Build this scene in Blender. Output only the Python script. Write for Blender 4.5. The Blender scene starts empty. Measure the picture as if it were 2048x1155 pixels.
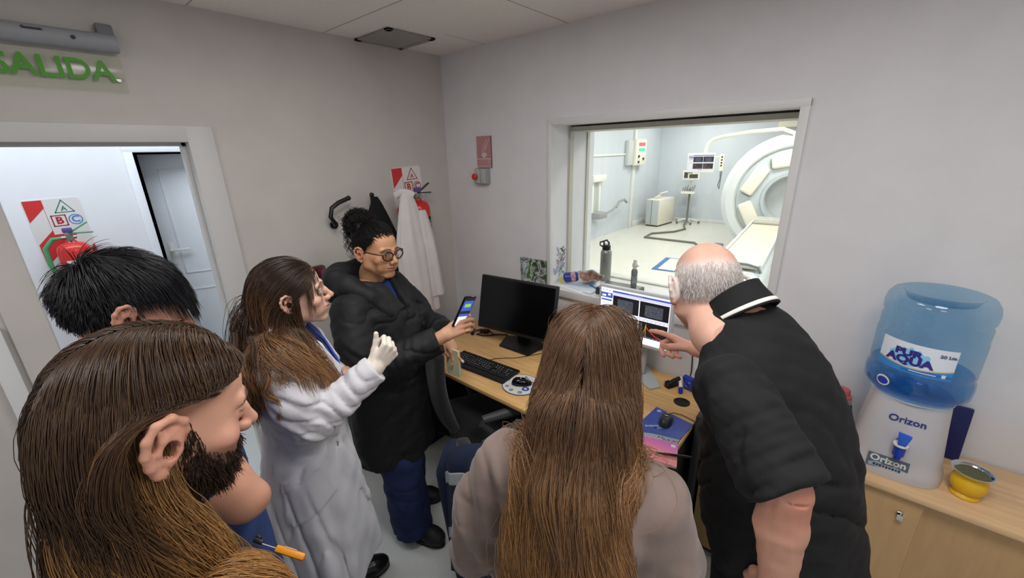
import bpy, bmesh, math, random
import numpy as np
from mathutils import Vector, Matrix, Quaternion
random.seed(7); rng = np.random.default_rng(7)
PI = math.pi
scene = bpy.context.scene
COL = scene.collection

# ---------------------------------------------------------------- camera
CAM = Vector((2.404, -2.104, 1.94))
cd = bpy.data.cameras.new('camera'); cam = bpy.data.objects.new('camera', cd); COL.objects.link(cam)
cd.sensor_width = 36.0; cd.lens = 820.34 / 2048 * 36.0; cd.clip_start = 0.02
Rt = Matrix(((0.7632031, -0.18753547, 0.61834576), (0.64572379, 0.25645988, -0.71921424), (-0.0237027, 0.9481871, 0.31682709)))
cam.matrix_world = Matrix.Translation(CAM) @ Rt.to_4x4()
scene.camera = cam

# ---------------------------------------------------------------- world, lamps, exposure
w = bpy.data.worlds.new('world'); scene.world = w; w.use_nodes = True
w.node_tree.nodes['Background'].inputs[0].default_value = (0.8, 0.88, 1, 1)
w.node_tree.nodes['Background'].inputs[1].default_value = 0.25
CEIL = 2.574
def area(name, loc, sx, sy, power, color=(1, 1, 1), spread=PI, rot=(0, 0, 0)):
    l = bpy.data.lights.new(name, 'AREA'); l.shape = 'RECTANGLE'; l.size = sx; l.size_y = sy
    l.energy = power; l.color = color; l.spread = spread
    o = bpy.data.objects.new(name, l); COL.objects.link(o); o.location = loc; o.rotation_euler = rot
    return o
LAMPS = [(1.30, -1.40), (2.60, -1.40), (1.30, -3.0), (2.80, -3.0)]
for k, (x, y) in enumerate(LAMPS):
    area('office_panel_light', (x, y, CEIL - 0.02), 0.55, 0.55, (10.5, 14, 8, 7)[k], (1.0, 0.97, 0.95))
for x, y in ((2.7, 1.7), (-0.6, 3.0), (1.6, 3.0), (-0.6, 6.2), (1.4, 5.2), (-0.8, 8.4)):  # first lamp is added, unseen, to brighten the window reveal
    area('scan_room_area_light', (x, y, 2.93), 0.9, 0.6, 40, (1.0, 0.99, 0.965))
area('corridor_light', (-0.78, -1.9, CEIL - 0.03), 0.6, 2.2, 19, (0.86, 0.93, 1.0))
scene.view_settings.view_transform = 'Standard'; scene.view_settings.look = 'None'
scene.view_settings.exposure = 0.18; scene.view_settings.gamma = 1.0
scene.view_settings.use_curve_mapping = False
scene.cycles.transparent_max_bounces = 24

# ---------------------------------------------------------------- materials
def lin(c):
    if isinstance(c, str):
        c = [int(c[i:i + 2], 16) / 255 for i in (0, 2, 4)]
    else: c = [v / 255 for v in c]
    return tuple((v / 12.92 if v <= 0.04045 else ((v + 0.055) / 1.055) ** 2.4) for v in c) + (1.0,)
MATS = {}
def mat(name, color, rough=0.5, metal=0.0, var=0.0, vscale=20.0, bump=0.0, bscale=60.0, spec=0.5, emit=0.0,
        alpha=1.0, trans=0.0, ior=1.45, stretch=(1, 1, 1), sheen=0.0, color2=None, sss=0.0, coat=0.0, detail=4.0, attr=None):
    if name in MATS: return MATS[name]
    m = bpy.data.materials.new(name); m.use_nodes = True; MATS[name] = m
    nt = m.node_tree; b = nt.nodes['Principled BSDF']; c = lin(color)
    b.inputs['Base Color'].default_value = c; b.inputs['Roughness'].default_value = rough
    b.inputs['Metallic'].default_value = metal; b.inputs['Specular IOR Level'].default_value = spec
    b.inputs['IOR'].default_value = ior; b.inputs['Alpha'].default_value = alpha
    b.inputs['Transmission Weight'].default_value = trans
    if sheen: b.inputs['Sheen Weight'].default_value = sheen; b.inputs['Sheen Roughness'].default_value = 0.5
    if coat: b.inputs['Coat Weight'].default_value = coat; b.inputs['Coat Roughness'].default_value = 0.1
    if sss:
        b.inputs['Subsurface Weight'].default_value = sss; b.inputs['Subsurface Radius'].default_value = (0.012, 0.004, 0.002)
        b.inputs['Subsurface Scale'].default_value = 1.0
    if emit:
        b.inputs['Emission Color'].default_value = c; b.inputs['Emission Strength'].default_value = emit
    src = None
    if attr:
        a = nt.nodes.new('ShaderNodeAttribute'); a.attribute_name = attr; src = a.outputs['Color']
        nt.links.new(src, b.inputs['Base Color'])
    if var or bump or color2:
        tc = nt.nodes.new('ShaderNodeTexCoord'); mp = nt.nodes.new('ShaderNodeMapping')
        mp.inputs['Scale'].default_value = stretch; nt.links.new(tc.outputs['Object'], mp.inputs['Vector'])
    if var or color2:
        n = nt.nodes.new('ShaderNodeTexNoise'); n.inputs['Scale'].default_value = vscale; n.inputs['Detail'].default_value = detail
        nt.links.new(mp.outputs['Vector'], n.inputs['Vector'])
        r = nt.nodes.new('ShaderNodeMapRange'); r.inputs['From Min'].default_value = 0.3; r.inputs['From Max'].default_value = 0.7
        nt.links.new(n.outputs['Fac'], r.inputs['Value'])
        mx = nt.nodes.new('ShaderNodeMix'); mx.data_type = 'RGBA'
        c2 = lin(color2) if color2 else c
        f1, f2 = (1 - var, 1 + var)
        if src is not None:
            mx.blend_type = 'MULTIPLY'; mx.inputs[0].default_value = 1.0
            r.inputs['To Min'].default_value = f1; r.inputs['To Max'].default_value = f2
            nt.links.new(src, mx.inputs[6]); nt.links.new(r.outputs[0], mx.inputs[7])
        else:
            nt.links.new(r.outputs[0], mx.inputs[0])
            mx.inputs[6].default_value = tuple(min(1, v * f1) for v in c[:3]) + (1,)
            mx.inputs[7].default_value = tuple(min(1, v * f2) for v in c2[:3]) + (1,)
        nt.links.new(mx.outputs[2], b.inputs['Base Color'])
    if bump:
        n2 = nt.nodes.new('ShaderNodeTexNoise'); n2.inputs['Scale'].default_value = bscale; n2.inputs['Detail'].default_value = 3
        nt.links.new(mp.outputs['Vector'], n2.inputs['Vector'])
        bp = nt.nodes.new('ShaderNodeBump'); bp.inputs['Strength'].default_value = bump; bp.inputs['Distance'].default_value = 0.004
        nt.links.new(n2.outputs['Fac'], bp.inputs['Height']); nt.links.new(bp.outputs['Normal'], b.inputs['Normal'])
    return m
def clear_mat(name, color, gloss=0.08, rough=0.03, fres=True, opaque=0.0):
    """see-through coloured sheet: tinted transparency plus a fresnel reflection"""
    if name in MATS: return MATS[name]
    m = bpy.data.materials.new(name); m.use_nodes = True; MATS[name] = m
    nt = m.node_tree; nt.nodes.remove(nt.nodes['Principled BSDF']); out = nt.nodes['Material Output']
    t = nt.nodes.new('ShaderNodeBsdfTransparent'); t.inputs[0].default_value = lin(color)
    g = nt.nodes.new('ShaderNodeBsdfGlossy'); g.inputs['Roughness'].default_value = rough
    mx = nt.nodes.new('ShaderNodeMixShader')
    if fres:
        f = nt.nodes.new('ShaderNodeLayerWeight'); f.inputs[0].default_value = 0.5; pw = nt.nodes.new('ShaderNodeMath'); pw.operation = 'POWER'; pw.inputs[1].default_value = 4.0; nt.links.new(f.outputs['Facing'], pw.inputs[0])
        ma = nt.nodes.new('ShaderNodeMath'); ma.operation = 'MULTIPLY_ADD'; ma.inputs[1].default_value = 0.55; ma.inputs[2].default_value = 0.04; nt.links.new(pw.outputs[0], ma.inputs[0]); nt.links.new(ma.outputs[0], mx.inputs[0])
    else: mx.inputs[0].default_value = gloss
    src = t.outputs[0]
    if opaque:
        d = nt.nodes.new('ShaderNodeBsdfDiffuse'); d.inputs[0].default_value = lin(color)
        tr = nt.nodes.new('ShaderNodeBsdfTranslucent'); tr.inputs[0].default_value = lin(color)
        md = nt.nodes.new('ShaderNodeMixShader'); md.inputs[0].default_value = 0.5
        nt.links.new(d.outputs[0], md.inputs[1]); nt.links.new(tr.outputs[0], md.inputs[2])
        m2 = nt.nodes.new('ShaderNodeMixShader'); m2.inputs[0].default_value = opaque
        nt.links.new(t.outputs[0], m2.inputs[1]); nt.links.new(md.outputs[0], m2.inputs[2]); src = m2.outputs[0]
    nt.links.new(src, mx.inputs[1]); nt.links.new(g.outputs[0], mx.inputs[2]); nt.links.new(mx.outputs[0], out.inputs[0])
    return m
def emit_mat(name, color, strength):
    if name in MATS: return MATS[name]
    m = bpy.data.materials.new(name); m.use_nodes = True; MATS[name] = m
    b = m.node_tree.nodes['Principled BSDF']; b.inputs['Base Color'].default_value = (0.02, 0.02, 0.02, 1)
    b.inputs['Roughness'].default_value = 0.25
    b.inputs['Emission Color'].default_value = lin(color); b.inputs['Emission Strength'].default_value = strength
    return m

# ---------------------------------------------------------------- building helpers
OFF = {}
def V(*a): return Vector(a if len(a) == 3 else a[0])
def rotz(a): return Matrix.Rotation(a, 4, 'Z')
def frame(origin, xdir, zdir=(0, 0, 1)):
    """matrix with local x along xdir, local z near zdir"""
    x = V(xdir).normalized(); z = V(zdir); z = (z - x * z.dot(x)).normalized(); y = z.cross(x)
    m = Matrix((x, y, z)).transposed().to_4x4(); m.translation = V(origin); return m
def thing(name, label, cat, loc, group=None):
    o = bpy.data.objects.new(name, None); COL.objects.link(o); o.location = loc; o.empty_display_size = 0.05
    o['label'] = label; o['category'] = cat
    if group: o['group'] = group
    OFF[o.name] = V(loc); return o
def tag(o, label, cat, group=None):
    o['label'] = label; o['category'] = cat
    if group: o['group'] = group
    return o
def link_mesh(name, me, material, parent=None, off=None, smooth=None):
    mats = material if isinstance(material, (list, tuple)) else [material]
    for m in mats: me.materials.append(m)
    o = bpy.data.objects.new(name, me); COL.objects.link(o)
    if parent is not None:
        off = OFF[parent.name]; o.parent = parent
    elif off is not None: o.location = off
    off = V(off) if off is not None else V(0, 0, 0)
    if off.length: me.transform(Matrix.Translation(-off))
    OFF[o.name] = off
    if smooth is not None:
        me.shade_smooth(); me.set_sharp_from_angle(angle=smooth)
    return o
class MB:
    def __init__(s): s.bm = bmesh.new(); s.mi = 0
    def _post(s, verts, M=None, bevel=0, seg=2):
        fs = list({f for v in verts for f in v.link_faces})
        if M is not None: bmesh.ops.transform(s.bm, matrix=M, verts=list(verts))
        for f in fs: f.material_index = s.mi
        if bevel:
            es = list({e for v in verts for e in v.link_edges if len(e.link_faces) == 2 and e.calc_face_angle(0) > 0.7})
            r = bmesh.ops.bevel(s.bm, geom=es, offset=bevel, segments=seg, affect='EDGES', profile=0.5, clamp_overlap=True)
            for f in r['faces']: f.material_index = s.mi
        return s
    def box(s, c, size, M=None, bevel=0, seg=2, R=None):
        T = Matrix.Translation(V(c))
        if R is not None: T = T @ R
        T = T @ Matrix.Diagonal((size[0], size[1], size[2], 1))
        if M is not None: T = M @ T
        vs = bmesh.ops.create_cube(s.bm, size=1.0)['verts']
        return s._post(vs, T, bevel, seg)
    def box2(s, a, b, bevel=0, M=None, seg=2):
        a, b = V(a), V(b); return s.box((a + b) / 2, [abs(b[i] - a[i]) for i in range(3)], M, bevel, seg)
    def cyl(s, a, b, r, r2=None, n=20, caps=True, bevel=0):
        a, b = V(a), V(b); d = b - a; q = d.to_track_quat('Z', 'Y').to_matrix().to_4x4()
        vs = bmesh.ops.create_cone(s.bm, cap_ends=caps, segments=n, radius1=r, radius2=r if r2 is None else r2, depth=d.length)['verts']
        return s._post(vs, Matrix.Translation((a + b) / 2) @ q, bevel)
    def ball(s, c, r, u=16, v=10, M=None):
        if not hasattr(r, '__len__'): r = (r, r, r)
        vs = bmesh.ops.create_uvsphere(s.bm, u_segments=u, v_segments=v, radius=1)['verts']
        T = Matrix.Translation(V(c)) @ (M or Matrix()) @ Matrix.Diagonal((r[0], r[1], r[2], 1))
        return s._post(vs, T)
    def lathe(s, prof, c=(0, 0, 0), n=32, M=None, sx=1, sy=1, close=True):
        rings = []
        for r, z in prof:
            rings.append([s.bm.verts.new((r * sx * math.cos(2 * PI * i / n), r * sy * math.sin(2 * PI * i / n), z)) for i in range(n)])
        fs = []
        for a, b in zip(rings, rings[1:]):
            for i in range(n):
                fs.append(s.bm.faces.new((a[i], a[(i + 1) % n], b[(i + 1) % n], b[i])))
        if close:
            fs.append(s.bm.faces.new(rings[0][::-1])); fs.append(s.bm.faces.new(rings[-1]))
        for f in fs: f.material_index = s.mi
        T = Matrix.Translation(V(c)) if M is None else M
        bmesh.ops.transform(s.bm, matrix=T, verts=[v for r in rings for v in r]); return s
    def tube(s, path, r, n=8, closed=False, flat=1.0, up=(0, 0, 1)):
        P = [V(p) for p in path]; m = len(P); rings = []
        rr = r if hasattr(r, '__len__') else [r] * m
        prev = None
        for i in range(m):
            t = (P[(i + 1) % m] - P[i - 1]) if closed else (P[min(i + 1, m - 1)] - P[max(i - 1, 0)])
            t.normalize()
            u = V(up) if prev is None else prev
            a = t.cross(u)
            if a.length < 1e-4: a = t.cross(V(0.3, 1, 0.2))
            a.normalize(); b = a.cross(t).normalized(); prev = b
            rings.append([s.bm.verts.new(P[i] + (a * math.cos(2 * PI * k / n) + b * flat * math.sin(2 * PI * k / n)) * rr[i]) for k in range(n)])
        pairs = list(zip(rings, rings[1:])) + ([(rings[-1], rings[0])] if closed else [])
        for A, B in pairs:
            for k in range(n):
                s.bm.faces.new((A[k], A[(k + 1) % n], B[(k + 1) % n], B[k])).material_index = s.mi
        if not closed:
            s.bm.faces.new(rings[0][::-1]).material_index = s.mi; s.bm.faces.new(rings[-1]).material_index = s.mi
        return s
    def prism(s, poly, h, M=None, bevel=0):
        """2-D outline in local x,y extruded 0..h along local z"""
        lo = [s.bm.verts.new((p[0], p[1], 0)) for p in poly]; hi = [s.bm.verts.new((p[0], p[1], h)) for p in poly]
        n = len(poly); fs = [s.bm.faces.new(lo[::-1]), s.bm.faces.new(hi)]
        for i in range(n): fs.append(s.bm.faces.new((lo[i], lo[(i + 1) % n], hi[(i + 1) % n], hi[i])))
        for f in fs: f.material_index = s.mi
        return s._post(lo + hi, M, bevel)
    def sheet(s, fn, nu, nv):
        g = [[s.bm.verts.new(fn(i / nu, j / nv)) for j in range(nv + 1)] for i in range(nu + 1)]
        for i in range(nu):
            for j in range(nv):
                s.bm.faces.new((g[i][j], g[i + 1][j], g[i + 1][j + 1], g[i][j + 1])).material_index = s.mi
        return s
    def build(s, name, material, parent=None, off=None, smooth=0.6, solid=0):
        bmesh.ops.recalc_face_normals(s.bm, faces=s.bm.faces[:])
        me = bpy.data.meshes.new(name); s.bm.to_mesh(me); s.bm.free()
        o = link_mesh(name, me, material, parent, off, smooth)
        if solid:
            md = o.modifiers.new('solid', 'SOLIDIFY'); md.thickness = solid; md.offset = 0
        return o
def text(name, s, size, material, M, parent, extrude=0.0006, align='CENTER', bold=0.0, sx=1.0):
    cu = bpy.data.curves.new(name, 'FONT'); cu.body = s; cu.size = size; cu.extrude = extrude; cu.offset = bold
    cu.align_x = align; cu.align_y = 'CENTER'; cu.resolution_u = 3
    t = bpy.data.objects.new('tmp', cu); COL.objects.link(t)
    dg = bpy.context.evaluated_depsgraph_get(); me = bpy.data.meshes.new_from_object(t.evaluated_get(dg))
    bpy.data.objects.remove(t); bpy.data.curves.remove(cu)
    me.transform(M @ Matrix.Diagonal((sx, 1, 1, 1))); me.materials.clear(); me.name = name
    return link_mesh(name, me, material, parent)
def struct(o): o['kind'] = 'structure'; return o
# matrices for flat things on the walls: local x = along wall, local y = up, local z = out of the wall
def on_back(x, z, y=0.0): return Matrix(((1, 0, 0, x), (0, 0, -1, y), (0, 1, 0, z), (0, 0, 0, 1)))
def on_left(y, z, x=0.0): return Matrix(((0, 0, 1, x), (1, 0, 0, y), (0, 1, 0, z), (0, 0, 0, 1)))
def on_top(x, y, z, a=0.0): return Matrix.Translation((x, y, z)) @ rotz(a)
# ================================================================ the setting
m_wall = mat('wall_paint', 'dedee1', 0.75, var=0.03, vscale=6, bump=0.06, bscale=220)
m_wall_l = mat('wall_paint_dimmed', 'c9c4c0', 0.75, var=0.03, vscale=6, bump=0.06, bscale=220)  # same wall paint, colour darkened for the weaker light on the left wall
m_ceil = mat('ceiling_tile', 'f0ebe7', 0.9, var=0.03, vscale=90, bump=0.1, bscale=200)
m_seam = mat('ceiling_seam', 'b0aba8', 0.9)
m_floor = mat('floor_vinyl', 'd2d6d3', 0.35, var=0.08, vscale=140, spec=0.4)
m_trim = mat('white_trim', 'dcdddd', 0.45)
m_casing = mat('door_casing', 'cdcccb', 0.5)
m_corr = mat('corridor_paint', 'eceff4', 0.7, var=0.02, vscale=5)
m_scanw = mat('scan_room_paint', 'cfd6dd', 0.6, var=0.03, vscale=3, stretch=(1, 1, 0.2))
m_scanf = mat('scan_room_floor', 'd8d6cb', 0.3, var=0.03, vscale=40)
m_white = mat('white_plastic', 'e9e8e2', 0.4)
m_cream = mat('cream_plastic', 'eee8d8', 0.35)
m_metal = mat('brushed_metal', 'a9aaa4', 0.35, 1.0, var=0.05)
m_chrome = mat('chrome', 'd0d0d0', 0.12, 1.0)
m_black = mat('black_plastic', '141416', 0.45)
m_blackgl = mat('black_gloss', '08080a', 0.12)
m_dark = mat('dark_grey', '3a3b3e', 0.5)
m_grey = mat('grey_plastic', '9a9c9c', 0.45)
m_steel = mat('strip_metal', 'bdbbb0', 0.5, 0.1)
m_doorleaf = mat('door_leaf_white', 'ebeff5', 0.4)
m_glasspane = clear_mat('window_glass', 'f7f9f7', rough=0.0)

RX, RY = 4.0, -4.0
WX0, WX1, WZ0, WZ1, WD = 0.93, 2.14, 1.10, 2.085, 0.5
b = MB(); b.box2((-1.55, RY - 0.15, -0.1), (RX + 0.15, 0.5, 0)); struct(b.build('floor', m_floor))
b = MB(); b.box2((-1.55, RY - 0.15, CEIL), (RX + 0.15, 0.02, CEIL + 0.1))
b.mi = 1
for k in range(5): b.box2((1.035 + 0.61 * k - 0.002, RY, CEIL - 0.0015), (1.035 + 0.61 * k + 0.002, 0, CEIL + 0.001))
for k in range(6): b.box2((0, -0.815 - 0.61 * k - 0.002, CEIL - 0.0015), (RX, -0.815 - 0.61 * k + 0.002, CEIL + 0.001))
b.box2((0.425 - 0.001, -0.33, CEIL - 0.001), (0.425 + 0.001, 0, CEIL + 0.001))
struct(b.build('ceiling', [m_ceil, m_seam]))
b = MB()
b.box2((0, 0, 0), (WX0, WD, 3.0)); b.box2((WX1, 0, 0), (RX + 0.15, WD, 3.0))
b.box2((WX0, 0, 0), (WX1, WD, WZ0)); b.box2((WX0, 0, WZ1), (WX1, WD, 3.0))
struct(b.build('wall_back', m_wall))
DY0, DY1, DZ = -2.175, -1.525, 2.036
b = MB()
b.box2((-0.15, RY, 0), (0, DY0, CEIL)); b.box2((-0.15, DY1, 0), (0, 0.5, CEIL)); b.box2((-0.15, DY0, DZ), (0, DY1, CEIL))
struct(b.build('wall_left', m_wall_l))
b = MB(); b.box2((RX, RY, 0), (RX + 0.15, 0, CEIL)); struct(b.build('wall_right', m_wall))
b = MB(); b.box2((-1.55, RY - 0.15, 0), (RX + 0.15, RY, CEIL)); struct(b.build('wall_front', m_wall))
# door casing, three sides
b = MB()
for y0, y1 in ((DY1 - 0.02, DY1 + 0.085), (DY0 - 0.085, DY0 + 0.02)):
    b.mi = 1 if y1 < -2 else 0; b.box2((-0.165, y0, 0), (0.016, y1, DZ + 0.05), 0.004)  # left casing takes the dimmed wall tone: shade of its averted face in colour
b.mi = 0; b.box2((-0.165, DY0 - 0.0845, DZ - 0.02), (0.0155, DY1 + 0.0845, DZ + 0.0505), 0.004)
b.box2((-0.09, DY1 - 0.035, 0), (-0.045, DY1 - 0.015, DZ)); b.box2((-0.09, DY0, DZ - 0.035), (-0.045, DY1, DZ - 0.015))
struct(b.build('trim_1', [m_casing, m_wall_l]))
b = MB(); b.box2((0, -2.33, 0), (0.035, -2.275, 1.36), 0.004); struct(b.build('trim_2', m_trim))
# skirting
b = MB(); b.box2((0, DY1 + 0.085, 0), (0.012, 0, 0.08), 0.003); struct(b.build('baseboard_left', m_trim))
b = MB(); b.box2((0, -0.012, 0), (RX, 0, 0.08), 0.003); struct(b.build('baseboard_back', m_trim))
# window casing + sill + metal bead + pane
b = MB()
cw = 0.02
for a, c in (((WX0 - cw, -0.014, WZ0 - 0.004), (WX0 + 0.004, 0.02, WZ1 + 0.027)), ((WX1 - 0.004, -0.014, WZ0 - 0.07), (WX1 + 0.03, 0.02, WZ1 + 0.027)),
             ((WX0 - cw, -0.0145, WZ1 - 0.004), (WX1 + 0.03, 0.02, WZ1 + 0.03))):
    b.box2(a, c, 0.003)
wf = struct(b.build('window_1', m_trim))
b = MB(); b.box2((WX0 - 0.02, -0.03, WZ0 - 0.045), (WX1 + 0.03, WD + 0.02, WZ0 + 0.002), 0.004); struct(b.build('window_sill', m_trim, wf))
b = MB()
for y0, y1 in ((0.185, 0.225),):
    b.box2((WX0, y0, WZ0), (WX0 + 0.012, y1, WZ1)); b.box2((WX1 - 0.012, y0, WZ0), (WX1, y1, WZ1)); b.box2((WX0, 0.19, WZ1 - 0.035), (WX1, 0.4, WZ1 - 0.01))
b.box2((WX0, 0.40, WZ0), (WX0 + 0.008, 0.43, WZ1)); b.box2((WX1 - 0.008, 0.4, WZ0), (WX1, 0.43, WZ1)); b.box2((WX0, 0.40, WZ0), (WX1, 0.43, WZ0 + 0.008))
struct(b.build('window_bead', m_steel, wf))
b = MB(); b.box2((WX0, 0.412, WZ0), (WX1, 0.418, WZ1)); struct(b.build('window_glass', m_glasspane, wf))

# corridor beyond the door
CX = -1.4; FY0, FY1 = -1.545, -0.80
b = MB()
b.box2((CX - 0.12, RY, 0), (CX, FY0, CEIL)); b.box2((CX - 0.12, FY1, 0), (CX, 0.5, CEIL)); b.box2((CX - 0.12, FY0, 2.0), (CX, FY1, CEIL))
struct(b.build('wall_corridor', m_corr))
b = MB(); b.box2((CX, 0.4, 0), (-0.15, 0.5, CEIL)); struct(b.build('wall_corridor_end', m_corr))
b = MB()
b.box2((CX - 0.13, FY0 - 0.045, 0), (CX + 0.012, FY0 + 0.005, 2.04), 0.003); b.box2((CX - 0.13, FY1 - 0.005, 0), (CX + 0.012, FY1 + 0.045, 2.04), 0.003)
b.box2((CX - 0.13, FY0 - 0.0455, 1.997), (CX + 0.0125, FY1 + 0.045, 2.04), 0.003)
struct(b.build('trim_3', m_doorleaf))
m_night = mat('unlit_room_shade', '18202c', 0.9)  # near-black colour stands in for the darkness of an unlit room
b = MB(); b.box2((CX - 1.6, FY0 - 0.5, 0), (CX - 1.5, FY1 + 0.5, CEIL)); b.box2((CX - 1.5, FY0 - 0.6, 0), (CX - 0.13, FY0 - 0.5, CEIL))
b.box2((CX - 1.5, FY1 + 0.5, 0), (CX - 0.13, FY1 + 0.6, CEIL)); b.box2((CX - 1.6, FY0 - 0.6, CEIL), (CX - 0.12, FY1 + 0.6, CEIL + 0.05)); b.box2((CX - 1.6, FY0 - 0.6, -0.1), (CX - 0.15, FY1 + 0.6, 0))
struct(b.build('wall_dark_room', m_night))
A = math.radians(19)
DM = Matrix.Translation((CX - 0.02, FY1 - 0.01, 0)) @ rotz(PI + PI / 2 - A)   # local x runs from the hinge along the leaf
DM = frame((CX - 0.06, FY1 - 0.01, 0), (-math.sin(A), -math.cos(A), 0))
b = MB(); b.box2((0.0, -0.02, 0.01), (0.70, 0.02, 1.985), 0.003, DM)
for z0, z1 in ((0.15, 0.95), (1.08, 1.88)):
    for side in (-1, 1):
        for a, c in (((0.09, z0), (0.61, z0 + 0.012)), ((0.09, z1 - 0.012), (0.61, z1)), ((0.09, z0), (0.102, z1)), ((0.598, z0), (0.61, z1))):
            b.box2((a[0], side * 0.018, a[1]), (c[0], side * 0.026, c[1]), 0.002, DM)
d1 = struct(b.build('door_1', m_doorleaf))
b = MB(); 
for side in (-1, 1):
    b.cyl(DM @ V(0.655, side * 0.02, 1.28), DM @ V(0.655, side * 0.06, 1.28), 0.011, n=12)
    b.box((0.60, side * 0.06, 1.28), (0.13, 0.016, 0.02), DM, 0.005)
    b.box((0.655, side * 0.023, 1.25), (0.035, 0.006, 0.17), DM, 0.003)
struct(b.build('door_handle', m_white, d1))

# scan room shell
SX0, SX1, SY1, SZ = -2.2, 3.6, 9.75, 3.0
b = MB(); b.box2((SX0 - 0.1, 0.5, -0.1), (SX1, SY1 + 0.1, 0)); struct(b.build('floor_scan_room', m_scanf))
b = MB(); b.box2((SX0 - 0.1, 0.5, SZ), (SX1, SY1 + 0.1, SZ + 0.1)); struct(b.build('ceiling_scan_room', m_ceil))
b = MB(); b.box2((SX0 - 0.1, 0.5, 0), (SX0, SY1 + 0.1, SZ)); struct(b.build('wall_scan_left', m_scanw))
b = MB(); b.box2((SX0 - 0.1, SY1, 0), (SX1, SY1 + 0.1, SZ)); struct(b.build('wall_scan_back', m_scanw))
b = MB(); b.box2((SX1, 0.5, 0), (SX1 + 0.1, SY1 + 0.1, SZ)); struct(b.build('wall_scan_right', m_scanw))
b = MB(); b.box2((SX0 - 0.1, 0.4, 0), (-0.15, 0.5, SZ)); b.box2((-0.15, 0.44, CEIL), (0.0, 0.5, SZ)); struct(b.build('wall_scan_front', m_scanw))
b = MB(); b.box2((SX0, 8.15, 0), (SX0 + 0.03, SY1, 0.13), 0.004); b.box2((SX0, SY1 - 0.015, 0), (SX1, SY1, 0.09), 0.004); struct(b.build('baseboard_scan_room', m_trim))
b = MB(); b.box2((SX0, 7.93, 0.0), (SX0 + 0.05, 8.03, SZ), 0.005); b.box2((SX0, 4.5, 1.80), (SX0 + 0.03, 7.72, 1.84), 0.005); struct(b.build('trim_4', m_white))

# ceiling lamps of the office (out of the frame, lighting it)
for k, (x, y) in enumerate(LAMPS):
    t = thing('ceiling_light', 'square white ceiling light panel flush in the office ceiling tiles', 'ceiling light', (x, y, CEIL), 'office ceiling light panels')
    b = MB(); b.box2((x - 0.3, y - 0.3, CEIL - 0.012), (x + 0.3, y + 0.3, CEIL - 0.0005), 0.003); b.build('frame', m_white, t)
# vent
t = thing('ceiling_vent', 'square grey ventilation grille in the ceiling near the corner', 'vent', (0.165, -0.475, CEIL))
b = MB(); m_vent = mat('vent_grey', 'b0aea8', 0.6); m_ventf = mat('vent_frame_grey', '9a9695', 0.5)
b.box2((0.03, -0.605, CEIL - 0.006), (0.30, -0.345, CEIL - 0.002))
for k in range(24): b.box((0.035 + 0.0115 * k, -0.475, CEIL - 0.008), (0.004, 0.26, 0.004))
b.build('grille', m_vent, t)
b = MB()
for a, c in (((0.0, -0.635), (0.33, -0.60)), ((0.0, -0.35), (0.33, -0.315)), ((0.0, -0.635), (0.035, -0.315)), ((0.295, -0.635), (0.33, -0.315))):
    b.box2((a[0], a[1], CEIL - 0.012), (c[0], c[1], CEIL - 0.0005), 0.002)
b.build('frame', m_ventf, t)
# ================================================================ furniture
m_beech = mat('beech_laminate', 'd9ac70', 0.38, var=0.10, vscale=3.0, stretch=(1.2, 14, 14), color2='e0b67c', detail=6, spec=0.4)
m_beechc = mat('beech_cabinet', 'dcb588', 0.42, var=0.07, vscale=3.0, stretch=(1.2, 14, 14), color2='e2bf94', detail=6, spec=0.4)
m_front = mat('beech_cabinet_front', 'c6a274', 0.5, var=0.06, vscale=3.0, stretch=(14, 14, 1.5), detail=6)
m_edge = mat('desk_edge', 'b98f5c', 0.5)
m_panel = mat('black_panel', '1b1b1d', 0.5)
t = thing('office_desk', 'beech laminate desk with black side panels carrying two monitors under the window', 'desk', (1.17, -0.39, 0))
b = MB(); b.box2((0.33, -0.78, 0.722), (1.995, -0.012, 0.745), 0.003); b.build('desktop', m_beech, t)
for x in (0.36, 1.95):
    b = MB(); b.box2((x, -0.74, 0.0), (x + 0.03, -0.03, 0.7219), 0.002); b.build('side_panel', m_panel, t)
b = MB(); b.box2((0.391, -0.30, 0.25), (1.949, -0.28, 0.7219)); b.build('modesty_panel', m_panel, t)
for x, y in ((0.52, -0.22), (1.895, -0.245)):
    b = MB(); b.lathe([(0.0, 0.7452), (0.038, 0.7452), (0.038, 0.748), (0.034, 0.7495), (0.0, 0.7495)], (x, y, 0), 28)
    b.box((x + 0.015, y + 0.02, 0.7495), (0.03, 0.012, 0.002)); b.build('cable_grommet', m_black, t)

t = thing('low_cabinet', 'long beech cabinet against the back wall carrying the water dispenser', 'cabinet', (2.9, -0.2, 0))
b = MB(); b.box2((2.035, -0.385, 0.765), (3.98, -0.012, 0.787), 0.003); b.build('top', m_beechc, t)
b = MB(); b.box2((2.045, -0.345, 0.07), (3.97, -0.014, 0.7649)); b.build('body', m_front, t)
b = MB(); b.box2((2.06, -0.31, 0.0), (3.95, -0.05, 0.07)); b.build('plinth', m_dark, t)
b = MB(); b.box2((2.005, -0.40, 0.0), (2.034, -0.014, 0.80), 0.002); b.build('side_panel', m_dark, t)
for x0, x1 in ((2.048, 2.40), (2.404, 2.755)):
    b = MB(); b.box2((x0, -0.366, 0.075), (x1, -0.3455, 0.757), 0.002); d = b.build('door', m_front, t)
    lx = x1 - 0.05
    b = MB(); b.cyl((lx, -0.366, 0.69), (lx, -0.374, 0.69), 0.011, n=16); b.box((lx, -0.377, 0.69), (0.003, 0.006, 0.014)); 
    b.box((lx, -0.382, 0.68), (0.018, 0.003, 0.022), None, 0.001); b.build('lock', m_chrome, d)
b = MB(); b.box2((3.30, -0.366, 0.075), (3.96, -0.3455, 0.757), 0.002); b.build('door', m_front, t)

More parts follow.
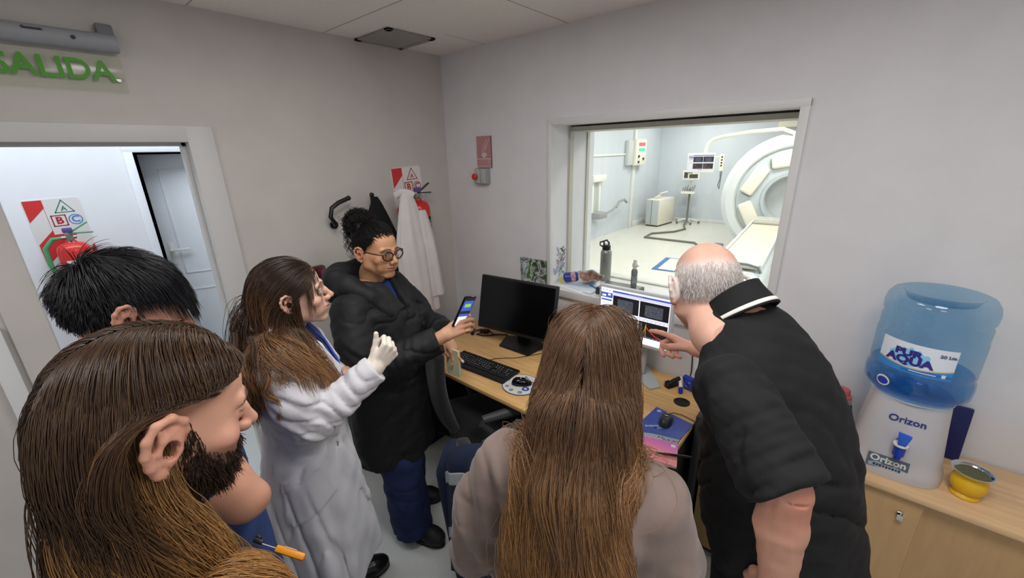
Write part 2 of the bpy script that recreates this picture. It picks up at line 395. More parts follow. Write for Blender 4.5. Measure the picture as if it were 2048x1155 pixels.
# office chairs --------------------------------------------------
m_fabric = mat('black_chair_fabric', '1a1c20', 0.9, bump=0.3, bscale=700, sheen=0.2)
m_arm = mat('armrest_plastic', '47484b', 0.45, bump=0.2, bscale=500)
def office_chair(cx, cy, yaw, label, seat_z=0.46, bh=0.46):
    t = thing('office_chair', label, 'chair', (cx, cy, 0), 'black office chairs')
    M = Matrix.Translation((cx, cy, 0)) @ rotz(yaw)      # local +y is the way the sitter faces
    b = MB(); b.box((0, 0.02, seat_z), (0.47, 0.46, 0.075), M, 0.032, 4); b.build('seat', m_fabric, t)
    def back(u, v):
        x = (u - 0.5) * (0.43 - 0.06 * abs(v - 0.4)); return M @ V(x, -0.235 - 0.05 * v + 0.16 * (u - 0.5) ** 2 - 0.03 * math.sin(v * PI), 0.56 + bh * v)
    b = MB(); b.sheet(back, 14, 14); o = b.build('backrest', m_fabric, t, smooth=1.2)
    sd = o.modifiers.new('solid', 'SOLIDIFY'); sd.thickness = 0.055; sd.offset = 0
    bv = o.modifiers.new('bev', 'BEVEL'); bv.width = 0.022; bv.segments = 3
    b = MB(); b.tube([M @ V(0, 0.0, seat_z - 0.05), M @ V(0, -0.2, seat_z - 0.05), M @ V(0, -0.30, seat_z + 0.02), M @ V(0, -0.315, seat_z + 0.3)], 0.022, 8, flat=0.6); b.build('back_support', m_black, t)
    for s in (-1, 1):
        b = MB()
        b.tube([M @ V(s * 0.20, 0.02, seat_z - 0.04), M @ V(s * 0.29, 0.02, seat_z - 0.03), M @ V(s * 0.295, -0.02, seat_z + 0.10), M @ V(s * 0.285, -0.09, seat_z + 0.18), M @ V(s * 0.28, -0.08, seat_z + 0.20), M @ V(s * 0.28, 0.05, seat_z + 0.205), M @ V(s * 0.28, 0.20, seat_z + 0.20)],
               [0.016, 0.018, 0.018, 0.018, 0.022, 0.027, 0.022], 10, up=(0.3, 0.2, 1)); b.build('armrest', m_arm, t)
    b = MB(); b.cyl((cx, cy, 0.10), (cx, cy, seat_z - 0.03), 0.027, n=16); b.build('column', m_black, t)
    b = MB()
    for k in range(5):
        a = yaw + 0.3 + k * 2 * PI / 5; e = V(cx + 0.29 * math.cos(a), cy + 0.29 * math.sin(a), 0.075)
        b.tube([(cx, cy, 0.115), e], [0.03, 0.017], 8)
    o = b.build('base', m_black, t)
    for k in range(5):
        a = yaw + 0.3 + k * 2 * PI / 5; e = V(cx + 0.29 * math.cos(a), cy + 0.29 * math.sin(a), 0.03)
        b = MB(); dv = V(math.cos(a + 0.8), math.sin(a + 0.8), 0)
        for s in (-1, 1): b.cyl(e + dv * 0.006 * s, e + dv * 0.022 * s, 0.0285, n=16, bevel=0.003)
        b.cyl(e, e + V(0, 0, 0.05), 0.007, n=8); b.build('caster', m_black, t)
    return t
office_chair(0.925, -0.675, math.atan2(0.88, 0.47) - PI / 2, 'black fabric office chair pushed up to the desk below the black monitor')
office_chair(1.54, -0.955, -0.15, 'black office chair with a navy work jacket hung over its back', 0.44, 0.27)

# navy jacket with reflective bands over the chair back
m_navy = mat('navy_twill', '15223c', 0.85, var=0.15, vscale=25, bump=0.3, bscale=40)
m_band = mat('reflective_band', 'a9b0b6', 0.4, var=0.06, vscale=60)
JX, JY = 1.50, -1.235
t = thing('work_jacket', 'navy work jacket with grey reflective bands hung over a chair back', 'jacket', (JX, JY, 0.3))
def jac(u, v, e=0.0):
    # u across the back, v from the rear hem over the top edge to the front hem
    s = (u - 0.5) * 0.40
    L = v * 1.30
    if L < 0.60: y, z = -0.06 - 0.02 * math.sin(u * 9) * (1 - L / .6), 0.24 + L
    elif L < 0.72:
        a = (L - 0.60) / 0.12 * PI; y, z = -0.06 + 0.055 * (1 - math.cos(a)), 0.84 + 0.045 * math.sin(a) 
    else: y, z = 0.05 + 0.015 * math.sin(u * 11 + 1) * ((L - .72) / .58), 0.84 - (L - 0.72)
    z -= 0.10 * abs(u - 0.5) ** 2 * 4
    y += 0.012 * math.sin(u * 17 + v * 3)
    p = V(s * (1 + 0.10 * (0.84 - z)), y, z)
    return Matrix.Translation((JX, JY, 0)) @ rotz(-0.15) @ p
b = MB(); b.sheet(jac, 40, 60); b.build('shell', m_navy, t, smooth=1.5, solid=0.012)
def band(v0, v1):
    b = MB()
    def f(u, v):
        p = jac(u, v0 + (v1 - v0) * v); q = jac(0.5, v0); d = (Matrix.Identity(3))
        c = V(JX, JY, p.z); n = (p - c); n.z = 0
        L = (v0 + (v1 - v0) * v) * 1.3
        nrm = rotz(-0.15) @ (V(0, -1, 0) if L < 0.6 else V(0, 1, 0) if L > 0.72 else V(0, 0, 1))
        return p + nrm * 0.0075
    b.sheet(f, 40, 8); b.build('reflective_band', m_band, t, smooth=1.5, solid=0.002)
band(0.155, 0.20); band(0.385, 0.43)
# sleeve hanging at the side
b = MB(); Mj = Matrix.Translation((JX, JY, 0)) @ rotz(-0.15)
b.tube([Mj @ V(-0.215, 0.0, 0.79), Mj @ V(-0.25, -0.01, 0.66), Mj @ V(-0.26, 0.0, 0.50), Mj @ V(-0.25, 0.01, 0.27)], [0.045, 0.065, 0.06, 0.055], 14, flat=0.7); b.build('sleeve', m_navy, t, smooth=1.5)

# ================================================================ on the desk
DT = 0.745
m_off = mat('screen_black', '060607', 0.22)
# black monitor, turned and tilted back
MM = Matrix.Translation((0.862, -0.285, 1.02)) @ rotz(math.radians(7.4)) @ Matrix.Rotation(math.radians(-12.5), 4, 'X')
t = thing('monitor', 'large black switched-off monitor at the wall end of the desk', 'monitor', (0.862, -0.20, DT), 'desk monitors')
b = MB(); b.box((0, 0.016, 0), (0.552, 0.03, 0.348), MM, 0.006); b.box((0, 0.036, -0.02), (0.36, 0.03, 0.2), MM, 0.01); b.build('housing', m_black, t)
b = MB(); b.box((0, -0.0005, 0.004), (0.528, 0.003, 0.312), MM); b.build('screen', m_off, t)
b = MB(); Mb = Matrix.Translation((0.862, -0.20, 0)) @ rotz(math.radians(7.4))
b.prism([(-0.115, -0.125), (0.115, -0.15), (0.155, 0.02), (0.05, 0.075), (-0.05, 0.075), (-0.155, 0.02)], 0.012, Mb @ Matrix.Translation((0, 0, DT + 0.0005)), 0.003)
b.build('stand_base', m_black, t)
b = MB(); b.box((0, 0.0, 0.87), (0.085, 0.035, 0.24), Mb, 0.006); b.build('stand_neck', m_black, t)
# cables and small camera behind the monitor's edge
t = thing('cable_bundle', 'tangle of black cables lying beside the black monitor', 'cables', (0.50, -0.27, DT))
b = MB(); b.tube([(0.44, -0.24, DT + 0.006), (0.47, -0.28, DT + 0.012), (0.51, -0.24, DT + 0.02), (0.55, -0.26, DT + 0.012), (0.53, -0.31, DT + 0.01), (0.58, -0.29, DT + 0.006), (0.66, -0.2, DT + 0.007)], 0.0045, 6)
b.tube([(0.47, -0.31, DT + 0.006), (0.50, -0.285, DT + 0.02), (0.55, -0.21, DT + 0.014), (0.62, -0.24, DT + 0.01), (0.7, -0.18, DT + 0.007)], 0.005, 6)
b.tube([(0.505, -0.325, DT + 0.015), (0.495, -0.315, DT + 0.015)], 0.013, 10); b.tube([(0.545, -0.245, DT + 0.018), (0.575, -0.24, DT + 0.018)], 0.012, 10); b.build('cable', m_black, t)
b = MB(); b.lathe([(0, 0), (0.036, 0), (0.034, 0.004), (0, 0.004)], (0.425, -0.30, DT + 0.0005), 24); b.build('disc', m_black, t)
# keyboard
KM = Matrix.Translation((0.868, -0.603, DT)) @ rotz(math.radians(3))
t = thing('keyboard', 'black full-size keyboard in front of the black monitor', 'keyboard', (0.868, -0.603, DT))
b = MB(); b.box((0, 0, 0.0085), (0.437, 0.158, 0.016), KM, 0.004); b.build('case', m_black, t)
m_key = mat('key_black', '1d1d20', 0.5); m_leg = mat('key_legend', 'c8c8c8', 0.6)
b = MB()
def keyrow(x0, y, ws, pitch=0.0189):
    x = x0
    for wd in ws:
        if wd > 0: b.box((x + wd * pitch / 2, y, 0.0195), (wd * pitch - 0.003, 0.0155, 0.006), KM, 0.0012, 1)
        x += abs(wd) * pitch
X0 = -0.212; P = 0.0189
for r, ws in enumerate(([1, -1, 1, 1, 1, 1, -.5, 1, 1, 1, 1, -.5, 1, 1, 1, 1], [1] * 13 + [2], [1.5] + [1] * 12 + [1.5], [1.75] + [1] * 11 + [2.25], [2.25] + [1] * 10 + [2.75], [1.25, 1.25, 1.25, 6.25, 1.25, 1.25, 1.25, 1.25])):
    y = 0.062 - r * P - (0.006 if r else 0); keyrow(X0, y, ws)
    if r in (0, 1, 2): keyrow(X0 + 15.25 * P, y, [1, 1, 1])
    if r == 4: keyrow(X0 + 16.25 * P, y, [1])
    if r == 5: keyrow(X0 + 15.25 * P, y, [1, 1, 1])
    if r: keyrow(X0 + 18.5 * P, y, [1, 1, 1, 1] if r < 5 else [2, 1, 1])
o = b.build('keys', m_key, t)
b = MB()
for r in range(1, 5):
    for k in range(21):
        if k in (14, 18) or rng.random() < 0.15: continue
        b.box((X0 + (k + 0.35 + 0.2 * r) * P * 1.02, 0.056 - r * P + 0.003, 0.0227), (0.0035, 0.0045, 0.0004), KM)
b.build('key_print', m_leg, t)
t = thing('keyboard_cable', 'thin black cable running from the keyboard to the monitor stand', 'cable', (0.93, -0.45, DT))
b = MB(); b.tube([(0.845, -0.522, DT + 0.006), (0.86, -0.48, DT + 0.004), (0.90, -0.44, DT + 0.003), (0.95, -0.40, DT + 0.003), (0.99, -0.34, DT + 0.003), (1.045, -0.25, DT + 0.003), (1.07, -0.06, DT + 0.003)], 0.002, 6); b.build('cord', m_black, t)
# mouse pad and mouse
t = thing('mouse_pad', 'round white mouse pad with printed emblems under the black mouse', 'mouse pad', (1.168, -0.61, DT))
b = MB(); b.lathe([(0, 0.0004), (0.103, 0.0004), (0.104, 0.002), (0.102, 0.0035), (0, 0.0035)], (1.168, -0.61, DT), 48); b.build('pad', mat('pad_white', 'd6d8d8', 0.6), t)
b = MB(); b.lathe([(0.1005, 0.0036), (0.104, 0.0036), (0.1045, 0.001), (0.1005, 0.001)], (1.168, -0.61, DT), 48, close=False); b.build('rim', mat('pad_rim', '3c3f44', 0.6), t)
b = MB(); z = DT + 0.0036
b.lathe([(0, 0), (0.02, 0), (0.02, 0.0004), (0, 0.0004)], (1.215, -0.632, z), 24)
b.build('blue_emblem', mat('emblem_blue', '2b4f97', 0.6), t)
b = MB(); b.lathe([(0, 0), (0.008, 0), (0.008, 0.0003), (0, 0.0003)], (1.215, -0.632, z + 0.0005), 20); b.build('emblem_centre', mat('emblem_white', 'dfe3ea', 0.6), t)
b = MB()
for a, rr, s in ((2.6, .075, .008), (3.2, .08, .006), (4.0, .078, .010), (4.6, .075, .011), (0.1, .08, .008), (1.9, .08, .007), (5.3, .078, .012)):
    b.lathe([(s * .6, 0), (s, 0), (s, 0.0004), (s * .6, 0.0004)], (1.168 + rr * math.cos(a), -0.61 + rr * math.sin(a), z), 14, close=False)
    b.box((1.168 + rr * math.cos(a), -0.61 + rr * math.sin(a), z + 0.0002), (s * .9, s * .35, 0.0004), None)
b.build('pad_print', mat('print_grey', '4a4d52', 0.6), t)
def mouse(name, label, c, yaw, cat='mouse'):
    M = Matrix.Translation(c) @ rotz(yaw)
    t = thing('computer_mouse', label, cat, c, 'computer mice')
    def top(u, v):
        a = u * 2 * PI; h = v * PI / 2
        ex = 1.0 + 0.06 * math.sin(a) ** 2
        r = math.cos(h) ** 0.6
        x = 0.031 * r * math.cos(a) * (1 - 0.06 * math.cos(2 * a)); y = 0.056 * r * math.sin(a)
        return M @ V(x, y, 0.036 * math.sin(h) * (1 - 4.0 * (y - (-0.012)) * 1.0))
    b = MB(); b.sheet(top, 28, 9); b.build('shell', m_blackgl if 'black' in label else mat('mouse_dark', '2b2f36', 0.3), t, smooth=2)
    b = MB(); b.cyl(M @ V(-0.004, 0.03, 0.029), M @ V(0.004, 0.03, 0.029), 0.008, n=14); b.build('wheel', m_grey, t)
    b = MB(); b.box((0, -0.004, 0.0365), (0.016, 0.004, 0.0012), M, 0.0005, 1); b.build('badge', mat('badge_silver', 'c4c8cc', 0.4), t)
    return M
mouse('m', 'glossy black mouse on the round white mouse pad', (1.168, -0.605, DT + 0.004), -0.95)
b = MB(); b.tube([(1.205, -0.57, DT + 0.012), (1.24, -0.545, DT + 0.008), (1.29, -0.50, DT + 0.003), (1.33, -0.40, DT + 0.003), (1.34, -0.2, DT + 0.003)], 0.0018, 6)
tag(b.build('mouse_cable', m_black), 'thin cable trailing from the mouse on the white pad', 'cable')

# silver monitor with the measurement program
SX, SY = 1.59, -0.2
t = thing('monitor', 'silver-framed monitor showing dark image panels and red curves', 'monitor', (SX, -0.12, DT), 'desk monitors')
m_silver = mat('silver_plastic', 'bfc3c8', 0.35)
SW, SH, SC = 0.405, 0.300, 1.103
b = MB(); b.box((SX, SY + 0.022, SC), (SW, 0.036, SH), None, 0.008); b.box((SX, SY + 0.05, SC - 0.02), (0.26, 0.03, 0.19), None, 0.012); b.build('housing', m_silver, t)
e_white = emit_mat('screen_white', 'f2f0fb', 1.0); e_lav = emit_mat('screen_lavender', 'ddd6f2', 0.95); e_blue = emit_mat('screen_blue', '3a5fb8', 0.9)
e_dk = emit_mat('screen_dark', '0b0c16', 0.5); e_red = emit_mat('screen_red', 'e8391c', 1.0); e_yel = emit_mat('screen_yellow', 'e0d04a', 0.9); e_gry = emit_mat('screen_grey', '9aa0b0', 0.7)
# dark noisy panel: grains shown on the screen
m = bpy.data.materials.new('screen_noise'); m.use_nodes = True; nt = m.node_tree; bs = nt.nodes['Principled BSDF']; bs.inputs['Base Color'].default_value = (0, 0, 0, 1)
tc = nt.nodes.new('ShaderNodeTexCoord'); nz = nt.nodes.new('ShaderNodeTexNoise'); nz.inputs['Scale'].default_value = 520; nz.inputs['Detail'].default_value = 2
rp = nt.nodes.new('ShaderNodeValToRGB'); rp.color_ramp.elements[0].position = 0.42; rp.color_ramp.elements[0].color = lin('14151c'); rp.color_ramp.elements[1].position = 0.72; rp.color_ramp.elements[1].color = lin('8d93a4')
nt.links.new(tc.outputs['Object'], nz.inputs['Vector']); nt.links.new(nz.outputs['Fac'], rp.inputs[0]); nt.links.new(rp.outputs[0], bs.inputs['Emission Color']); bs.inputs['Emission Strength'].default_value = 0.8
e_noise = m
def scr(b, u0, u1, v0, v1, lay, W, H, cx, cz, y):
    b.box2((cx - W / 2 + u0 * W, y - 0.0004 * lay - 0.001, cz + H / 2 - v1 * H), (cx - W / 2 + u1 * W, y - 0.0004 * lay, cz + H / 2 - v0 * H))
def screen_content(cx, cz, y, W, H, parent, small=False):
    S = lambda u0, u1, v0, v1, lay: scr(b, u0, u1, v0, v1, lay, W, H, cx, cz, y)
    mats = [e_white, e_lav, e_blue, e_dk, e_noise, e_red, e_yel, e_gry]
    b = MB(); S(0, 1, 0, 1, 0)
    b.mi = 2; S(0.18, 1, 0.035, 0.07, 1); S(0, 0.18, 0.10, 0.20, 1); S(0.01, 0.17, 0.235, 0.265, 1)
    b.mi = 1; S(0.18, 1, 0.075, 0.12, 1); S(0.18, 1, 0.47, 0.495, 1)
    b.mi = 0; S(0.11, 0.15, 0.115, 0.155, 2); S(0.02, 0.08, 0.14, 0.18, 2)
    b.mi = 7
    for k in range(5): S(0.03, 0.13 - 0.02 * (k % 2), 0.32 + 0.05 * k, 0.325 + 0.05 * k, 1)
    for k in range(14): S(0.20 + k * 0.055, 0.232 + k * 0.055, 0.505, 0.513, 1)
    for k in range(6): S(0.40 + k * 0.03, 0.42 + k * 0.03, 0.90, 0.94, 1)
    b.mi = 7
    for k in range(3): S(0.02 + k * .05, 0.05 + k * .05, 0.04, 0.05, 1)
    S(0.42, 0.62, 0.045, 0.058, 2)
    b.mi = 3; S(0.19, 0.575, 0.13, 0.45, 1); S(0.59, 0.99, 0.13, 0.45, 1); S(0.19, 0.575, 0.53, 0.86, 1); S(0.59, 0.99, 0.53, 0.86, 1)
    b.mi = 4; S(0.26, 0.49, 0.19, 0.42, 2); S(0.665, 0.91, 0.19, 0.42, 2)
    b.mi = 7
    S(0.632, 0.636, 0.56, 0.83, 2)
    for k in range(5): S(0.615, 0.64, 0.575 + 0.055 * k, 0.581 + 0.055 * k, 2)
    S(0.6, 0.97, 0.832, 0.837, 2); S(0.21, 0.56, 0.832, 0.837, 2)
    for k in range(8): S(0.61 + 0.047 * k, 0.63 + 0.047 * k, 0.842, 0.852, 2); S(0.22 + 0.043 * k, 0.238 + 0.043 * k, 0.842, 0.852, 2)
    def poly(pts, th):
        for (a0, c0), (a1, c1) in zip(pts, pts[1:]):
            x0, z0 = cx - W / 2 + a0 * W, cz + H / 2 - c0 * H; x1, z1 = cx - W / 2 + a1 * W, cz + H / 2 - c1 * H
            L = math.hypot(x1 - x0, z1 - z0); M = frame(((x0 + x1) / 2, y - 0.0016, (z0 + z1) / 2), (x1 - x0, 0, z1 - z0), (0, -1, 0)); b.box((0, 0, 0), (L + th, th, 0.0006), M)
    b.mi = 5
    poly([(0.23, 0.81), (0.25, 0.72), (0.27, 0.60), (0.285, 0.57), (0.30, 0.64), (0.35, 0.73), (0.42, 0.79), (0.55, 0.82)], 0.0020)
    poly([(0.70, 0.63), (0.73, 0.68), (0.78, 0.74), (0.84, 0.79), (0.93, 0.82)], 0.0032); poly([(0.655, 0.81), (0.67, 0.74), (0.685, 0.66), (0.70, 0.63)], 0.0016)
    b.mi = 6; poly([(0.695, 0.57), (0.695, 0.83)], 0.0016); poly([(0.66, 0.80), (0.68, 0.70), (0.692, 0.60)], 0.0014); poly([(0.27, 0.56), (0.275, 0.62)], 0.0014)
    return b.build('screen', mats, parent, smooth=None)
screen_content(SX, SC + 0.004, SY + 0.0035, SW - 0.03, SH - 0.032, t)
b = MB(); b.box((SX, -0.115, 0.89), (0.12, 0.03, 0.262), None, 0.006); b.build('stand_column', mat('stand_grey', 'a9abaa', 0.4), t)
b = MB()
b.prism([(1.52, -0.03), (1.63, -0.02), (1.765, -0.185), (1.73, -0.24), (1.66, -0.20), (1.56, -0.10)], 0.012, Matrix.Translation((0, 0, DT + 0.0005)), 0.003)
b.prism([(1.56, -0.03), (1.45, -0.03), (1.41, -0.18), (1.45, -0.24), (1.52, -0.14)], 0.012, Matrix.Translation((0, 0, DT + 0.0005)), 0.003)
b.build('foot', mat('foot_silver', 'b5bbbd', 0.35), t)
b = MB(); b.tube([(1.50, -0.27, DT + 0.004), (1.56, -0.22, DT + 0.004), (1.66, -0.255, DT + 0.004), (1.60, -0.33, DT + 0.004)], 0.003, 6); tag(b.build('monitor_cable', m_black), 'black cable beside the foot of the silver monitor', 'cable')
# wall cable
b = MB(); b.tube([(1.85, -0.006, 1.02), (1.852, -0.006, 0.93), (1.858, -0.01, 0.86), (1.862, -0.014, 0.80), (1.856, -0.018, 0.748)], 0.003, 6); tag(b.build('wall_cable', m_black), 'thin grey cable hanging down the wall behind the desk', 'cable')
# small stationery
t = thing('stapler', 'small black hand-sized tool standing on the desk by the white marker', 'stapler', (1.81, -0.13, DT))
M = Matrix.Translation((1.81, -0.13, DT)) @ rotz(1.15)
b = MB(); b.box((0, 0, 0.008), (0.085, 0.022, 0.015), M, 0.004); b.build('foot', m_black, t)
b = MB(); b.tube([M @ V(-0.043, 0, 0.022), M @ V(0, 0, 0.033), M @ V(0.04, 0, 0.040)], [0.011, 0.013, 0.011], 10); b.build('arm', m_black, t)
b = MB(); b.box((-0.03, 0.017, 0.02), (0.03, 0.006, 0.035), M, 0.002); b.build('clip', m_metal, t)
t = thing('marker_pen', 'white marker with a blue cap lying against the blue box', 'marker', (1.845, -0.125, DT))
b = MB(); b.cyl((1.828, -0.075, DT + 0.034), (1.852, -0.14, DT + 0.012), 0.0095, n=14, bevel=0.002); b.build('barrel', m_white, t)
b = MB(); b.cyl((1.852, -0.14, DT + 0.012), (1.865, -0.178, DT + 0.0105), 0.0102, n=14, bevel=0.002); b.build('cap', mat('cap_blue', '1b2f9e', 0.35), t)
t = thing('eraser_box', 'small royal blue box standing next to the white marker', 'box', (1.88, -0.12, DT))
M = Matrix.Translation((1.885, -0.115, DT)) @ rotz(-0.25) @ Matrix.Rotation(0.28, 4, 'X')
b = MB(); b.box((0, 0.006, 0.045), (0.052, 0.026, 0.085), M, 0.006); b.build('body', mat('box_blue', '2438a8', 0.35), t)
b = MB(); b.box((0.012, -0.0075, 0.062), (0.014, 0.001, 0.012), M); b.box((-0.008, -0.0075, 0.03), (0.012, 0.001, 0.010), M); b.build('box_print', mat('box_print', '6f93d8', 0.5), t)
# blue folder + mouse + pink notebook
FM = Matrix.Translation((1.905, -0.485, DT)) @ rotz(-0.08)
t = thing('document_folder', 'blue and grey printed folder lying on the desk under a mouse', 'folder', (1.905, -0.485, DT))
b = MB(); b.prism([(-0.10, -0.135), (0.085, -0.105), (0.085, 0.10), (-0.10, 0.115)], 0.004, FM @ Matrix.Translation((0, 0, 0.0005)), 0.001); b.build('cover', mat('folder_blue', '4157a8', 0.35, var=0.08, vscale=12), t)
b = MB(); b.prism([(-0.10, -0.135), (0.085, -0.105), (0.085, -0.045), (-0.02, -0.085)], 0.0006, FM @ Matrix.Translation((0, 0, 0.0046))); b.build('grey_corner', mat('folder_grey', 'a7acb4', 0.4), t)
m_fprint = mat('folder_print', 'aebbe2', 0.5)
b = MB(); Mt = FM @ Matrix.Translation((-0.035, -0.03, 0.0047)) @ rotz(0.75)
for k in range(9): b.box((-0.04 + 0.0085 * k, 0.004, 0), (0.006, 0.009 if k % 3 else 0.013, 0.0004), Mt); b.box((-0.005 + 0.006 * (k % 7), -0.012, 0), (0.004, 0.007, 0.0004), Mt)
b.build('cover_title', m_fprint, t)
b = MB(); b.lathe([(0.0, 0), (0.010, 0), (0.010, 0.0005), (0.0, 0.0005)], FM @ V(-0.075, 0.09, 0.0046), 20); b.box(FM @ V(-0.02, 0.06, 0.0048), (0.04, 0.004, 0.0004), None, 0, 2, rotz(0.6)); b.build('cover_print', m_fprint, t)
b = MB()
for k, (x, y) in enumerate(((0.01, -0.088), (0.025, -0.083), (0.035, -0.09), (0.05, -0.08), (0.062, -0.086), (0.055, -0.1), (0.07, -0.072))):
    b.lathe([(0, 0), (0.004, 0), (0.004, 0.0005), (0, 0.0005)], FM @ V(x, y, 0.0053), 10)
    b.box(FM @ V(x + 0.007, y + 0.003, 0.0055), (0.012, 0.0015, 0.0004), None, 0, 2, rotz(0.5 - k * 0.4))
b.build('molecule_print', mat('print_dark', '4b3b44', 0.6), t)
mouse('m2', 'dark grey mouse lying on the blue folder', (1.893, -0.45, DT + 0.005), 0.12)
b = MB(); b.tube([(1.89, -0.395, DT + 0.015), (1.90, -0.37, DT + 0.010), (1.93, -0.355, DT + 0.006), (1.97, -0.36, DT + 0.004), (2.0, -0.372, DT + 0.006)], 0.0018, 6); tag(b.build('mouse_cable', m_black), 'thin cable of the dark grey mouse on the blue folder', 'cable')
PM = Matrix.Translation((1.94, -0.665, DT)) @ rotz(0.30)
t = thing('spiral_notebook', 'pink spiral notebook at the front corner of the desk', 'notebook', (1.94, -0.665, DT))
b = MB(); b.box((0, 0, 0.005), (0.150, 0.145, 0.0085), PM, 0.001); b.build('pages', mat('page_white', 'e6e4df', 0.7), t)
m_pink = bpy.data.materials.new('notebook_pink'); m_pink.use_nodes = True; nt = m_pink.node_tree; bs = nt.nodes['Principled BSDF']; bs.inputs['Roughness'].default_value = 0.35
tc = nt.nodes.new('ShaderNodeTexCoord'); sp = nt.nodes.new('ShaderNodeSeparateXYZ'); rp = nt.nodes.new('ShaderNodeValToRGB'); mr = nt.nodes.new('ShaderNodeMapRange')
mr.inputs[1].default_value = -0.08; mr.inputs[2].default_value = 0.08
nt.links.new(tc.outputs['Object'], sp.inputs[0]); nt.links.new(sp.outputs[1], mr.inputs[0]); nt.links.new(mr.outputs[0], rp.inputs[0]); nt.links.new(rp.outputs[0], bs.inputs['Base Color'])
els = rp.color_ramp.elements; els[0].color = lin('f0789a'); els[1].color = lin('c463c2'); e = els.new(0.45); e.color = lin('ec8f8e'); e = els.new(0.7); e.color = lin('e56fb4')
b = MB(); b.box((0, 0, 0.0100), (0.152, 0.147, 0.0012), PM, 0.0005, 1); b.build('cover', m_pink, t)
b = MB(); b.box((0.058, 0.05, 0.0108), (0.018, 0.016, 0.0006), PM); b.build('cover_label', m_white, t)
b = MB()
for k in range(12):
    a = [PM @ V(-0.069 + 0.0125 * k + 0.002 * math.sin(q), 0.073 + 0.006 * math.cos(q), 0.0065 + 0.0055 * math.sin(q)) for q in [i * 2 * PI / 10 for i in range(10)]]
    b.tube(a, 0.0011, 5, closed=True)
b.build('spiral', m_white, t)
t = thing('ballpoint_pen', 'black ballpoint pen lying across the pink notebook', 'pen', (1.99, -0.68, DT + 0.011))
b = MB(); b.tube([PM @ V(-0.01, -0.025, 0.0165), PM @ V(0.03, -0.018, 0.0165), PM @ V(0.11, -0.004, 0.0165), PM @ V(0.13, 0.0, 0.0165)], [0.001, 0.005, 0.005, 0.003], 10); b.build('barrel', m_black, t)

# ================================================================ on the window sill
SZ0 = WZ0 + 0.0025
t = thing('paper_sheets', 'loose white papers lying flat on the window sill', 'papers', (1.09, 0.09, SZ0))
b = MB(); b.prism([(0.955, 0.03), (1.165, -0.022), (1.20, 0.17), (0.965, 0.20)], 0.0015, Matrix.Translation((0, 0, SZ0))); b.build('sheet', mat('paper', 'e4e7ec', 0.7), t)
b = MB(); b.prism([(1.03, 0.04), (1.225, 0.0), (1.235, 0.14), (1.06, 0.21)], 0.0012, Matrix.Translation((0, 0, SZ0 + 0.0018))); b.build('sheet', mat('paper_blue', 'cfdbe8', 0.7), t)
b = MB(); b.box((1.175, 0.13, SZ0 + 0.0045), (0.09, 0.02, 0.003), None, 0.001, 2, rotz(-0.5)); b.build('blue_strip', mat('strip_blue', '5a7bb0', 0.6), t)
t = thing('drinks_can', 'blue can with yellow and red print lying on the window sill', 'can', (1.0, 0.12, SZ0))
b = MB(); M = frame((0.965, 0.10, SZ0 + 0.036), (0.75, 0.45, 0.12), (0, 0, 1)) @ Matrix.Rotation(PI / 2, 4, 'Y')
b.lathe([(0, 0), (0.022, 0), (0.033, 0.012), (0.033, 0.085), (0.026, 0.097), (0, 0.097)], n=28, M=M); b.build('can_body', mat('can_blue', '36488f', 0.3, 0.3), t)
b = MB(); b.lathe([(0.0335, 0.05), (0.0335, 0.08)], n=28, M=M, close=False); b.build('red_emblem', mat('can_red', 'a3394a', 0.4, color2='d8ccd6', vscale=50), t)
b = MB(); b.lathe([(0.0, -0.001), (0.018, -0.001), (0.018, 0.001), (0, 0.001)], n=20, M=M); b.build('lid', m_metal, t)
b = MB(); b.box(V(0.962, 0.075, SZ0 + 0.028), (0.016, 0.004, 0.04), None, 0.001); b.build('yellow_print', mat('can_yellow', 'd8c42e', 0.4), t)
t = thing('snack_bag', 'open silver snack bag with brown inside lying on the window sill', 'bag', (1.10, 0.19, SZ0))
def bag(u, v):
    a = u * 2 * PI + 0.0; r = 0.03 + 0.062 * v; k = 1 + 0.10 * math.sin(3 * a + 1) + 0.06 * math.sin(7 * a)
    return V(1.118 + r * 1.0 * k * math.cos(a), 0.20 + 0.55 * r * k * math.sin(a) - 0.035 * v, SZ0 + 0.006 + 0.055 * v + 0.022 * v * math.sin(a) + 0.008 * math.sin(5 * a) * v)
b = MB(); b.sheet(bag, 40, 8); b.build('wrapper', mat('bag_silver', 'c3c4cf', 0.3, 0.4), t, smooth=0.9, solid=0.0015)
b = MB(); b.sheet(lambda u, v: V(1.118, 0.185, SZ0 + 0.02) + (bag(u, 0.93) - V(1.118, 0.185, SZ0 + 0.02)) * (0.04 + 0.90 * v) - V(0, 0, 0.012 * (1 - v)), 40, 8); b.build('inside', mat('bag_brown', '6d4438', 0.5, color2='c09a86', vscale=26), t, smooth=0.9)
t = thing('flower_sticker', 'colourful floral sticker on the white window reveal', 'sticker', (WX0, 0.11, 1.22))
cols = [mat('petal_' + n, c, 0.6) for n, c in (('rose', 'c9a0ad'), ('green', '8ba08b'), ('blue', '93abc8'), ('dark', '4b4a55'), ('white', 'd9d3d8'))]
b = MB(); r2 = np.random.default_rng(3)
for k in range(60):
    v = r2.random(); y = 0.10 + (r2.random() - 0.5) * 0.13 * (1 - 0.4 * v) + 0.02 * v; z = SZ0 + 0.06 + 0.17 * v
    b.mi = int(r2.integers(0, 5)); Mx = on_left(y, z, WX0 + 0.0005) @ rotz(r2.random() * 6)
    s = 0.008 + 0.012 * r2.random()
    b.prism([(s * 1.4 * math.cos(q) , s * 0.5 * math.sin(q)) for q in [i * 2 * PI / 8 for i in range(8)]], 0.0008 + 0.00002 * k, Mx)
b.build('petals', cols, t, smooth=None)
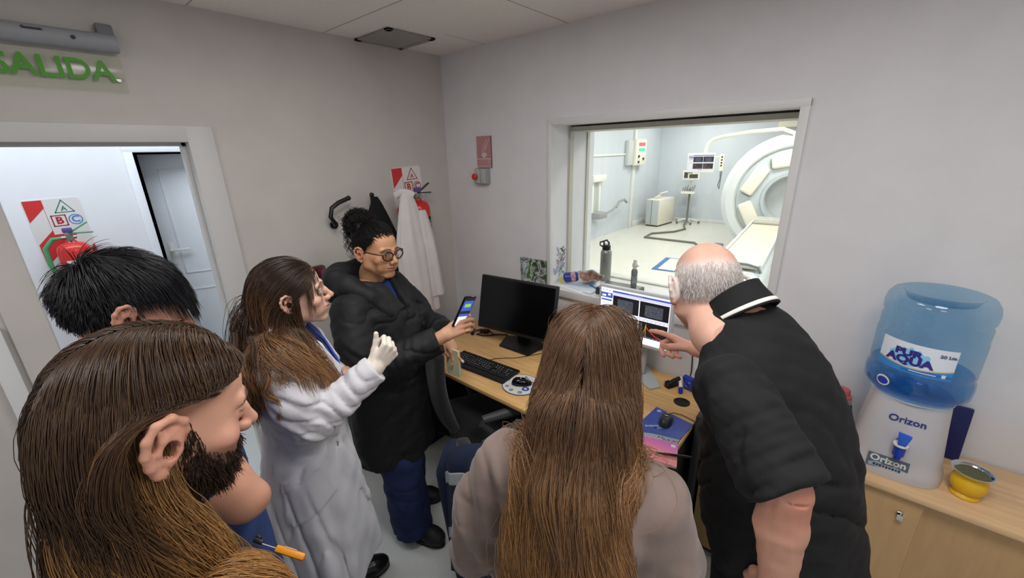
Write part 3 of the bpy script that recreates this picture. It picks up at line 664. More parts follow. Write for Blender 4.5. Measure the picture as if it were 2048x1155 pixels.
t = thing('water_bottle', 'grey steel bottle with a black loop lid on the window sill', 'bottle', (1.15, 0.33, SZ0))
b = MB(); b.lathe([(0, 0), (0.034, 0), (0.0365, 0.004), (0.0365, 0.185), (0.034, 0.20), (0.024, 0.212), (0, 0.212)], (1.15, 0.325, SZ0), 32); b.build('flask', mat('bottle_grey', '8f948b', 0.32, 0.5, var=0.06), t)
b = MB(); b.lathe([(0, 0.206), (0.027, 0.206), (0.0275, 0.235), (0.022, 0.243), (0, 0.243)], (1.15, 0.325, SZ0), 24); b.tube([(1.135 + 0.0, 0.325, SZ0 + 0.238), (1.128, 0.325, SZ0 + 0.262), (1.15, 0.325, SZ0 + 0.272), (1.168, 0.325, SZ0 + 0.255), (1.163, 0.325, SZ0 + 0.236)], 0.006, 8)
b.tube([(1.126, 0.32, SZ0 + 0.225), (1.108, 0.315, SZ0 + 0.235), (1.108, 0.315, SZ0 + 0.255), (1.128, 0.32, SZ0 + 0.262)], 0.005, 8); b.build('lid', m_black, t)
t = thing('speaker_bar', 'flat black and grey device on the sill behind the silver monitor', 'device', (1.36, 0.13, SZ0))
M = Matrix.Translation((1.362, 0.115, SZ0)) @ rotz(0.04)
b = MB(); b.box((0, 0, 0.0225), (0.24, 0.17, 0.044), M, 0.004); b.build('body', m_dark, t)
b = MB(); b.box((0, 0, 0.0455), (0.22, 0.15, 0.002), M); b.build('top_plate', mat('plate_grey', '7c7e78', 0.3, 0.4, color2='4a4b47', vscale=14, var=0.1), t)
b = MB()
for k in range(2): b.cyl(M @ V(-0.121, -0.055 + 0.028 * k, 0.022), M @ V(-0.124, -0.015 + 0.028 * k, 0.022), 0.009, n=14)
b.build('knob', m_metal, t)
t = thing('spray_bottle', 'small clear spray bottle with a translucent cap on the grey device', 'bottle', (1.435, 0.175, SZ0 + 0.046))
b = MB(); b.lathe([(0, 0), (0.017, 0), (0.018, 0.005), (0.018, 0.075), (0.019, 0.095), (0.012, 0.11), (0, 0.11)], (1.425, 0.165, SZ0 + 0.047), 24); b.build('body', mat('spray_grey', '7f8684', 0.25, 0.0, trans=0.3), t)
b = MB(); b.lathe([(0, 0.108), (0.011, 0.108), (0.011, 0.122), (0.0155, 0.124), (0.0155, 0.137), (0.010, 0.15), (0.011, 0.165), (0, 0.167)], (1.425, 0.165, SZ0 + 0.047), 20); b.box((1.440, 0.155, SZ0 + 0.047 + 0.133), (0.025, 0.01, 0.01), None, 0.002); b.build('pump_cap', mat('cap_clear', 'd9d6cb', 0.3), t)
b = MB(); b.lathe([(0.0183, 0.02), (0.0183, 0.07)], (1.425, 0.165, SZ0 + 0.047), 24, close=False); b.build('label', mat('spray_label', 'a5aaa8', 0.5, color2='5c6165', vscale=70), t)

# ================================================================ on the walls
# children's poster
t = thing('poster', 'crumpled colourful poster of green and blue swirls on the wall beside the window', 'poster', (0.79, 0, 1.17))
m_post = bpy.data.materials.new('poster_print'); m_post.use_nodes = True; nt = m_post.node_tree; bs = nt.nodes['Principled BSDF']; bs.inputs['Roughness'].default_value = 0.4
tc = nt.nodes.new('ShaderNodeTexCoord'); nz = nt.nodes.new('ShaderNodeTexNoise'); nz.inputs['Scale'].default_value = 7; nz.inputs['Distortion'].default_value = 3.0; nz.inputs['Detail'].default_value = 3
rp = nt.nodes.new('ShaderNodeValToRGB'); rp.color_ramp.interpolation = 'CONSTANT'
pts = [(0, '2f3a37'), (0.36, '4a6244'), (0.42, '5f8052'), (0.47, 'c9cdc8'), (0.52, '6f98bd'), (0.555, 'b8c2c6'), (0.60, '34524a'), (0.64, 'a77f7c'), (0.70, 'd0d3d2')]
rp.color_ramp.elements[0].color = lin(pts[0][1]); rp.color_ramp.elements[1].position = pts[1][0]; rp.color_ramp.elements[1].color = lin(pts[1][1])
for p, c in pts[2:]: e = rp.color_ramp.elements.new(p); e.color = lin(c)
nt.links.new(tc.outputs['Object'], nz.inputs['Vector']); nt.links.new(nz.outputs['Fac'], rp.inputs[0]); nt.links.new(rp.outputs[0], bs.inputs['Base Color'])
r3 = np.random.default_rng(5); ph = r3.random(12) * 6
def pos(u, v):
    y = -0.006 - 0.005 * (math.sin(7 * u + 5 * v + ph[0]) * math.sin(9 * v - 4 * u + ph[1]) + 0.6 * math.sin(17 * u + ph[2]) * math.sin(13 * v + ph[3]))
    return V(0.685 + 0.215 * u, min(y, -0.0015), 1.265 - 0.235 * v)
b = MB(); b.sheet(pos, 26, 26); b.build('sheet', m_post, t, smooth=0.25, solid=0.0008)
# pink sign + emergency button
t = thing('warning_sign', 'faded pink emergency-stop sign with a hand symbol on the wall above a red button', 'sign', (0.385, 0, 1.94))
m_pk = mat('sign_pink', 'b98488', 0.45, var=0.04); m_pk2 = mat('sign_white', 'd9c3c4', 0.5); m_pk3 = mat('sign_pale', 'c49a9e', 0.5); m_red = mat('sign_edge', '6d3338', 0.5)
b = MB(); b.box2((0.318, -0.009, 1.842), (0.450, -0.001, 2.043), 0.001); b.build('plate', m_red, t)
SB = lambda x, z: on_back(0.385 + x, 1.94 + z, -0.0095)
b = MB(); b.box((0, 0, 0), (0.130, 0.200, 0.0012), SB(-0.001, 0.002)); b.build('face', m_pk, t)
b = MB(); b.box((0, -0.041, 0.001), (0.13, 0.006, 0.0012), SB(0, 0))
def bar(p, q, wd): 
    d = V(q[0] - p[0], q[1] - p[1], 0); b.box((0, 0, 0), (d.length, wd, 0.0012), SB(0, 0) @ Matrix.Translation(((p[0] + q[0]) / 2, (p[1] + q[1]) / 2, 0.001)) @ rotz(math.atan2(d.y, d.x)))
for p, q in (((-0.02, 0.0), (-0.005, 0.03)), ((-0.005, 0.03), (0.022, 0.075)), ((0.022, 0.075), (0.03, 0.085)), ((-0.02, 0.0), (-0.018, 0.012)), ((0.0, 0.008), (0.02, 0.028)), ((0.02, 0.028), (0.045, 0.075)), ((0.01, 0.02), (0.018, 0.045)), ((0.045, 0.075), (0.05, 0.085)), ((-0.02, 0.0), (0.002, 0.008))): bar(p, q, 0.004)
b.prism([(0.026 * math.cos(a), 0.022 * math.sin(a)) for a in [PI * i / 12 for i in range(13)]], 0.0012, SB(0.002, -0.022)); b.box((0, -0.027, 0.001), (0.024, 0.014, 0.0012), SB(0.002, 0))
b.build('hand_symbol', m_pk2, t)
b = MB(); b.box((-0.012, -0.062, 0.001), (0.078, 0.026, 0.0008), SB(0, 0)); b.box((0.046, -0.062, 0.001), (0.028, 0.026, 0.0008), SB(0, 0)); b.box((0, -0.089, 0.001), (0.128, 0.018, 0.0008), SB(0, 0)); b.build('text_panel', m_pk3, t)
b = MB()
for k in range(8): b.box((-0.045 + 0.0095 * k, -0.057, 0.0018), (0.007, 0.007, 0.0004), SB(0, 0)); b.box((-0.045 + 0.0095 * k, -0.068, 0.0018), (0.007, 0.006, 0.0004), SB(0, 0))
b.build('panel_print', m_pk, t)
t = thing('emergency_button', 'grey switch box with a red mushroom button below the pink sign', 'switch', (0.38, 0, 1.78))
m_bx = mat('switch_grey', '9fa3a2', 0.45)
b = MB(); b.box2((0.318, -0.045, 1.737), (0.428, -0.001, 1.838), 0.006); b.build('enclosure', m_bx, t)
b = MB(); b.box2((0.325, -0.053, 1.742), (0.376, -0.0445, 1.834), 0.002); b.box2((0.380, -0.050, 1.742), (0.424, -0.0445, 1.834), 0.003); b.build('cover', mat('switch_light', 'b3b7b7', 0.4), t)
b = MB(); M = on_back(0.345, 1.785, -0.05); b.lathe([(0.0, 0), (0.014, 0), (0.012, 0.014), (0.021, 0.018), (0.021, 0.027), (0.016, 0.032), (0, 0.033)], n=28, M=M); b.build('button', mat('button_red', 'c9382a', 0.35), t)

m_red2 = mat('extinguisher_red', 'cf2b26', 0.3, coat=0.3); m_brd = mat('board_white', 'e2e1e0', 0.4); m_brdred = mat('board_red', 'd03438', 0.45); m_line = mat('line_red', 'b0433f', 0.5)
m_grn = mat('class_green', '3f7a63', 0.5); m_blu = mat('class_blue', '4a86cf', 0.5); m_hose = mat('hose_dark', '2b2a2a', 0.5)
def extinguisher(yc, ztop, H, Wd, x0, tilt, label_b, label_e, red_letters, hose_mat, ex_z, ex_y, ex_r):
    """board Wd x H on the plane x=x0, top edge ztop, centred at yc"""
    t = thing('extinguisher_board', label_b, 'sign', (x0, yc, ztop - H / 2), 'fire extinguisher boards')
    M = on_left(yc, ztop, x0) @ rotz(tilt)          # local x right, y up from the top edge
    def rr(x0_, y0_, x1_, y1_, r):
        o = []
        for cx_, cy_, a0 in ((x1_ - r, y1_ - r, 0), (x0_ + r, y1_ - r, 90), (x0_ + r, y0_ + r, 180), (x1_ - r, y0_ + r, 270)):
            for q in range(5): a = math.radians(a0 + q * 22.5); o.append((cx_ + r * math.cos(a), cy_ + r * math.sin(a)))
        return o
    h = Wd / 2
    b = MB(); b.prism(rr(-h, -H, h, 0, 0.02), 0.003, M); b.build('plate', m_brd, t)
    b = MB()
    # diagonal red stripes clipped to the plate, leaving the class panel white
    def clip(poly, a, bb, cc):
        out = []
        for i in range(len(poly)):
            p, q = poly[i], poly[(i + 1) % len(poly)]; dp = a * p[0] + bb * p[1] - cc; dq = a * q[0] + bb * q[1] - cc
            if dp <= 0: out.append(p)
            if dp * dq < 0: s_ = dp / (dp - dq); out.append((p[0] + (q[0] - p[0]) * s_, p[1] + (q[1] - p[1]) * s_))
        return out
    def stripe(poly, d0, d1):
        q = clip(clip(poly, -1, 1.0, d1), 1, -1.0, -d0)
        if len(q) > 2: b.prism(q, 0.0009, M @ Matrix.Translation((0, 0, 0.003)))
    full = [(-h + 0.004, -H + 0.01), (h - 0.004, -H + 0.01), (h - 0.004, -0.245 * Wd / 0.235), (-h + 0.07, -0.245 * Wd / 0.235), (-h + 0.07, -0.004), (-h + 0.004, -0.004)]
    left = [(-h + 0.004, -H + 0.01), (-h + 0.084, -H + 0.01), (-h + 0.084, -0.004), (-h + 0.004, -0.004)]
    right = [(-h + 0.084, -H + 0.01), (h - 0.004, -H + 0.01), (h - 0.004, -0.215), (-h + 0.084, -0.215)]
    for k in range(-1, 8):
        for poly in (left, right): stripe(poly, h - 0.135 - 0.27 * k, h - 0.27 * k)
    b.build('red_stripes', m_brdred, t, smooth=None)
    b = MB(); Z = 0.0032; zz = lambda x, y: M @ Matrix.Translation((x, y, Z))
    b.box((-h + 0.082, -0.12, Z), (0.0018, 0.225, 0.0008), M)
    cxx = (-h + 0.084 + h) / 2
    S = lambda p, q, wd: b.box((0, 0, 0), (math.hypot(q[0] - p[0], q[1] - p[1]) + wd, wd, 0.0012), zz((p[0] + q[0]) / 2, (p[1] + q[1]) / 2) @ rotz(math.atan2(q[1] - p[1], q[0] - p[0])))
    b.build('panel_line', m_line, t, smooth=None)
    ma, mb_, mc = (m_line, m_line, m_line) if red_letters else (m_grn, mat('class_red', 'b02c3a', 0.5), m_blu)
    b = MB(); tri = [(cxx - 0.042, -0.085), (cxx + 0.042, -0.085), (cxx, -0.012)]
    for i in range(3): S(tri[i], tri[(i + 1) % 3], 0.005)
    b.build('class_mark', ma, t, smooth=None)
    text('class_letter', 'A', 0.040, ma, zz(cxx, -0.064) , t, 0.0006, bold=0.0008)
    b = MB(); s0 = cxx - 0.036; sq = [(s0 - 0.030, -0.165), (s0 + 0.030, -0.165), (s0 + 0.030, -0.102), (s0 - 0.030, -0.102)]
    for i in range(4): S(sq[i], sq[(i + 1) % 4], 0.006)
    b.build('class_mark', mb_, t, smooth=None); text('class_letter', 'B', 0.058, mb_, zz(s0, -0.134), t, 0.0006, bold=0.002)
    b = MB(); c0 = cxx + 0.035
    b.lathe([(0.027, 0), (0.032, 0), (0.032, 0.001), (0.027, 0.001)], n=36, M=zz(c0, -0.134), close=False)
    b.build('class_mark', mc, t, smooth=None); text('class_letter', 'C', 0.054, mc, zz(c0, -0.134), t, 0.0006, bold=0.0015)
    # the extinguisher itself
    e = thing('fire_extinguisher', label_e, 'fire extinguisher', (x0 + 0.10, ex_y, ex_z - 0.5), 'fire extinguishers')
    ax = x0 + ex_r + 0.03
    b = MB(); b.lathe([(0, -0.50), (ex_r * 0.95, -0.50), (ex_r, -0.49), (ex_r, -0.05), (ex_r * 0.93, -0.025), (ex_r * 0.7, -0.006), (0.03, 0.0), (0.022, 0.012), (0, 0.012)], (ax, ex_y, ex_z), 36); b.build('cylinder', m_red2, e)
    b = MB(); b.cyl((ax, ex_y, ex_z + 0.005), (ax, ex_y, ex_z + 0.05), 0.019, n=16); b.cyl((ax, ex_y - 0.035, ex_z + 0.032), (ax, ex_y + 0.03, ex_z + 0.032), 0.012, n=12); b.cyl((ax + 0.01, ex_y, ex_z + 0.03), (ax + 0.035, ex_y, ex_z + 0.03), 0.015, n=16); b.build('valve', m_metal, e)
    b = MB(); b.box((ax, ex_y + 0.055, ex_z + 0.052), (0.02, 0.11, 0.008), None, 0.003, 2, Matrix.Rotation(-0.05, 4, 'X')); b.box((ax, ex_y + 0.05, ex_z + 0.085), (0.02, 0.11, 0.008), None, 0.003, 2, Matrix.Rotation(0.55, 4, 'X')); b.build('lever', hose_mat if not red_letters else m_dark, e)
    b = MB(); b.box((ax, ex_y, ex_z + 0.075), (0.03, 0.045, 0.03), None, 0.006); b.build('safety_seal', mat('seal_violet', '5b4f8f', 0.5), e)
    b = MB(); b.tube([(ax, ex_y - 0.03, ex_z + 0.032), (ax, ex_y - 0.075, ex_z + 0.03), (ax, ex_y - 0.115, ex_z - 0.02), (ax, ex_y - 0.118, ex_z - 0.12), (ax, ex_y - 0.10, ex_z - 0.24), (ax, ex_y - 0.09, ex_z - 0.32)], [0.010, 0.012, 0.013, 0.013, 0.012, 0.012], 10); b.build('hose', hose_mat, e)
    def lab(u, v, k=1.004):
        a = -0.95 + 1.5 * u + 0.25; return V(ax + ex_r * k * math.cos(a), ex_y + ex_r * k * math.sin(a), ex_z - 0.10 - 0.15 * v)
    b = MB(); b.sheet(lab, 14, 2); b.build('label', mat('ext_label', 'e4e4e6', 0.5) if not red_letters else mat('ext_label_dark', '2a1a1c', 0.5), e, smooth=1.5)
    b = MB(); r4 = np.random.default_rng(9)
    for k in range(22):
        u, v = r4.random() * 0.8 + 0.1, r4.random() * 0.8 + 0.1; wd = 0.03 + 0.1 * r4.random()
        b.sheet(lambda a, c: lab(u + wd * a, v + 0.03 * c, 1.01), 2, 1)
    b.build('label_print', mat('ext_print', '6a6f86', 0.6) if not red_letters else m_brd, e, smooth=None)
    b = MB(); b.box((x0 + 0.015, ex_y, ex_z - 0.05), (0.02, 0.04, 0.05), None, 0.004); b.build('wall_hook', m_metal, e)
m_hgreen = mat('hose_green', '4f9a6a', 0.45)
extinguisher(-0.377, 1.862, 0.86, 0.235, 0.0, 0.05, 'red and white striped extinguisher board partly behind a hanging white coat', 'red fire extinguisher behind the white coat hanging near the corner', True, m_hose, 1.64, -0.37, 0.072)
extinguisher(-1.985, 1.735, 0.80, 0.245, CX, 0.02, 'striped red and white extinguisher board on the corridor wall seen through the doorway', 'red fire extinguisher with a green hose in the corridor', False, m_hgreen, 1.475, -1.965, 0.078)
# corridor blue sign
t = thing('corridor_sign', 'blue sign with a white border above the corridor door', 'sign', (CX, -1.2, 2.13))
M = on_left(-1.215, 2.125, CX); b = MB(); b.box((0, 0, 0.002), (0.47, 0.165, 0.003), M); b.build('border', m_doorleaf, t)
b = MB(); b.box((0, 0, 0.004), (0.45, 0.15, 0.003), M); b.build('edge_line', mat('sign_blue', '2f6fc0', 0.4), t)
b = MB(); b.box((0, 0, 0.0058), (0.43, 0.13, 0.001), M); b.build('white_line', m_doorleaf, t)
b = MB(); b.box((0, 0, 0.0066), (0.418, 0.118, 0.001), M); b.build('panel', mat('sign_blue', '2f6fc0', 0.4), t)

# emergency light and exit sign over the door
t = thing('emergency_light', 'grey tubular emergency lamp fixed above the exit sign', 'light', (0, -2.05, 2.36))
b = MB(); M = Matrix.Translation((0.03, -2.05, 2.375)); b.tube([(0.035, -2.40, 2.377), (0.035, -1.70, 2.377)], 0.036, 20, flat=0.9); b.build('housing', mat('lamp_housing', '9a9da3', 0.5), t)
b = MB(); b.box((0.02, -1.725, 2.42), (0.035, 0.05, 0.05), None, 0.006); b.build('bracket', mat('bracket_grey', '77787b', 0.5), t)
b = MB(); b.cyl((0.065, -1.825, 2.377), (0.073, -1.825, 2.377), 0.007, n=12); b.build('test_button', m_black, t)
text('lettering', 'Gamasonic', 0.0115, m_black, on_left(-1.925, 2.390, 0.0705), t, 0.0004, bold=0.0006)
t = thing('exit_sign', 'clear panel with green SALIDA lettering above the doorway', 'sign', (0, -1.92, 2.27))
b = MB(); b.box2((0.012, -2.17, 2.205), (0.018, -1.70, 2.337), 0.002); b.build('panel', clear_mat('sign_acrylic', 'fbfcf8', rough=0.15), t)
text('lettering', 'SALIDA', 0.100, mat('exit_green', '4f9a2c', 0.5), on_left(-1.730, 2.276, 0.0185), t, 0.0008, align='RIGHT', bold=0.0022, sx=0.98)
b = MB(); b.box2((0.002, -1.735, 2.245), (0.012, -1.715, 2.255)); b.build('clip', m_metal, t)

# coat pegs
t = thing('coat_rack', 'black wall rack with curved tube hooks behind the person in the black jacket', 'coat rack', (0, -0.75, 1.55))
for y in (-0.93, -0.70):
    b = MB(); b.cyl((0.001, y, 1.552), (0.014, y, 1.552), 0.024, n=20, bevel=0.003); b.build('wall_plate', m_black, t)
for y in (-0.93, -0.70):
    b = MB(); b.tube([(0.015, y, 1.555), (0.07, y - 0.02, 1.565), (0.082, y - 0.05, 1.61), (0.082, y - 0.035, 1.66), (0.08, y + 0.01, 1.685), (0.08, y + 0.075, 1.705)] if y < -0.8 else [(0.015, y, 1.55), (0.06, y, 1.58), (0.08, y, 1.65), (0.08, y, 1.71)], 0.0125, 10); b.ball((0.08, y + 0.075, 1.705) if y < -0.8 else (0.08, y, 1.71), 0.0145, 12, 8); b.build('hook', m_black, t)
# black garment on the second peg
m_blkcloth = mat('black_cloth', '0f1012', 0.95, bump=0.3, bscale=60)
t = thing('black_garment', 'black garment hanging from a wall peg behind the curly-haired head', 'jacket', (0.08, -0.68, 1.2))
def hang(yc, xc, ztop, zbot, wtop, wbot, dep, folds, amp, shift=0.0, seed=0, shoulder=0.25):
    rs = np.random.default_rng(seed); ph_ = rs.random(8) * 6
    def f(u, v):
        a = u * 2 * PI; vv = v
        wv = wtop + (wbot - wtop) * min(1, (vv / shoulder)) ** 0.8
        fold = 1 + amp * min(1, vv * 3) * (math.sin(folds * a + ph_[0] + 1.5 * vv) + 0.5 * math.sin((folds * 2 + 1) * a + ph_[1] - vv))
        return V(xc + dep * (0.4 + 0.6 * min(1, vv * 2)) * math.sin(a) * fold, yc + shift * vv + wv * math.cos(a) * (1 + 0.3 * (fold - 1)), ztop - (ztop - zbot) * vv)
    return f
b = MB(); f = hang(-0.700, 0.115, 1.70, 0.95, 0.012, 0.125, 0.05, 5, 0.10, 0.01, 2, 0.35); b.sheet(f, 60, 30); b.build('cloth', m_blkcloth, t, smooth=1.5)
# white coat hanging over the extinguisher board
t = thing('lab_coat', 'pale grey-white lab coat hanging on the wall over the extinguisher', 'coat', (0.12, -0.50, 1.2))
m_coat = mat('coat_cotton', 'd7d1d2', 0.85, var=0.04, vscale=12, bump=0.15, bscale=120)
b = MB(); f = hang(-0.560, 0.238, 1.715, 0.92, 0.035, 0.130, 0.055, 4, 0.16, 0.05, 4, 0.45); b.sheet(f, 90, 40); b.build('body', m_coat, t, smooth=1.5)
b = MB(); g = hang(-0.465, 0.250, 1.60, 1.02, 0.03, 0.06, 0.045, 3, 0.16, 0.06, 7, 0.3); b.sheet(g, 50, 30); b.build('sleeve', m_coat, t, smooth=1.5)
b = MB(); b.tube([(0.18, -0.60, 1.70), (0.22, -0.585, 1.725), (0.25, -0.555, 1.715), (0.25, -0.52, 1.70)], 0.012, 8, flat=2.0); b.build('collar', m_coat, t, smooth=1.5)
# dark red wall box behind the lab-coat wearer's face
t = thing('wall_box', 'small dark red box on the wall beside the lab-coat wearer\'s face', 'box', (0, -1.06, 1.26))
b = MB(); b.box2((0.001, -1.12, 1.17), (0.05, -1.04, 1.335), 0.012); b.build('body', mat('box_maroon', '4a1a26', 0.2), t)
b = MB(); b.box2((0.05, -1.075, 1.20), (0.053, -1.05, 1.31), 0.001); b.build('stripe', mat('box_pink', '8a3a50', 0.3), t)

# ================================================================ on the low cabinet
CT = 0.7875
t = thing('thermos', 'tall black thermos with a red screw cap on the cabinet', 'thermos', (2.476, -0.16, CT))
b = MB(); b.lathe([(0, 0), (0.041, 0), (0.043, 0.006), (0.043, 0.135), (0.041, 0.15), (0.036, 0.16), (0, 0.16)], (2.476, -0.16, CT), 28); b.build('flask', mat('thermos_black', '17191c', 0.35), t)
b = MB(); b.lathe([(0.0, 0.158), (0.035, 0.158), (0.036, 0.166), (0.034, 0.170), (0.036, 0.174), (0.034, 0.185), (0, 0.185)], (2.476, -0.16, CT), 28); b.build('steel_neck', m_chrome, t)
b = MB(); b.lathe([(0, 0.184), (0.034, 0.184), (0.033, 0.192), (0.026, 0.197), (0.025, 0.214), (0.022, 0.219), (0, 0.219)], (2.476, -0.16, CT), 28); b.build('cap', mat('cap_red', 'b5545a', 0.35), t)
t = thing('travel_mug', 'black mug with a red ring lid behind the thermos', 'mug', (2.378, -0.11, CT))
b = MB(); b.lathe([(0, 0), (0.045, 0), (0.047, 0.01), (0.05, 0.20), (0, 0.20)], (2.378, -0.11, CT), 28); b.build('cup', m_black, t)
b = MB(); b.lathe([(0.048, 0.20), (0.056, 0.202), (0.058, 0.225), (0.052, 0.24), (0.040, 0.243), (0.038, 0.235)], (2.378, -0.11, CT), 32, close=False); b.build('ring', mat('lid_red', 'b53036', 0.35), t)
b = MB(); b.lathe([(0, 0.2), (0.047, 0.2), (0.042, 0.236), (0.02, 0.243), (0, 0.244)], (2.378, -0.11, CT), 28); b.build('lid', m_dark, t)
JX, JY = 2.660, -0.195
m_disp = mat('dispenser_frost', 'e0dfe4', 0.25, trans=0.25, ior=1.2, coat=0.2)
t = thing('water_dispenser', 'frosted white water dispenser with a blue tap on the cabinet', 'water dispenser', (JX, JY, CT))
def sq(prof, n=48, p=3.0):
    rings = []
    return prof
b = MB()
def disp(u, v):
    a = u * 2 * PI; r = 0.142 - 0.034 * v ** 0.8 + (0.006 * math.exp(-((v - 0.1) / 0.06) ** 2)); c_, s_ = math.cos(a), math.sin(a); k = (abs(c_) ** 3 + abs(s_) ** 3) ** (-1 / 3)
    return V(JX + r * k * c_ * 0.97, JY + r * k * s_ * 0.97, CT + 0.0005 + 0.30 * v)
b.sheet(disp, 56, 16); b.lathe([(0, 0.30), (0.112, 0.30), (0.114, 0.296)], (JX, JY, CT), 48); b.build('stand', m_disp, t, smooth=0.9)
yf = JY - 0.122
b = MB(); TX = JX - 0.005
b.cyl((TX, yf + 0.02, CT + 0.155), (TX, yf - 0.035, CT + 0.155), 0.011, n=14); b.cyl((TX, yf - 0.032, CT + 0.115), (TX, yf - 0.032, CT + 0.155), 0.016, n=18, bevel=0.003); b.cyl((TX, yf - 0.032, CT + 0.10), (TX, yf - 0.032, CT + 0.118), 0.010, n=14)
b.build('tap', mat('tap_blue', '1e3fb4', 0.35), t)
b = MB(); b.cyl((TX, yf - 0.032, CT + 0.155), (TX, yf - 0.032, CT + 0.163), 0.021, n=22, bevel=0.002); b.build('tap_collar', m_white, t)
b = MB(); b.prism([(-0.010, 0), (0.010, 0), (0.020, 0.042), (-0.016, 0.048)], 0.012, frame((TX, yf - 0.038, CT + 0.163), (1, 0, 0), (0, -1, 0.0)) @ Matrix.Rotation(0, 4, 'X'), 0.002); b.build('tap_lever', mat('tap_lever_blue', '2f62d8', 0.3), t)
def on_disp(x, z, lean=0.11): return Matrix.Translation((x, 0, z)) @ Matrix(((1, 0, 0, 0), (0, math.sin(lean), -math.cos(lean), 0), (0, math.cos(lean), math.sin(lean), 0), (0, 0, 0, 1)))
def dispy(z): 
    v = (z - CT) / 0.30; return JY - 0.97 * (0.142 - 0.034 * v ** 0.8 + 0.006 * math.exp(-((v - 0.1) / 0.06) ** 2)) - 0.0015
def dm(x, z, lean=0.11): return Matrix.Translation((x, dispy(z), z)) @ Matrix(((1, 0, 0, 0), (0, math.sin(lean), -math.cos(lean), 0), (0, math.cos(lean), math.sin(lean), 0), (0, 0, 0, 1)))
text('brand_lettering', 'Orizon', 0.034, mat('print_navy', '2c3a86', 0.5), dm(JX - 0.002, CT + 0.232, 0.12), t, 0.0006, bold=0.0006)
b = MB(); b.box((0, 0, 0), (0.112, 0.052, 0.0016), dm(JX - 0.02, CT + 0.055)); b.build('brand_plate', mat('plate_dark', '5a6a78', 0.4), t)
b = MB(); b.prism([(-0.05, -0.024), (0.05, -0.024), (0.05, -0.012), (0.02, -0.004), (0, -0.014), (-0.025, -0.002), (-0.05, -0.012)], 0.0008, dm(JX - 0.02, CT + 0.055) @ Matrix.Translation((0, 0, 0.0009))); b.build('plate_wave', mat('plate_light', '9db4c4', 0.4), t)
text('plate_lettering', 'Orizon', 0.034, m_white, dm(JX - 0.02, CT + 0.064) @ Matrix.Translation((0, 0, 0.0016)), t, 0.0004, bold=0.001)
b = MB(); Mt = dm(JX - 0.02, CT + 0.042) @ Matrix.Translation((0, 0, 0.0022))
for k in range(9): b.box((-0.034 + 0.0085 * k, 0, 0), (0.006, 0.008 - 0.002 * (k % 2), 0.0006), Mt)
b.build('plate_subtitle', mat('plate_sub', '2d3340', 0.4), t)
# jug
t = thing('water_jug', 'large blue translucent water jug upside down on the dispenser', 'water jug', (JX, JY, CT + 0.31))
JZ = CT + 0.302; R0 = 0.1385
m_jug = clear_mat('jug_blue', 'd8ecf8', rough=0.03); m_jug2 = clear_mat('jug_blue_deep', 'c4e3fa', rough=0.06)
prof = [(0.03, -0.02), (0.035, 0.0), (0.09, 0.003), (0.125, 0.012), (R0 * 1.02, 0.032), (R0 * 1.03, 0.06), (R0 * 1.02, 0.082), (R0 * 0.975, 0.09), (R0 * 0.975, 0.10), (R0, 0.108), (R0, 0.225), (R0 * 0.985, 0.232), (R0 * 0.985, 0.240), (R0 * 0.99, 0.247), (R0 * 0.99, 0.275), (R0 * 0.965, 0.283), (R0 * 0.965, 0.291), (R0, 0.30), (R0 * 1.01, 0.325), (R0 * 0.975, 0.35), (R0 * 0.89, 0.368), (R0 * 0.78, 0.375), (R0 * 0.70, 0.368), (R0 * 0.62, 0.345), (R0 * 0.3, 0.338), (0, 0.337)]
b = MB(); b.lathe(prof, (JX, JY, JZ), 72, close=False); b.build('shell', m_jug, t, smooth=1.0)
wp = [(0, 0.006), (0.09, 0.008), (0.122, 0.017), (R0 * 0.99, 0.034), (R0 * 1.0, 0.06), (R0 * 0.99, 0.08), (R0 * 0.95, 0.09), (R0 * 0.95, 0.10), (R0 * 0.96, 0.1035), (0, 0.104)]
b = MB(); b.lathe(wp, (JX, JY, JZ), 64, close=False); b.build('water', m_jug2, t, smooth=0.5)
FA = math.atan2(CAM.y - JY, CAM.x - JX) - 0.10
def wrap_me(o, rr, aa, zc):
    for v in o.data.vertices:
        a = aa + v.co.x / rr; r = rr + v.co.z
        v.co = (JX + r * math.cos(a) - OFF[t.name].x, JY + r * math.sin(a) - OFF[t.name].y, zc + v.co.y - OFF[t.name].z)
def curved(name, pts, mt, lift, nseg=1, zc=JZ + 0.168, aa=FA):
    """label zone: polygon columns (x, y0, y1) wrapped round the jug"""
    b = MB()
    for (x0, a0, b0), (x1, a1, b1) in zip(pts, pts[1:]):
        vs = [b.bm.verts.new(p) for p in ((x0, a0, lift), (x1, a1, lift), (x1, b1, lift), (x0, b0, lift))]; b.bm.faces.new(vs)
    me = bpy.data.meshes.new(name); b.bm.to_mesh(me); b.bm.free(); me.materials.append(mt)
    o = bpy.data.objects.new(name, me); COL.objects.link(o); o.parent = t; OFF[o.name] = OFF[t.name]; wrap_me(o, R0, aa, zc); me.shade_smooth(); return o
xs = np.linspace(-0.105, 0.095, 33)
curved('label', [(x, -0.052, 0.052) for x in xs], mat('label_white', 'e3ebf5', 0.4), 0.0015)
curved('label_blue_band', [(x, -0.052, -0.022 - 0.012 * math.sin((x + 0.105) * 16) ) for x in xs], mat('label_blue', '3f8fd6', 0.4), 0.0019)
curved('label_pale_band', [(x, -0.046, -0.036 + 0.004 * math.sin(x * 40)) for x in xs[12:]], mat('label_pale', '2f6fc4', 0.4), 0.0023)
curved('label_gold_line', [(x, -0.021 - 0.012 * math.sin((x + 0.105) * 16), -0.0175 - 0.012 * math.sin((x + 0.105) * 16)) for x in xs], mat('label_gold', 'd9c48c', 0.4), 0.0021)
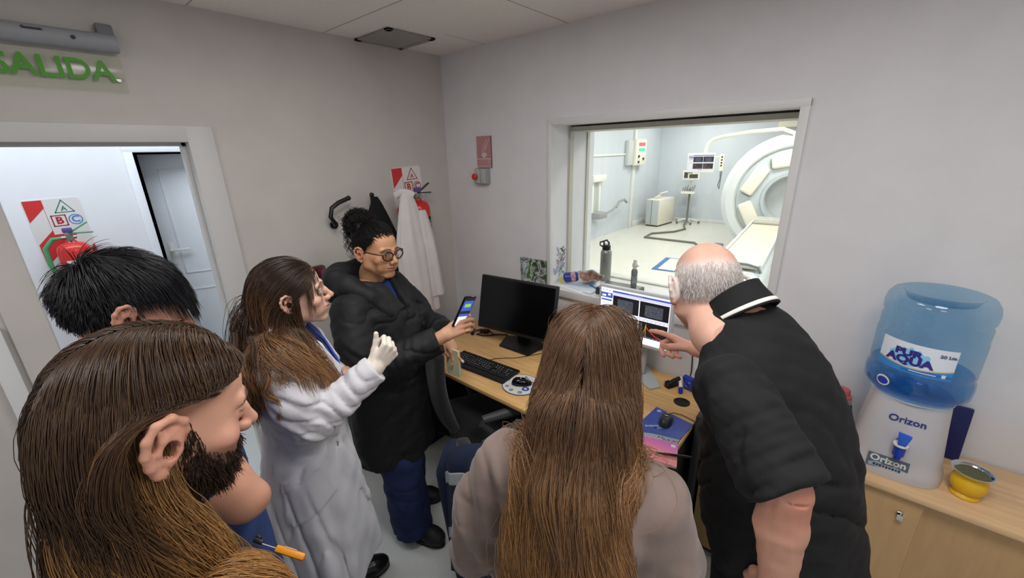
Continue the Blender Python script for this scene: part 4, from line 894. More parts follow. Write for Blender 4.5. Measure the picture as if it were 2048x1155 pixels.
curved('label_splash', [(x, -0.012 - 0.016 * math.cos((x + 0.02) * 25) ** 2 , 0.016 + 0.020 * math.cos((x + 0.015) * 28) ** 2 + 0.004 * math.sin(x * 300)) for x in np.linspace(-0.072, 0.032, 24)], mat('label_cyan', '8fd0ee', 0.4), 0.0022)
def jtext(name, s, size, mt, x, y, lift, bold=0.0, sx=1.0, shear=0.0, aa=FA):
    o = text(name, s, size, mt, Matrix.Translation((x, y, lift)), None, 0.0003, bold=bold, sx=sx)
    bm = bmesh.new(); bm.from_mesh(o.data); bmesh.ops.subdivide_edges(bm, edges=[e for e in bm.edges if e.calc_length() > 0.006], cuts=2); bm.to_mesh(o.data); bm.free()
    o.parent = t; OFF[o.name] = OFF[t.name]; wrap_me(o, R0, aa, JZ + 0.168); return o
m_lpur = mat('label_purple', '3b2f8a', 0.4)
jtext('label_lettering', 'PUR', 0.030, m_lpur, -0.022, 0.017, 0.003, 0.0018, 1.25); jtext('label_lettering', 'AQUA', 0.036, m_lpur, -0.017, -0.009, 0.003, 0.002, 1.15)
jtext('label_volume', '20 Lts.', 0.014, mat('label_grey', '5d6a8c', 0.4), 0.072, 0.03, 0.003, 0.0006, 1.1); curved('label_small_print', [(x, -0.041, -0.038) for x in np.linspace(-0.01, 0.055, 12)], m_white, 0.003)
curved('label_small_mark', [(x, -0.044, -0.032) for x in np.linspace(0.068, 0.078, 4)], m_white, 0.003)
curved('round_seal', [(0.021 * math.cos(a), -0.019 * math.sin(a), 0.019 * math.sin(a)) for a in np.linspace(PI, 0, 17)], m_white, 0.0045, zc=JZ + 0.060, aa=FA - 0.48)
curved('round_seal_centre', [(0.0175 * math.cos(a), -0.0155 * math.sin(a), 0.0155 * math.sin(a) - 0.004) for a in np.linspace(PI, 0, 17)], mat('seal_blue', '2440b4', 0.4), 0.0050, zc=JZ + 0.061, aa=FA - 0.48)
# blue folder leaning behind, mate gourd
t = thing('blue_binder', 'dark blue binder leaning on the wall behind the water dispenser', 'binder', (2.80, -0.05, CT))
M = Matrix.Translation((2.80, -0.055, CT + 0.001)) @ Matrix.Rotation(-0.16, 4, 'X')
b = MB(); b.box((0, 0, 0.105), (0.11, 0.018, 0.21), M, 0.002); b.build('cover', mat('binder_blue', '141d5c', 0.4), t)
b = MB(); b.box((0.054, 0, 0.105), (0.003, 0.014, 0.2), M); b.build('pages', m_grey, t)
t = thing('mate_gourd', 'yellow mate cup with a steel rim beside the dispenser', 'cup', (2.850, -0.268, CT))
m_mate = mat('mate_yellow', 'e8b81c', 0.4, coat=0.2)
b = MB(); b.lathe([(0, 0), (0.036, 0), (0.038, 0.006), (0.034, 0.012), (0.030, 0.016), (0.042, 0.03), (0.047, 0.048), (0.044, 0.066), (0.036, 0.078), (0.036, 0.088), (0.0, 0.07)], (2.850, -0.268, CT + 0.0005), 36); b.build('gourd', m_mate, t, smooth=0.8)
b = MB(); b.lathe([(0.034, 0.08), (0.040, 0.085), (0.052, 0.098), (0.054, 0.101), (0.050, 0.101), (0.042, 0.094), (0.039, 0.090)], (2.850, -0.268, CT), 36, close=False); b.build('steel_rim', m_chrome, t, smooth=0.8)
b = MB(); b.lathe([(0.0405, 0.092), (0.02, 0.0935), (0, 0.094)], (2.850, -0.268, CT), 30, close=False); b.build('herb_filling', mat('yerba', '5d6046', 0.95, var=0.4, vscale=300, bump=0.6, bscale=400), t)

# ================================================================ the scan room
m_gan = mat('gantry_white', 'dde2e2', 0.35); m_gan2 = mat('gantry_grey', 'c4ccd0', 0.4); m_gan3 = mat('gantry_dark', '6f777b', 0.5)
GC = V(1.42, 6.35, 1.08); GA = math.radians(9)
GM = Matrix.Translation(GC) @ rotz(GA) @ Matrix.Rotation(PI / 2, 4, 'X')        # local z towards the office (-y), local y up
t = thing('scanner', 'large white ring-shaped medical scanner in the bright room behind the window', 'scanner', (GC.x, GC.y, 0))
def ring(b, prof, n=72, a0=0, a1=2 * PI, sx=1.0, sy=1.0):
    full = abs(a1 - a0 - 2 * PI) < 1e-6; m = n if full else n + 1
    rg = [[b.bm.verts.new(GM @ V(r * sx * math.cos(a0 + (a1 - a0) * i / n), r * sy * math.sin(a0 + (a1 - a0) * i / n), z)) for i in range(m)] for r, z in prof]
    for A_, B_ in zip(rg, rg[1:]):
        for i in range(n): b.bm.faces.new((A_[i], A_[(i + 1) % m], B_[(i + 1) % m], B_[i]))
    if not full:
        for i in (0, -1): b.bm.faces.new([r[i] for r in rg])
b = MB(); ring(b, [(0.40, -0.75), (0.86, -0.75), (1.0, -0.6), (1.06, -0.3), (1.06, 0.0), (0.98, 0.10), (0.86, 0.12), (0.82, 0.04), (0.40, 0.04), (0.37, 0.0), (0.37, -0.75)]); b.build('housing', m_gan, t)
b = MB(); ring(b, [(0.80, 0.03), (0.815, 0.06), (0.45, 0.14), (0.43, 0.03)]); b.build('front_shield', m_gan2, t)
b = MB(); ring(b, [(0.36, -0.3), (0.36, 0.12), (0.39, 0.20), (0.44, 0.20), (0.46, 0.10), (0.46, 0.05)]); b.build('bore_ring', mat('bore_grey', 'b9bfc2', 0.4), t)
b = MB(); b.cyl(GM @ V(0, 0, -0.10), GM @ V(0, 0, -0.14), 0.37, n=48); b.build('bore_back', mat('bore_pale', 'cfd2d2', 0.5), t)
for ang in (100, 152, 208):
    a = math.radians(ang); Mx = GM @ rotz(a) 
    b = MB(); b.box((0.64, 0, 0.13), (0.22, 0.50, 0.14), Mx, 0.04, 4); b.build('detector_cover', m_cream, t)
    b = MB()
    for k in range(-1, 2): b.box((0.62, 0.24 + 0.028 * k, 0.12), (0.18 - 0.03 * abs(k), 0.009, 0.02), Mx); 
    b.build('vent_slots', m_gan3, t)
b = MB(); b.box((0.0, -0.93, -0.3), (1.5, 0.30, 0.75), GM, 0.03); b.build('pedestal', m_gan2, t)
b = MB(); b.box((-1.0, -0.98, -0.02), (0.16, 0.20, 0.24), GM, 0.03); b.build('foot_cover', m_gan3, t)
# arm with display
t = thing('ceiling_arm_display', 'small monitor on a curved cream arm beside the scanner', 'monitor', (0.0, 6.3, 1.5))
b = MB(); b.tube([(-0.03, 6.35, 1.82), (-0.03, 6.35, 1.90), (0.0, 6.35, 2.0), (0.08, 6.35, 2.07), (0.22, 6.35, 2.11), (0.7, 6.3, 2.17), (1.15, 6.25, 2.19), (1.32, 6.25, 2.12), (1.36, 6.3, 2.0)], 0.033, 12); b.build('arm', m_cream, t)
MD = Matrix.Translation((-0.08, 6.28, 1.66)) @ rotz(0.25)
b = MB(); b.box((0, 0.02, 0), (0.47, 0.04, 0.345), MD, 0.012); b.build('housing', m_cream, t)
o = screen_content(0, 0, 0, 0.43, 0.30, None); o.name = 'screen'
o.data.transform(Matrix.Translation(-V(OFF[t.name])) @ MD @ Matrix.Translation((0, -0.002, 0))); o.parent = t
b = MB(); b.box((-0.10, 0.03, -0.245), (0.20, 0.03, 0.11), MD, 0.006); b.build('small_display', m_cream, t)
b = MB(); b.box((-0.10, 0.013, -0.24), (0.15, 0.003, 0.075), MD); b.build('small_screen', m_dark, t)
b = MB(); b.tube([MD @ V(0.23, 0.02, 0.10), MD @ V(0.32, 0.02, 0.10)], 0.015, 8); b.build('holder', m_cream, t)
b = MB(); b.box((0.345, 0.0, 0.0), (0.075, 0.04, 0.30), MD, 0.015); b.build('hand_control', m_cream, t)
b = MB(); 
for k in range(4): b.cyl(MD @ V(0.345, -0.02, 0.10 - 0.05 * k), MD @ V(0.345, -0.026, 0.10 - 0.05 * k), 0.016, n=12)
b.build('control_buttons', m_dark, t)
b = MB(); b.tube([MD @ V(0.345, 0, -0.15), MD @ V(0.355, 0, -0.28), MD @ V(0.33, 0, -0.40), MD @ V(0.36, 0, -0.47), MD @ V(0.365, 0, -0.3), MD @ V(0.37, 0.02, -0.14)], 0.009, 8); b.build('coiled_cord', m_gan3, t)
# bed
BM = frame((1.50, 2.55, 0.0), (-0.075, 1, 0))       # local x along the bed, local y across
t = thing('scanner_bed', 'long pale patient table running into the ring scanner', 'bed', (1.45, 3.8, 0))
m_pad = mat('bed_pad', 'c9c4b4', 0.55); m_bedw = mat('bed_white', 'dfe1dc', 0.35)
b = MB(); b.box((1.55, 0, 0.755), (3.1, 0.40, 0.04), BM, 0.015); b.build('table_top', m_pad, t)
b = MB()
for s in (-1, 1): b.box((1.55, s * 0.215, 0.765), (3.1, 0.03, 0.06), BM, 0.012)
b.build('side_rail', m_bedw, t)
b = MB(); b.box((1.0, 0, 0.36), (2.3, 0.52, 0.70), BM, 0.12, 4); b.build('lift_base', m_gan, t)
b = MB(); b.box((-0.16, 0, 0.42), (0.10, 0.50, 0.50), BM, 0.05, 3); b.box((-0.22, 0.05, 0.52), (0.05, 0.3, 0.16), BM, 0.02); b.build('end_cover', m_gan2, t)
b = MB(); b.tube([BM @ V(-0.215, -0.24, 0.36), BM @ V(-0.215, -0.1, 0.36), BM @ V(-0.215, -0.06, 0.30), BM @ V(-0.215, 0.15, 0.30), BM @ V(-0.215, 0.22, 0.42)], 0.008, 6); b.build('seam', m_gan3, t)
b = MB(); b.tube([BM @ V(0.0, 0.24, 0.79), BM @ V(-0.05, 0.1, 0.80), BM @ V(-0.06, -0.1, 0.80), BM @ V(-0.03, -0.2, 0.77), BM @ V(-0.05, -0.23, 0.72)], 0.014, 8); b.build('tube', m_gan3, t)
b = MB(); b.box((3.0, 0, 0.80), (0.55, 0.38, 0.05), BM, 0.02); b.box((2.78, 0, 0.825), (0.06, 0.36, 0.02), BM); b.build('head_rest', mat('headrest', 'b9b7ae', 0.5), t)
# floor items in the scan room
t = thing('floor_mat', 'blue-edged mat on the scan room floor beside the bed', 'mat', (0.25, 5.2, 0))
b = MB(); b.box((0.30, 5.0, 0.006), (1.0, 0.9, 0.01), None, 0.003, 2, rotz(0.1)); b.build('edge', mat('mat_blue', '3b6fb0', 0.5), t)
b = MB(); b.box((0.34, 5.0, 0.012), (0.9, 0.80, 0.004), None, 0, 2, rotz(0.1)); b.build('surface', mat('mat_pale', 'cfd0cc', 0.5), t)
b = MB(); b.tube([(-1.2, 9.4, 0.9), (-1.17, 9.3, 0.5), (-1.12, 9.15, 0.12), (-1.1, 8.9, 0.02), (-0.9, 8.4, 0.02), (-1.0, 7.9, 0.02), (-1.35, 7.4, 0.02), (-1.3, 6.9, 0.02), (-0.8, 6.9, 0.02), (-0.2, 6.9, 0.02), (0.1, 6.4, 0.02), (0.3, 6.0, 0.03)], 0.025, 8); tag(b.build('floor_hose', mat('hose_grey', '6f7068', 0.5)), 'grey hose snaking across the scan room floor', 'hose')
t = thing('equipment_case', 'white wheeled equipment box standing on the scan room floor', 'cabinet', (-1.75, 8.8, 0))
MB_ = Matrix.Translation((-1.74, 8.85, 0)) @ rotz(-0.1)
b = MB(); b.box((0, 0, 0.36), (0.36, 0.85, 0.66), MB_, 0.02); b.build('case', m_cream, t)
b = MB(); b.box((0, -0.428, 0.36), (0.34, 0.012, 0.63), MB_, 0.006); b.build('front_panel', mat('case_grey', 'bfc6c8', 0.4), t)
b = MB(); b.box((-0.02, -0.436, 0.36), (0.012, 0.004, 0.63), MB_); b.build('panel_gap', m_gan3, t)
b = MB(); b.box((0, 0, 0.016), (0.34, 0.8, 0.028), MB_); b.build('plinth', m_dark, t)
b = MB(); b.tube([MB_ @ V(0.05, -0.2, 0.69), MB_ @ V(0.08, -0.2, 0.83), MB_ @ V(0.24, -0.15, 0.88)], 0.022, 8); b.tube([MB_ @ V(-0.05, -0.25, 0.70), MB_ @ V(0.06, -0.25, 0.78)], 0.03, 8); b.build('handle', m_cream, t)
t = thing('monitor_stand', 'patient monitor trolley on castors by the far wall of the scan room', 'trolley', (-1.2, 9.4, 0))
b = MB(); b.cyl((-1.2, 9.4, 0.08), (-1.2, 9.4, 1.25), 0.02, n=12); b.build('pole', m_white, t)
b = MB()
for k in range(5):
    a = k * 2 * PI / 5 + 0.3; b.tube([(-1.2, 9.4, 0.12), (-1.2 + 0.3 * math.cos(a), 9.4 + 0.27 * math.sin(a), 0.075)], 0.018, 8)
b.build('base', m_white, t)
for k in range(5):
    a = k * 2 * PI / 5 + 0.3; b = MB(); e = V(-1.2 + 0.3 * math.cos(a), 9.4 + 0.27 * math.sin(a), 0.035); b.cyl(e - V(0.02, 0, 0), e + V(0.02, 0, 0), 0.034, n=14); b.build('caster', m_gan3, t)
b = MB(); b.box((-1.24, 9.33, 1.25), (0.3, 0.12, 0.24), None, 0.015); b.build('monitor_box', m_white, t)
b = MB(); b.box((-1.24, 9.267, 1.26), (0.21, 0.004, 0.15)); b.build('screen', m_dark, t)
b = MB(); b.box((-1.2, 9.33, 0.80), (0.34, 0.24, 0.02), None, 0.005); b.box((-1.2, 9.22, 0.83), (0.34, 0.01, 0.05)); b.build('tray', m_white, t)
b = MB()
for k in range(6): b.tube([(-1.36 + 0.05 * k, 9.3, 0.82), (-1.34 + 0.06 * k, 9.28, 0.95 + 0.03 * (k % 3)), (-1.3 + 0.04 * k, 9.3, 0.85)], 0.014, 6)
b.build('cables', m_grey, t)
b = MB(); b.box((-1.3, 9.24, 0.835), (0.07, 0.03, 0.04)); b.build('red_item', mat('tray_red', 'b86a6a', 0.5), t)
t = thing('control_panel', 'wall control box with red and green lit displays in the scan room', 'control panel', (SX0, 8.05, 1.9))
b = MB(); b.box2((SX0 + 0.051, 7.78, 1.55), (SX0 + 0.16, 8.38, 2.16), 0.02); b.build('enclosure', m_cream, t)
b = MB(); b.box2((SX0 + 0.001, 7.50, 1.56), (SX0 + 0.10, 7.78, 2.14), 0.02); b.build('side_duct', mat('duct_grey', 'c9cdcd', 0.5), t)
b = MB(); b.box2((SX0 + 0.16, 7.92, 2.00), (SX0 + 0.165, 8.28, 2.08)); b.build('red_display', emit_mat('led_red', 'ff5060', 1.3), t)
b = MB(); b.box2((SX0 + 0.16, 7.92, 1.88), (SX0 + 0.165, 8.28, 1.95)); b.build('green_display', emit_mat('led_green', '30f0b0', 1.1), t)
b = MB()
for y, z in ((7.93, 1.76), (7.93, 1.63), (8.2, 1.7)): b.cyl((SX0 + 0.16, y, z), (SX0 + 0.185, y, z), 0.03, n=14)
b.build('knob', m_dark, t)
t = thing('wall_bracket', 'white articulated wall bracket on the side wall of the scan room', 'bracket', (SX0, 6.2, 1.0))
b = MB(); b.box2((SX0 + 0.001, 5.85, 1.28), (SX0 + 0.13, 6.42, 1.42), 0.01); b.build('head', m_white, t)
b = MB(); b.box2((SX0 + 0.02, 5.92, 0.62), (SX0 + 0.06, 5.99, 1.28)); b.box2((SX0 + 0.02, 6.22, 0.62), (SX0 + 0.06, 6.29, 1.28)); b.build('rails', m_white, t)
b = MB(); b.box2((SX0 + 0.001, 5.99, 0.62), (SX0 + 0.02, 6.22, 1.28)); b.build('back_plate', mat('plate_pale', 'b9c0bd', 0.5), t)
b = MB(); b.box((SX0 + 0.14, 6.1, 0.56), (0.26, 0.35, 0.14), None, 0.03); b.tube([(SX0 + 0.15, 6.2, 0.52), (SX0 + 0.2, 6.6, 0.62), (SX0 + 0.2, 6.85, 0.70)], 0.025, 8); b.tube([(SX0 + 0.2, 6.8, 0.66), (SX0 + 0.2, 6.95, 0.78), (SX0 + 0.2, 7.2, 0.80), (SX0 + 0.2, 7.35, 0.72)], 0.03, 8); b.build('arm', m_grey, t)
t = thing('far_wall_unit', 'cream wall unit high on the far wall of the scan room', 'wall unit', (1.0, SY1, 2.5))
b = MB(); b.box2((0.55, SY1 - 0.22, 2.32), (1.6, SY1 - 0.001, 2.58), 0.03); b.build('unit', m_cream, t)
# ================================================================ figures: distance-field sculpting helpers
def smin(a, b, k):
    if k <= 0: return np.minimum(a, b)
    h = np.clip(0.5 + 0.5 * (b - a) / k, 0, 1); return b * (1 - h) + a * h - k * h * (1 - h)
def rmat(yaw=0, pitch=0, roll=0):
    """yaw about z, pitch about x (positive looks up), roll about y"""
    return np.array((Matrix.Rotation(yaw, 3, 'Z') @ Matrix.Rotation(pitch, 3, 'X') @ Matrix.Rotation(roll, 3, 'Y')))
class Sdf:
    def __init__(s, lo, hi, h):
        s.lo = np.array(lo, float); s.h = h; s.n = np.ceil((np.array(hi, float) - s.lo) / h).astype(int) + 1
        s.D = np.full(s.n, 0.2, np.float32)
    def _blk(s, lo, hi):
        a = np.clip(np.floor((np.array(lo) - s.lo) / s.h).astype(int), 0, s.n); b = np.clip(np.ceil((np.array(hi) - s.lo) / s.h).astype(int) + 1, 0, s.n)
        if np.any(b <= a): return None, None
        ax = [s.lo[i] + s.h * np.arange(a[i], b[i]) for i in range(3)]
        P = np.stack(np.meshgrid(*ax, indexing='ij'), -1).astype(np.float32)
        return tuple(slice(a[i], b[i]) for i in range(3)), P
    def op(s, fn, lo, hi, k=0.01, mode='add'):
        pad = k * 1.5 + 3 * s.h
        sl, P = s._blk(np.array(lo) - pad, np.array(hi) + pad)
        if sl is None: return s
        d = fn(P).astype(np.float32); D = s.D[sl]
        if mode == 'add': s.D[sl] = smin(D, d, k)
        elif mode == 'sub': s.D[sl] = -smin(-D, d, k)
        elif mode == 'cut': s.D[sl] = -smin(-D, -d, k)
        return s
    def ell(s, c, r, R=None, k=0.01, mode='add'):
        c = np.array(c, float); r = np.array(r if hasattr(r, '__len__') else (r, r, r), float)
        def fn(P):
            q = P - c
            if R is not None: q = q @ R
            k0 = np.linalg.norm(q / r, axis=-1); k1 = np.linalg.norm(q / (r * r), axis=-1) + 1e-6
            return k0 * (k0 - 1) / k1
        m = r.max(); return s.op(fn, c - m, c + m, k, mode)
    def cone(s, a, b, ra, rb, k=0.01, mode='add', flat=None, cut=False):
        a, b = np.array(a, float), np.array(b, float); ab = b - a; L2 = max(ab @ ab, 1e-9)
        def fn(P):
            q = P - a; t = np.clip((q @ ab) / L2, 0, 1); v = q - t[..., None] * ab
            if flat is not None:
                ax, f_ = flat; ax = np.array(ax, float); ax /= np.linalg.norm(ax); v = v + (v @ ax)[..., None] * ax * (1 / f_ - 1)
            d_ = np.linalg.norm(v, axis=-1) - (ra + (rb - ra) * t)
            return np.maximum(d_, (P - b) @ ab / math.sqrt(L2)) if cut else d_
        m = max(ra, rb); return s.op(fn, np.minimum(a, b) - m, np.maximum(a, b) + m, k, mode)
    def chain(s, pts, rs, k=0.006, mode='add', flat=None):
        for i in range(len(pts) - 1): s.cone(pts[i], pts[i + 1], rs[i], rs[i + 1], k, mode, flat)
        return s
    def box(s, c, hsz, R=None, r=0.004, k=0.004, mode='add'):
        c = np.array(c, float); hs = np.array(hsz, float)
        def fn(P):
            q = P - c
            if R is not None: q = q @ R
            q = np.abs(q) - hs + r
            return np.linalg.norm(np.maximum(q, 0), axis=-1) + np.minimum(q.max(-1), 0) - r
        m = np.linalg.norm(hs); return s.op(fn, c - m, c + m, k, mode)
    def loft(s, secs, k=0.01, mode='add', wob=None, o=(0, 0, 0), R=None, p=2.0, cap=0.006):
        """secs: (t, cx, cy, rx, ry) stacked along local z of (o, R)"""
        S = np.array(secs, float); S = S[np.argsort(S[:, 0])]; o = np.array(o, float)
        def fn(P):
            q = P - o
            if R is not None: q = q @ R
            t = q[..., 2]; cx, cy, rx, ry = [np.interp(t, S[:, 0], S[:, j]) for j in (1, 2, 3, 4)]
            x, y = q[..., 0] - cx, q[..., 1] - cy
            if wob is not None:
                a = np.arctan2(y / ry, x / rx); m = 1 + wob(a, t); rx = rx * m; ry = ry * m
            rho = (np.abs(x / rx) ** p + np.abs(y / ry) ** p) ** (1 / p)
            d = (rho - 1) * np.minimum(rx, ry) * 0.9
            c_ = np.maximum(S[0, 0] - t, t - S[-1, 0])
            return -smin(-d, -c_, cap)
        pts = np.concatenate([np.c_[S[:, 1] + sx * S[:, 3], S[:, 2] + sy * S[:, 4], S[:, 0]] for sx in (-1.25, 1.25) for sy in (-1.25, 1.25)])
        if R is not None: pts = pts @ R.T
        pts = pts + o
        return s.op(fn, pts.min(0), pts.max(0), k, mode)
    def noise(s, amp, freq, seed=0, lo=None, hi=None, stretch=(1, 1, 1), oct=2):
        lo = s.lo if lo is None else lo; hi = s.lo + s.h * s.n if hi is None else hi
        rs = np.random.default_rng(seed); ws = [(rs.normal(size=3) * np.array(stretch) * freq * (1.7 ** (i // 3)), rs.random() * 6.28, 1 / (1.5 ** (i // 3))) for i in range(3 * oct)]
        sl, P = s._blk(lo, hi)
        n = sum(np.sin(P @ w.astype(np.float32) + p_) * a for w, p_, a in ws) / len(ws) ** 0.5
        s.D[sl] += (amp * n).astype(np.float32); return s
    def fold(s, c, r, d, wl=0.035, amp=0.005, ph=0.0, bend=0.8):
        c = np.array(c, float); d = np.array(d, float); d /= np.linalg.norm(d); e = np.cross(d, (0.3, 0.5, 0.8)); e /= np.linalg.norm(e); sl, P = s._blk(c - 1.8 * r, c + 1.8 * r)
        if sl is None: return s
        q = P - c; u = q @ d; w_ = q @ e; g = np.exp(-(q ** 2).sum(-1) / (r * r) * 1.6)
        t = 2 * PI * u / wl + ph + bend * np.sin(w_ / r * 2.2 + ph); s.D[sl] += (amp * g * (np.sin(t) + 0.35 * np.sin(1.7 * t + 1 + 3 * w_ / r))).astype(np.float32); return s
    def crease(s, lo, hi, d, wl, amp, seed=0, pw=3):
        rs = np.random.default_rng(seed); sl, P = s._blk(np.array(lo), np.array(hi)); d = np.array(d, float); d /= np.linalg.norm(d)
        w1, w2 = rs.normal(size=3) * 9, rs.normal(size=3) * 14; u = PI * (P @ d) / wl + 0.9 * np.sin(P @ w1 + rs.random() * 6) + 0.5 * np.sin(P @ (w1[::-1] * 1.7) + 1)
        e = np.ones(P.shape[:3])
        for i in range(3): e *= np.clip((P[..., i] - lo[i]) / 0.03, 0, 1) * np.clip((hi[i] - P[..., i]) / 0.03, 0, 1)
        s.D[sl] += (amp * e * ((1 - np.abs(np.sin(u))) ** pw - 0.25) * np.clip(0.45 + 0.8 * np.sin(P @ w2 + rs.random() * 6), 0, 1)).astype(np.float32); return s
    def mesh(s, relax=1):
        D = s.D; n = np.array(D.shape)
        D = D.copy(); D[0], D[-1] = np.maximum(D[0], 0.01), np.maximum(D[-1], 0.01); D[:, 0], D[:, -1] = np.maximum(D[:, 0], 0.01), np.maximum(D[:, -1], 0.01)
        D[:, :, 0], D[:, :, -1] = np.maximum(D[:, :, 0], 0.01), np.maximum(D[:, :, -1], 0.01)
        I = D < 0
        c = [I[i:n[0] - 1 + i, j:n[1] - 1 + j, k:n[2] - 1 + k] for i in (0, 1) for j in (0, 1) for k in (0, 1)]
        tot = sum(x.astype(np.int8) for x in c); act = (tot > 0) & (tot < 8)
        idx = np.full(act.shape, -1, np.int64); cells = np.argwhere(act); idx[act] = np.arange(len(cells))
        corners = [(i, j, k) for i in (0, 1) for j in (0, 1) for k in (0, 1)]
        vals = np.stack([D[cells[:, 0] + i, cells[:, 1] + j, cells[:, 2] + k] for i, j, k in corners], 1)
        acc = np.zeros((len(cells), 3)); cnt = np.zeros(len(cells))
        for a in range(8):
            for b in range(a + 1, 8):
                pa, pb = np.array(corners[a]), np.array(corners[b])
                if np.abs(pa - pb).sum() != 1: continue
                va, vb = vals[:, a], vals[:, b]; m = (va < 0) != (vb < 0)
                t = np.where(m, va / np.where(m, va - vb, 1), 0)
                acc += np.where(m[:, None], pa + t[:, None] * (pb - pa), 0); cnt += m
        Vt = s.lo + s.h * (cells + acc / cnt[:, None])
        F = []
        for ax in range(3):
            o1, o2 = [(1, 2), (2, 0), (0, 1)][ax]
            sl0 = [slice(None)] * 3; sl1 = [slice(None)] * 3; sl0[ax] = slice(0, -1); sl1[ax] = slice(1, None)
            A, B = I[tuple(sl0)], I[tuple(sl1)]; e = np.argwhere(A != B)
            e = e[(e[:, o1] > 0) & (e[:, o2] > 0) & (e[:, o1] < n[o1] - 1) & (e[:, o2] < n[o2] - 1)]
            fl = A[e[:, 0], e[:, 1], e[:, 2]]
            q = []
            for d1, d2 in ((-1, -1), (0, -1), (0, 0), (-1, 0)):
                w_ = e.copy(); w_[:, o1] += d1; w_[:, o2] += d2; q.append(idx[w_[:, 0], w_[:, 1], w_[:, 2]])
            q = np.stack(q, 1); q[~fl] = q[~fl][:, ::-1]; F.append(q)
        F = np.concatenate(F)
        for _ in range(relax):
            nb = np.zeros_like(Vt); ct = np.zeros(len(Vt))
            for a, b in ((0, 1), (1, 2), (2, 3), (3, 0)):
                np.add.at(nb, F[:, a], Vt[F[:, b]]); np.add.at(ct, F[:, a], 1)
                np.add.at(nb, F[:, b], Vt[F[:, a]]); np.add.at(ct, F[:, b], 1)
            Vt = Vt * 0.45 + 0.55 * nb / np.maximum(ct, 1)[:, None]
        return Vt, F
class Shell:
    """collects vertex/face/colour arrays into one mesh object"""
    def __init__(s): s.v, s.f, s.c, s.n = [], [], [], 0
    def add(s, v, f, c=None):
        s.v.append(v); s.f.append(np.asarray(f) + s.n); s.n += len(v)
        if c is None: c = np.ones((len(v), 3)) * 0.5
        c = np.asarray(c, float)
        if c.ndim == 1: c = np.tile(c, (len(v), 1))
        s.c.append(c); return s
    def build(s, name, material, parent, X=None, smooth=3.1):
        v = np.concatenate(s.v)
        if X is not None: v = v @ np.array(X.to_3x3()).T + np.array(X.translation)
        me = bpy.data.meshes.new(name); cols = np.concatenate(s.c)
        off = np.array(OFF[parent.name]) if parent is not None else np.zeros(3)
        quads = all(f.shape[1] == 4 for f in s.f)
        if quads:
            F = np.concatenate(s.f); me.vertices.add(len(v)); me.vertices.foreach_set('co', (v - off).astype(np.float32).ravel())
            me.loops.add(F.size); me.loops.foreach_set('vertex_index', F.astype(np.int32).ravel())
            me.polygons.add(len(F)); me.polygons.foreach_set('loop_start', (np.arange(len(F)) * 4).astype(np.int32))
        else: me.from_pydata((v - off).tolist(), [], [x.tolist() for f in s.f for x in f])
        ca = me.color_attributes.new('Col', 'FLOAT_COLOR', 'POINT'); ca.data.foreach_set('color', np.c_[cols, np.ones(len(cols))].astype(np.float32).ravel())
        me.update(calc_edges=True); me.validate(); me.shade_smooth()
        if isinstance(material, (list, tuple)):
            for m in material: me.materials.append(m)
        else: me.materials.append(material)
        o = bpy.data.objects.new(name, me); COL.objects.link(o); o.parent = parent; OFF[o.name] = V(*off); return o
def L3(c): return np.array(lin(c)[:3])
def xf(v, T): return v @ np.array(T.to_3x3()).T + np.array(T.translation)
# ---------------------------------------------------------------- hair
class Ell:
    def __init__(s, c, r, R=None): s.c = np.array(c, float); s.r = np.array(r, float); s.R = np.eye(3) if R is None else np.array(R, float); s.R /= np.cbrt(np.linalg.det(s.R))
    def push(s, p, m):
        q = (p - s.c) @ s.R; rr = s.r + m; k = np.linalg.norm(q / rr, axis=-1, keepdims=True)
        q2 = np.where(k < 1, q / np.maximum(k, 1e-3), q); return q2 @ s.R.T + s.c
class Cap:
    def __init__(s, a, b, ra, rb): s.a, s.b, s.ra, s.rb = np.array(a, float), np.array(b, float), ra, rb
    def push(s, p, m):
        ab = s.b - s.a; t = np.clip(((p - s.a) @ ab) / (ab @ ab), 0, 1)[:, None]; q = s.a + t * ab; v = p - q
        d = np.linalg.norm(v, axis=1, keepdims=True); r = s.ra + (s.rb - s.ra) * t + m; return np.where(d < r, q + v / np.maximum(d, 1e-5) * r, p)
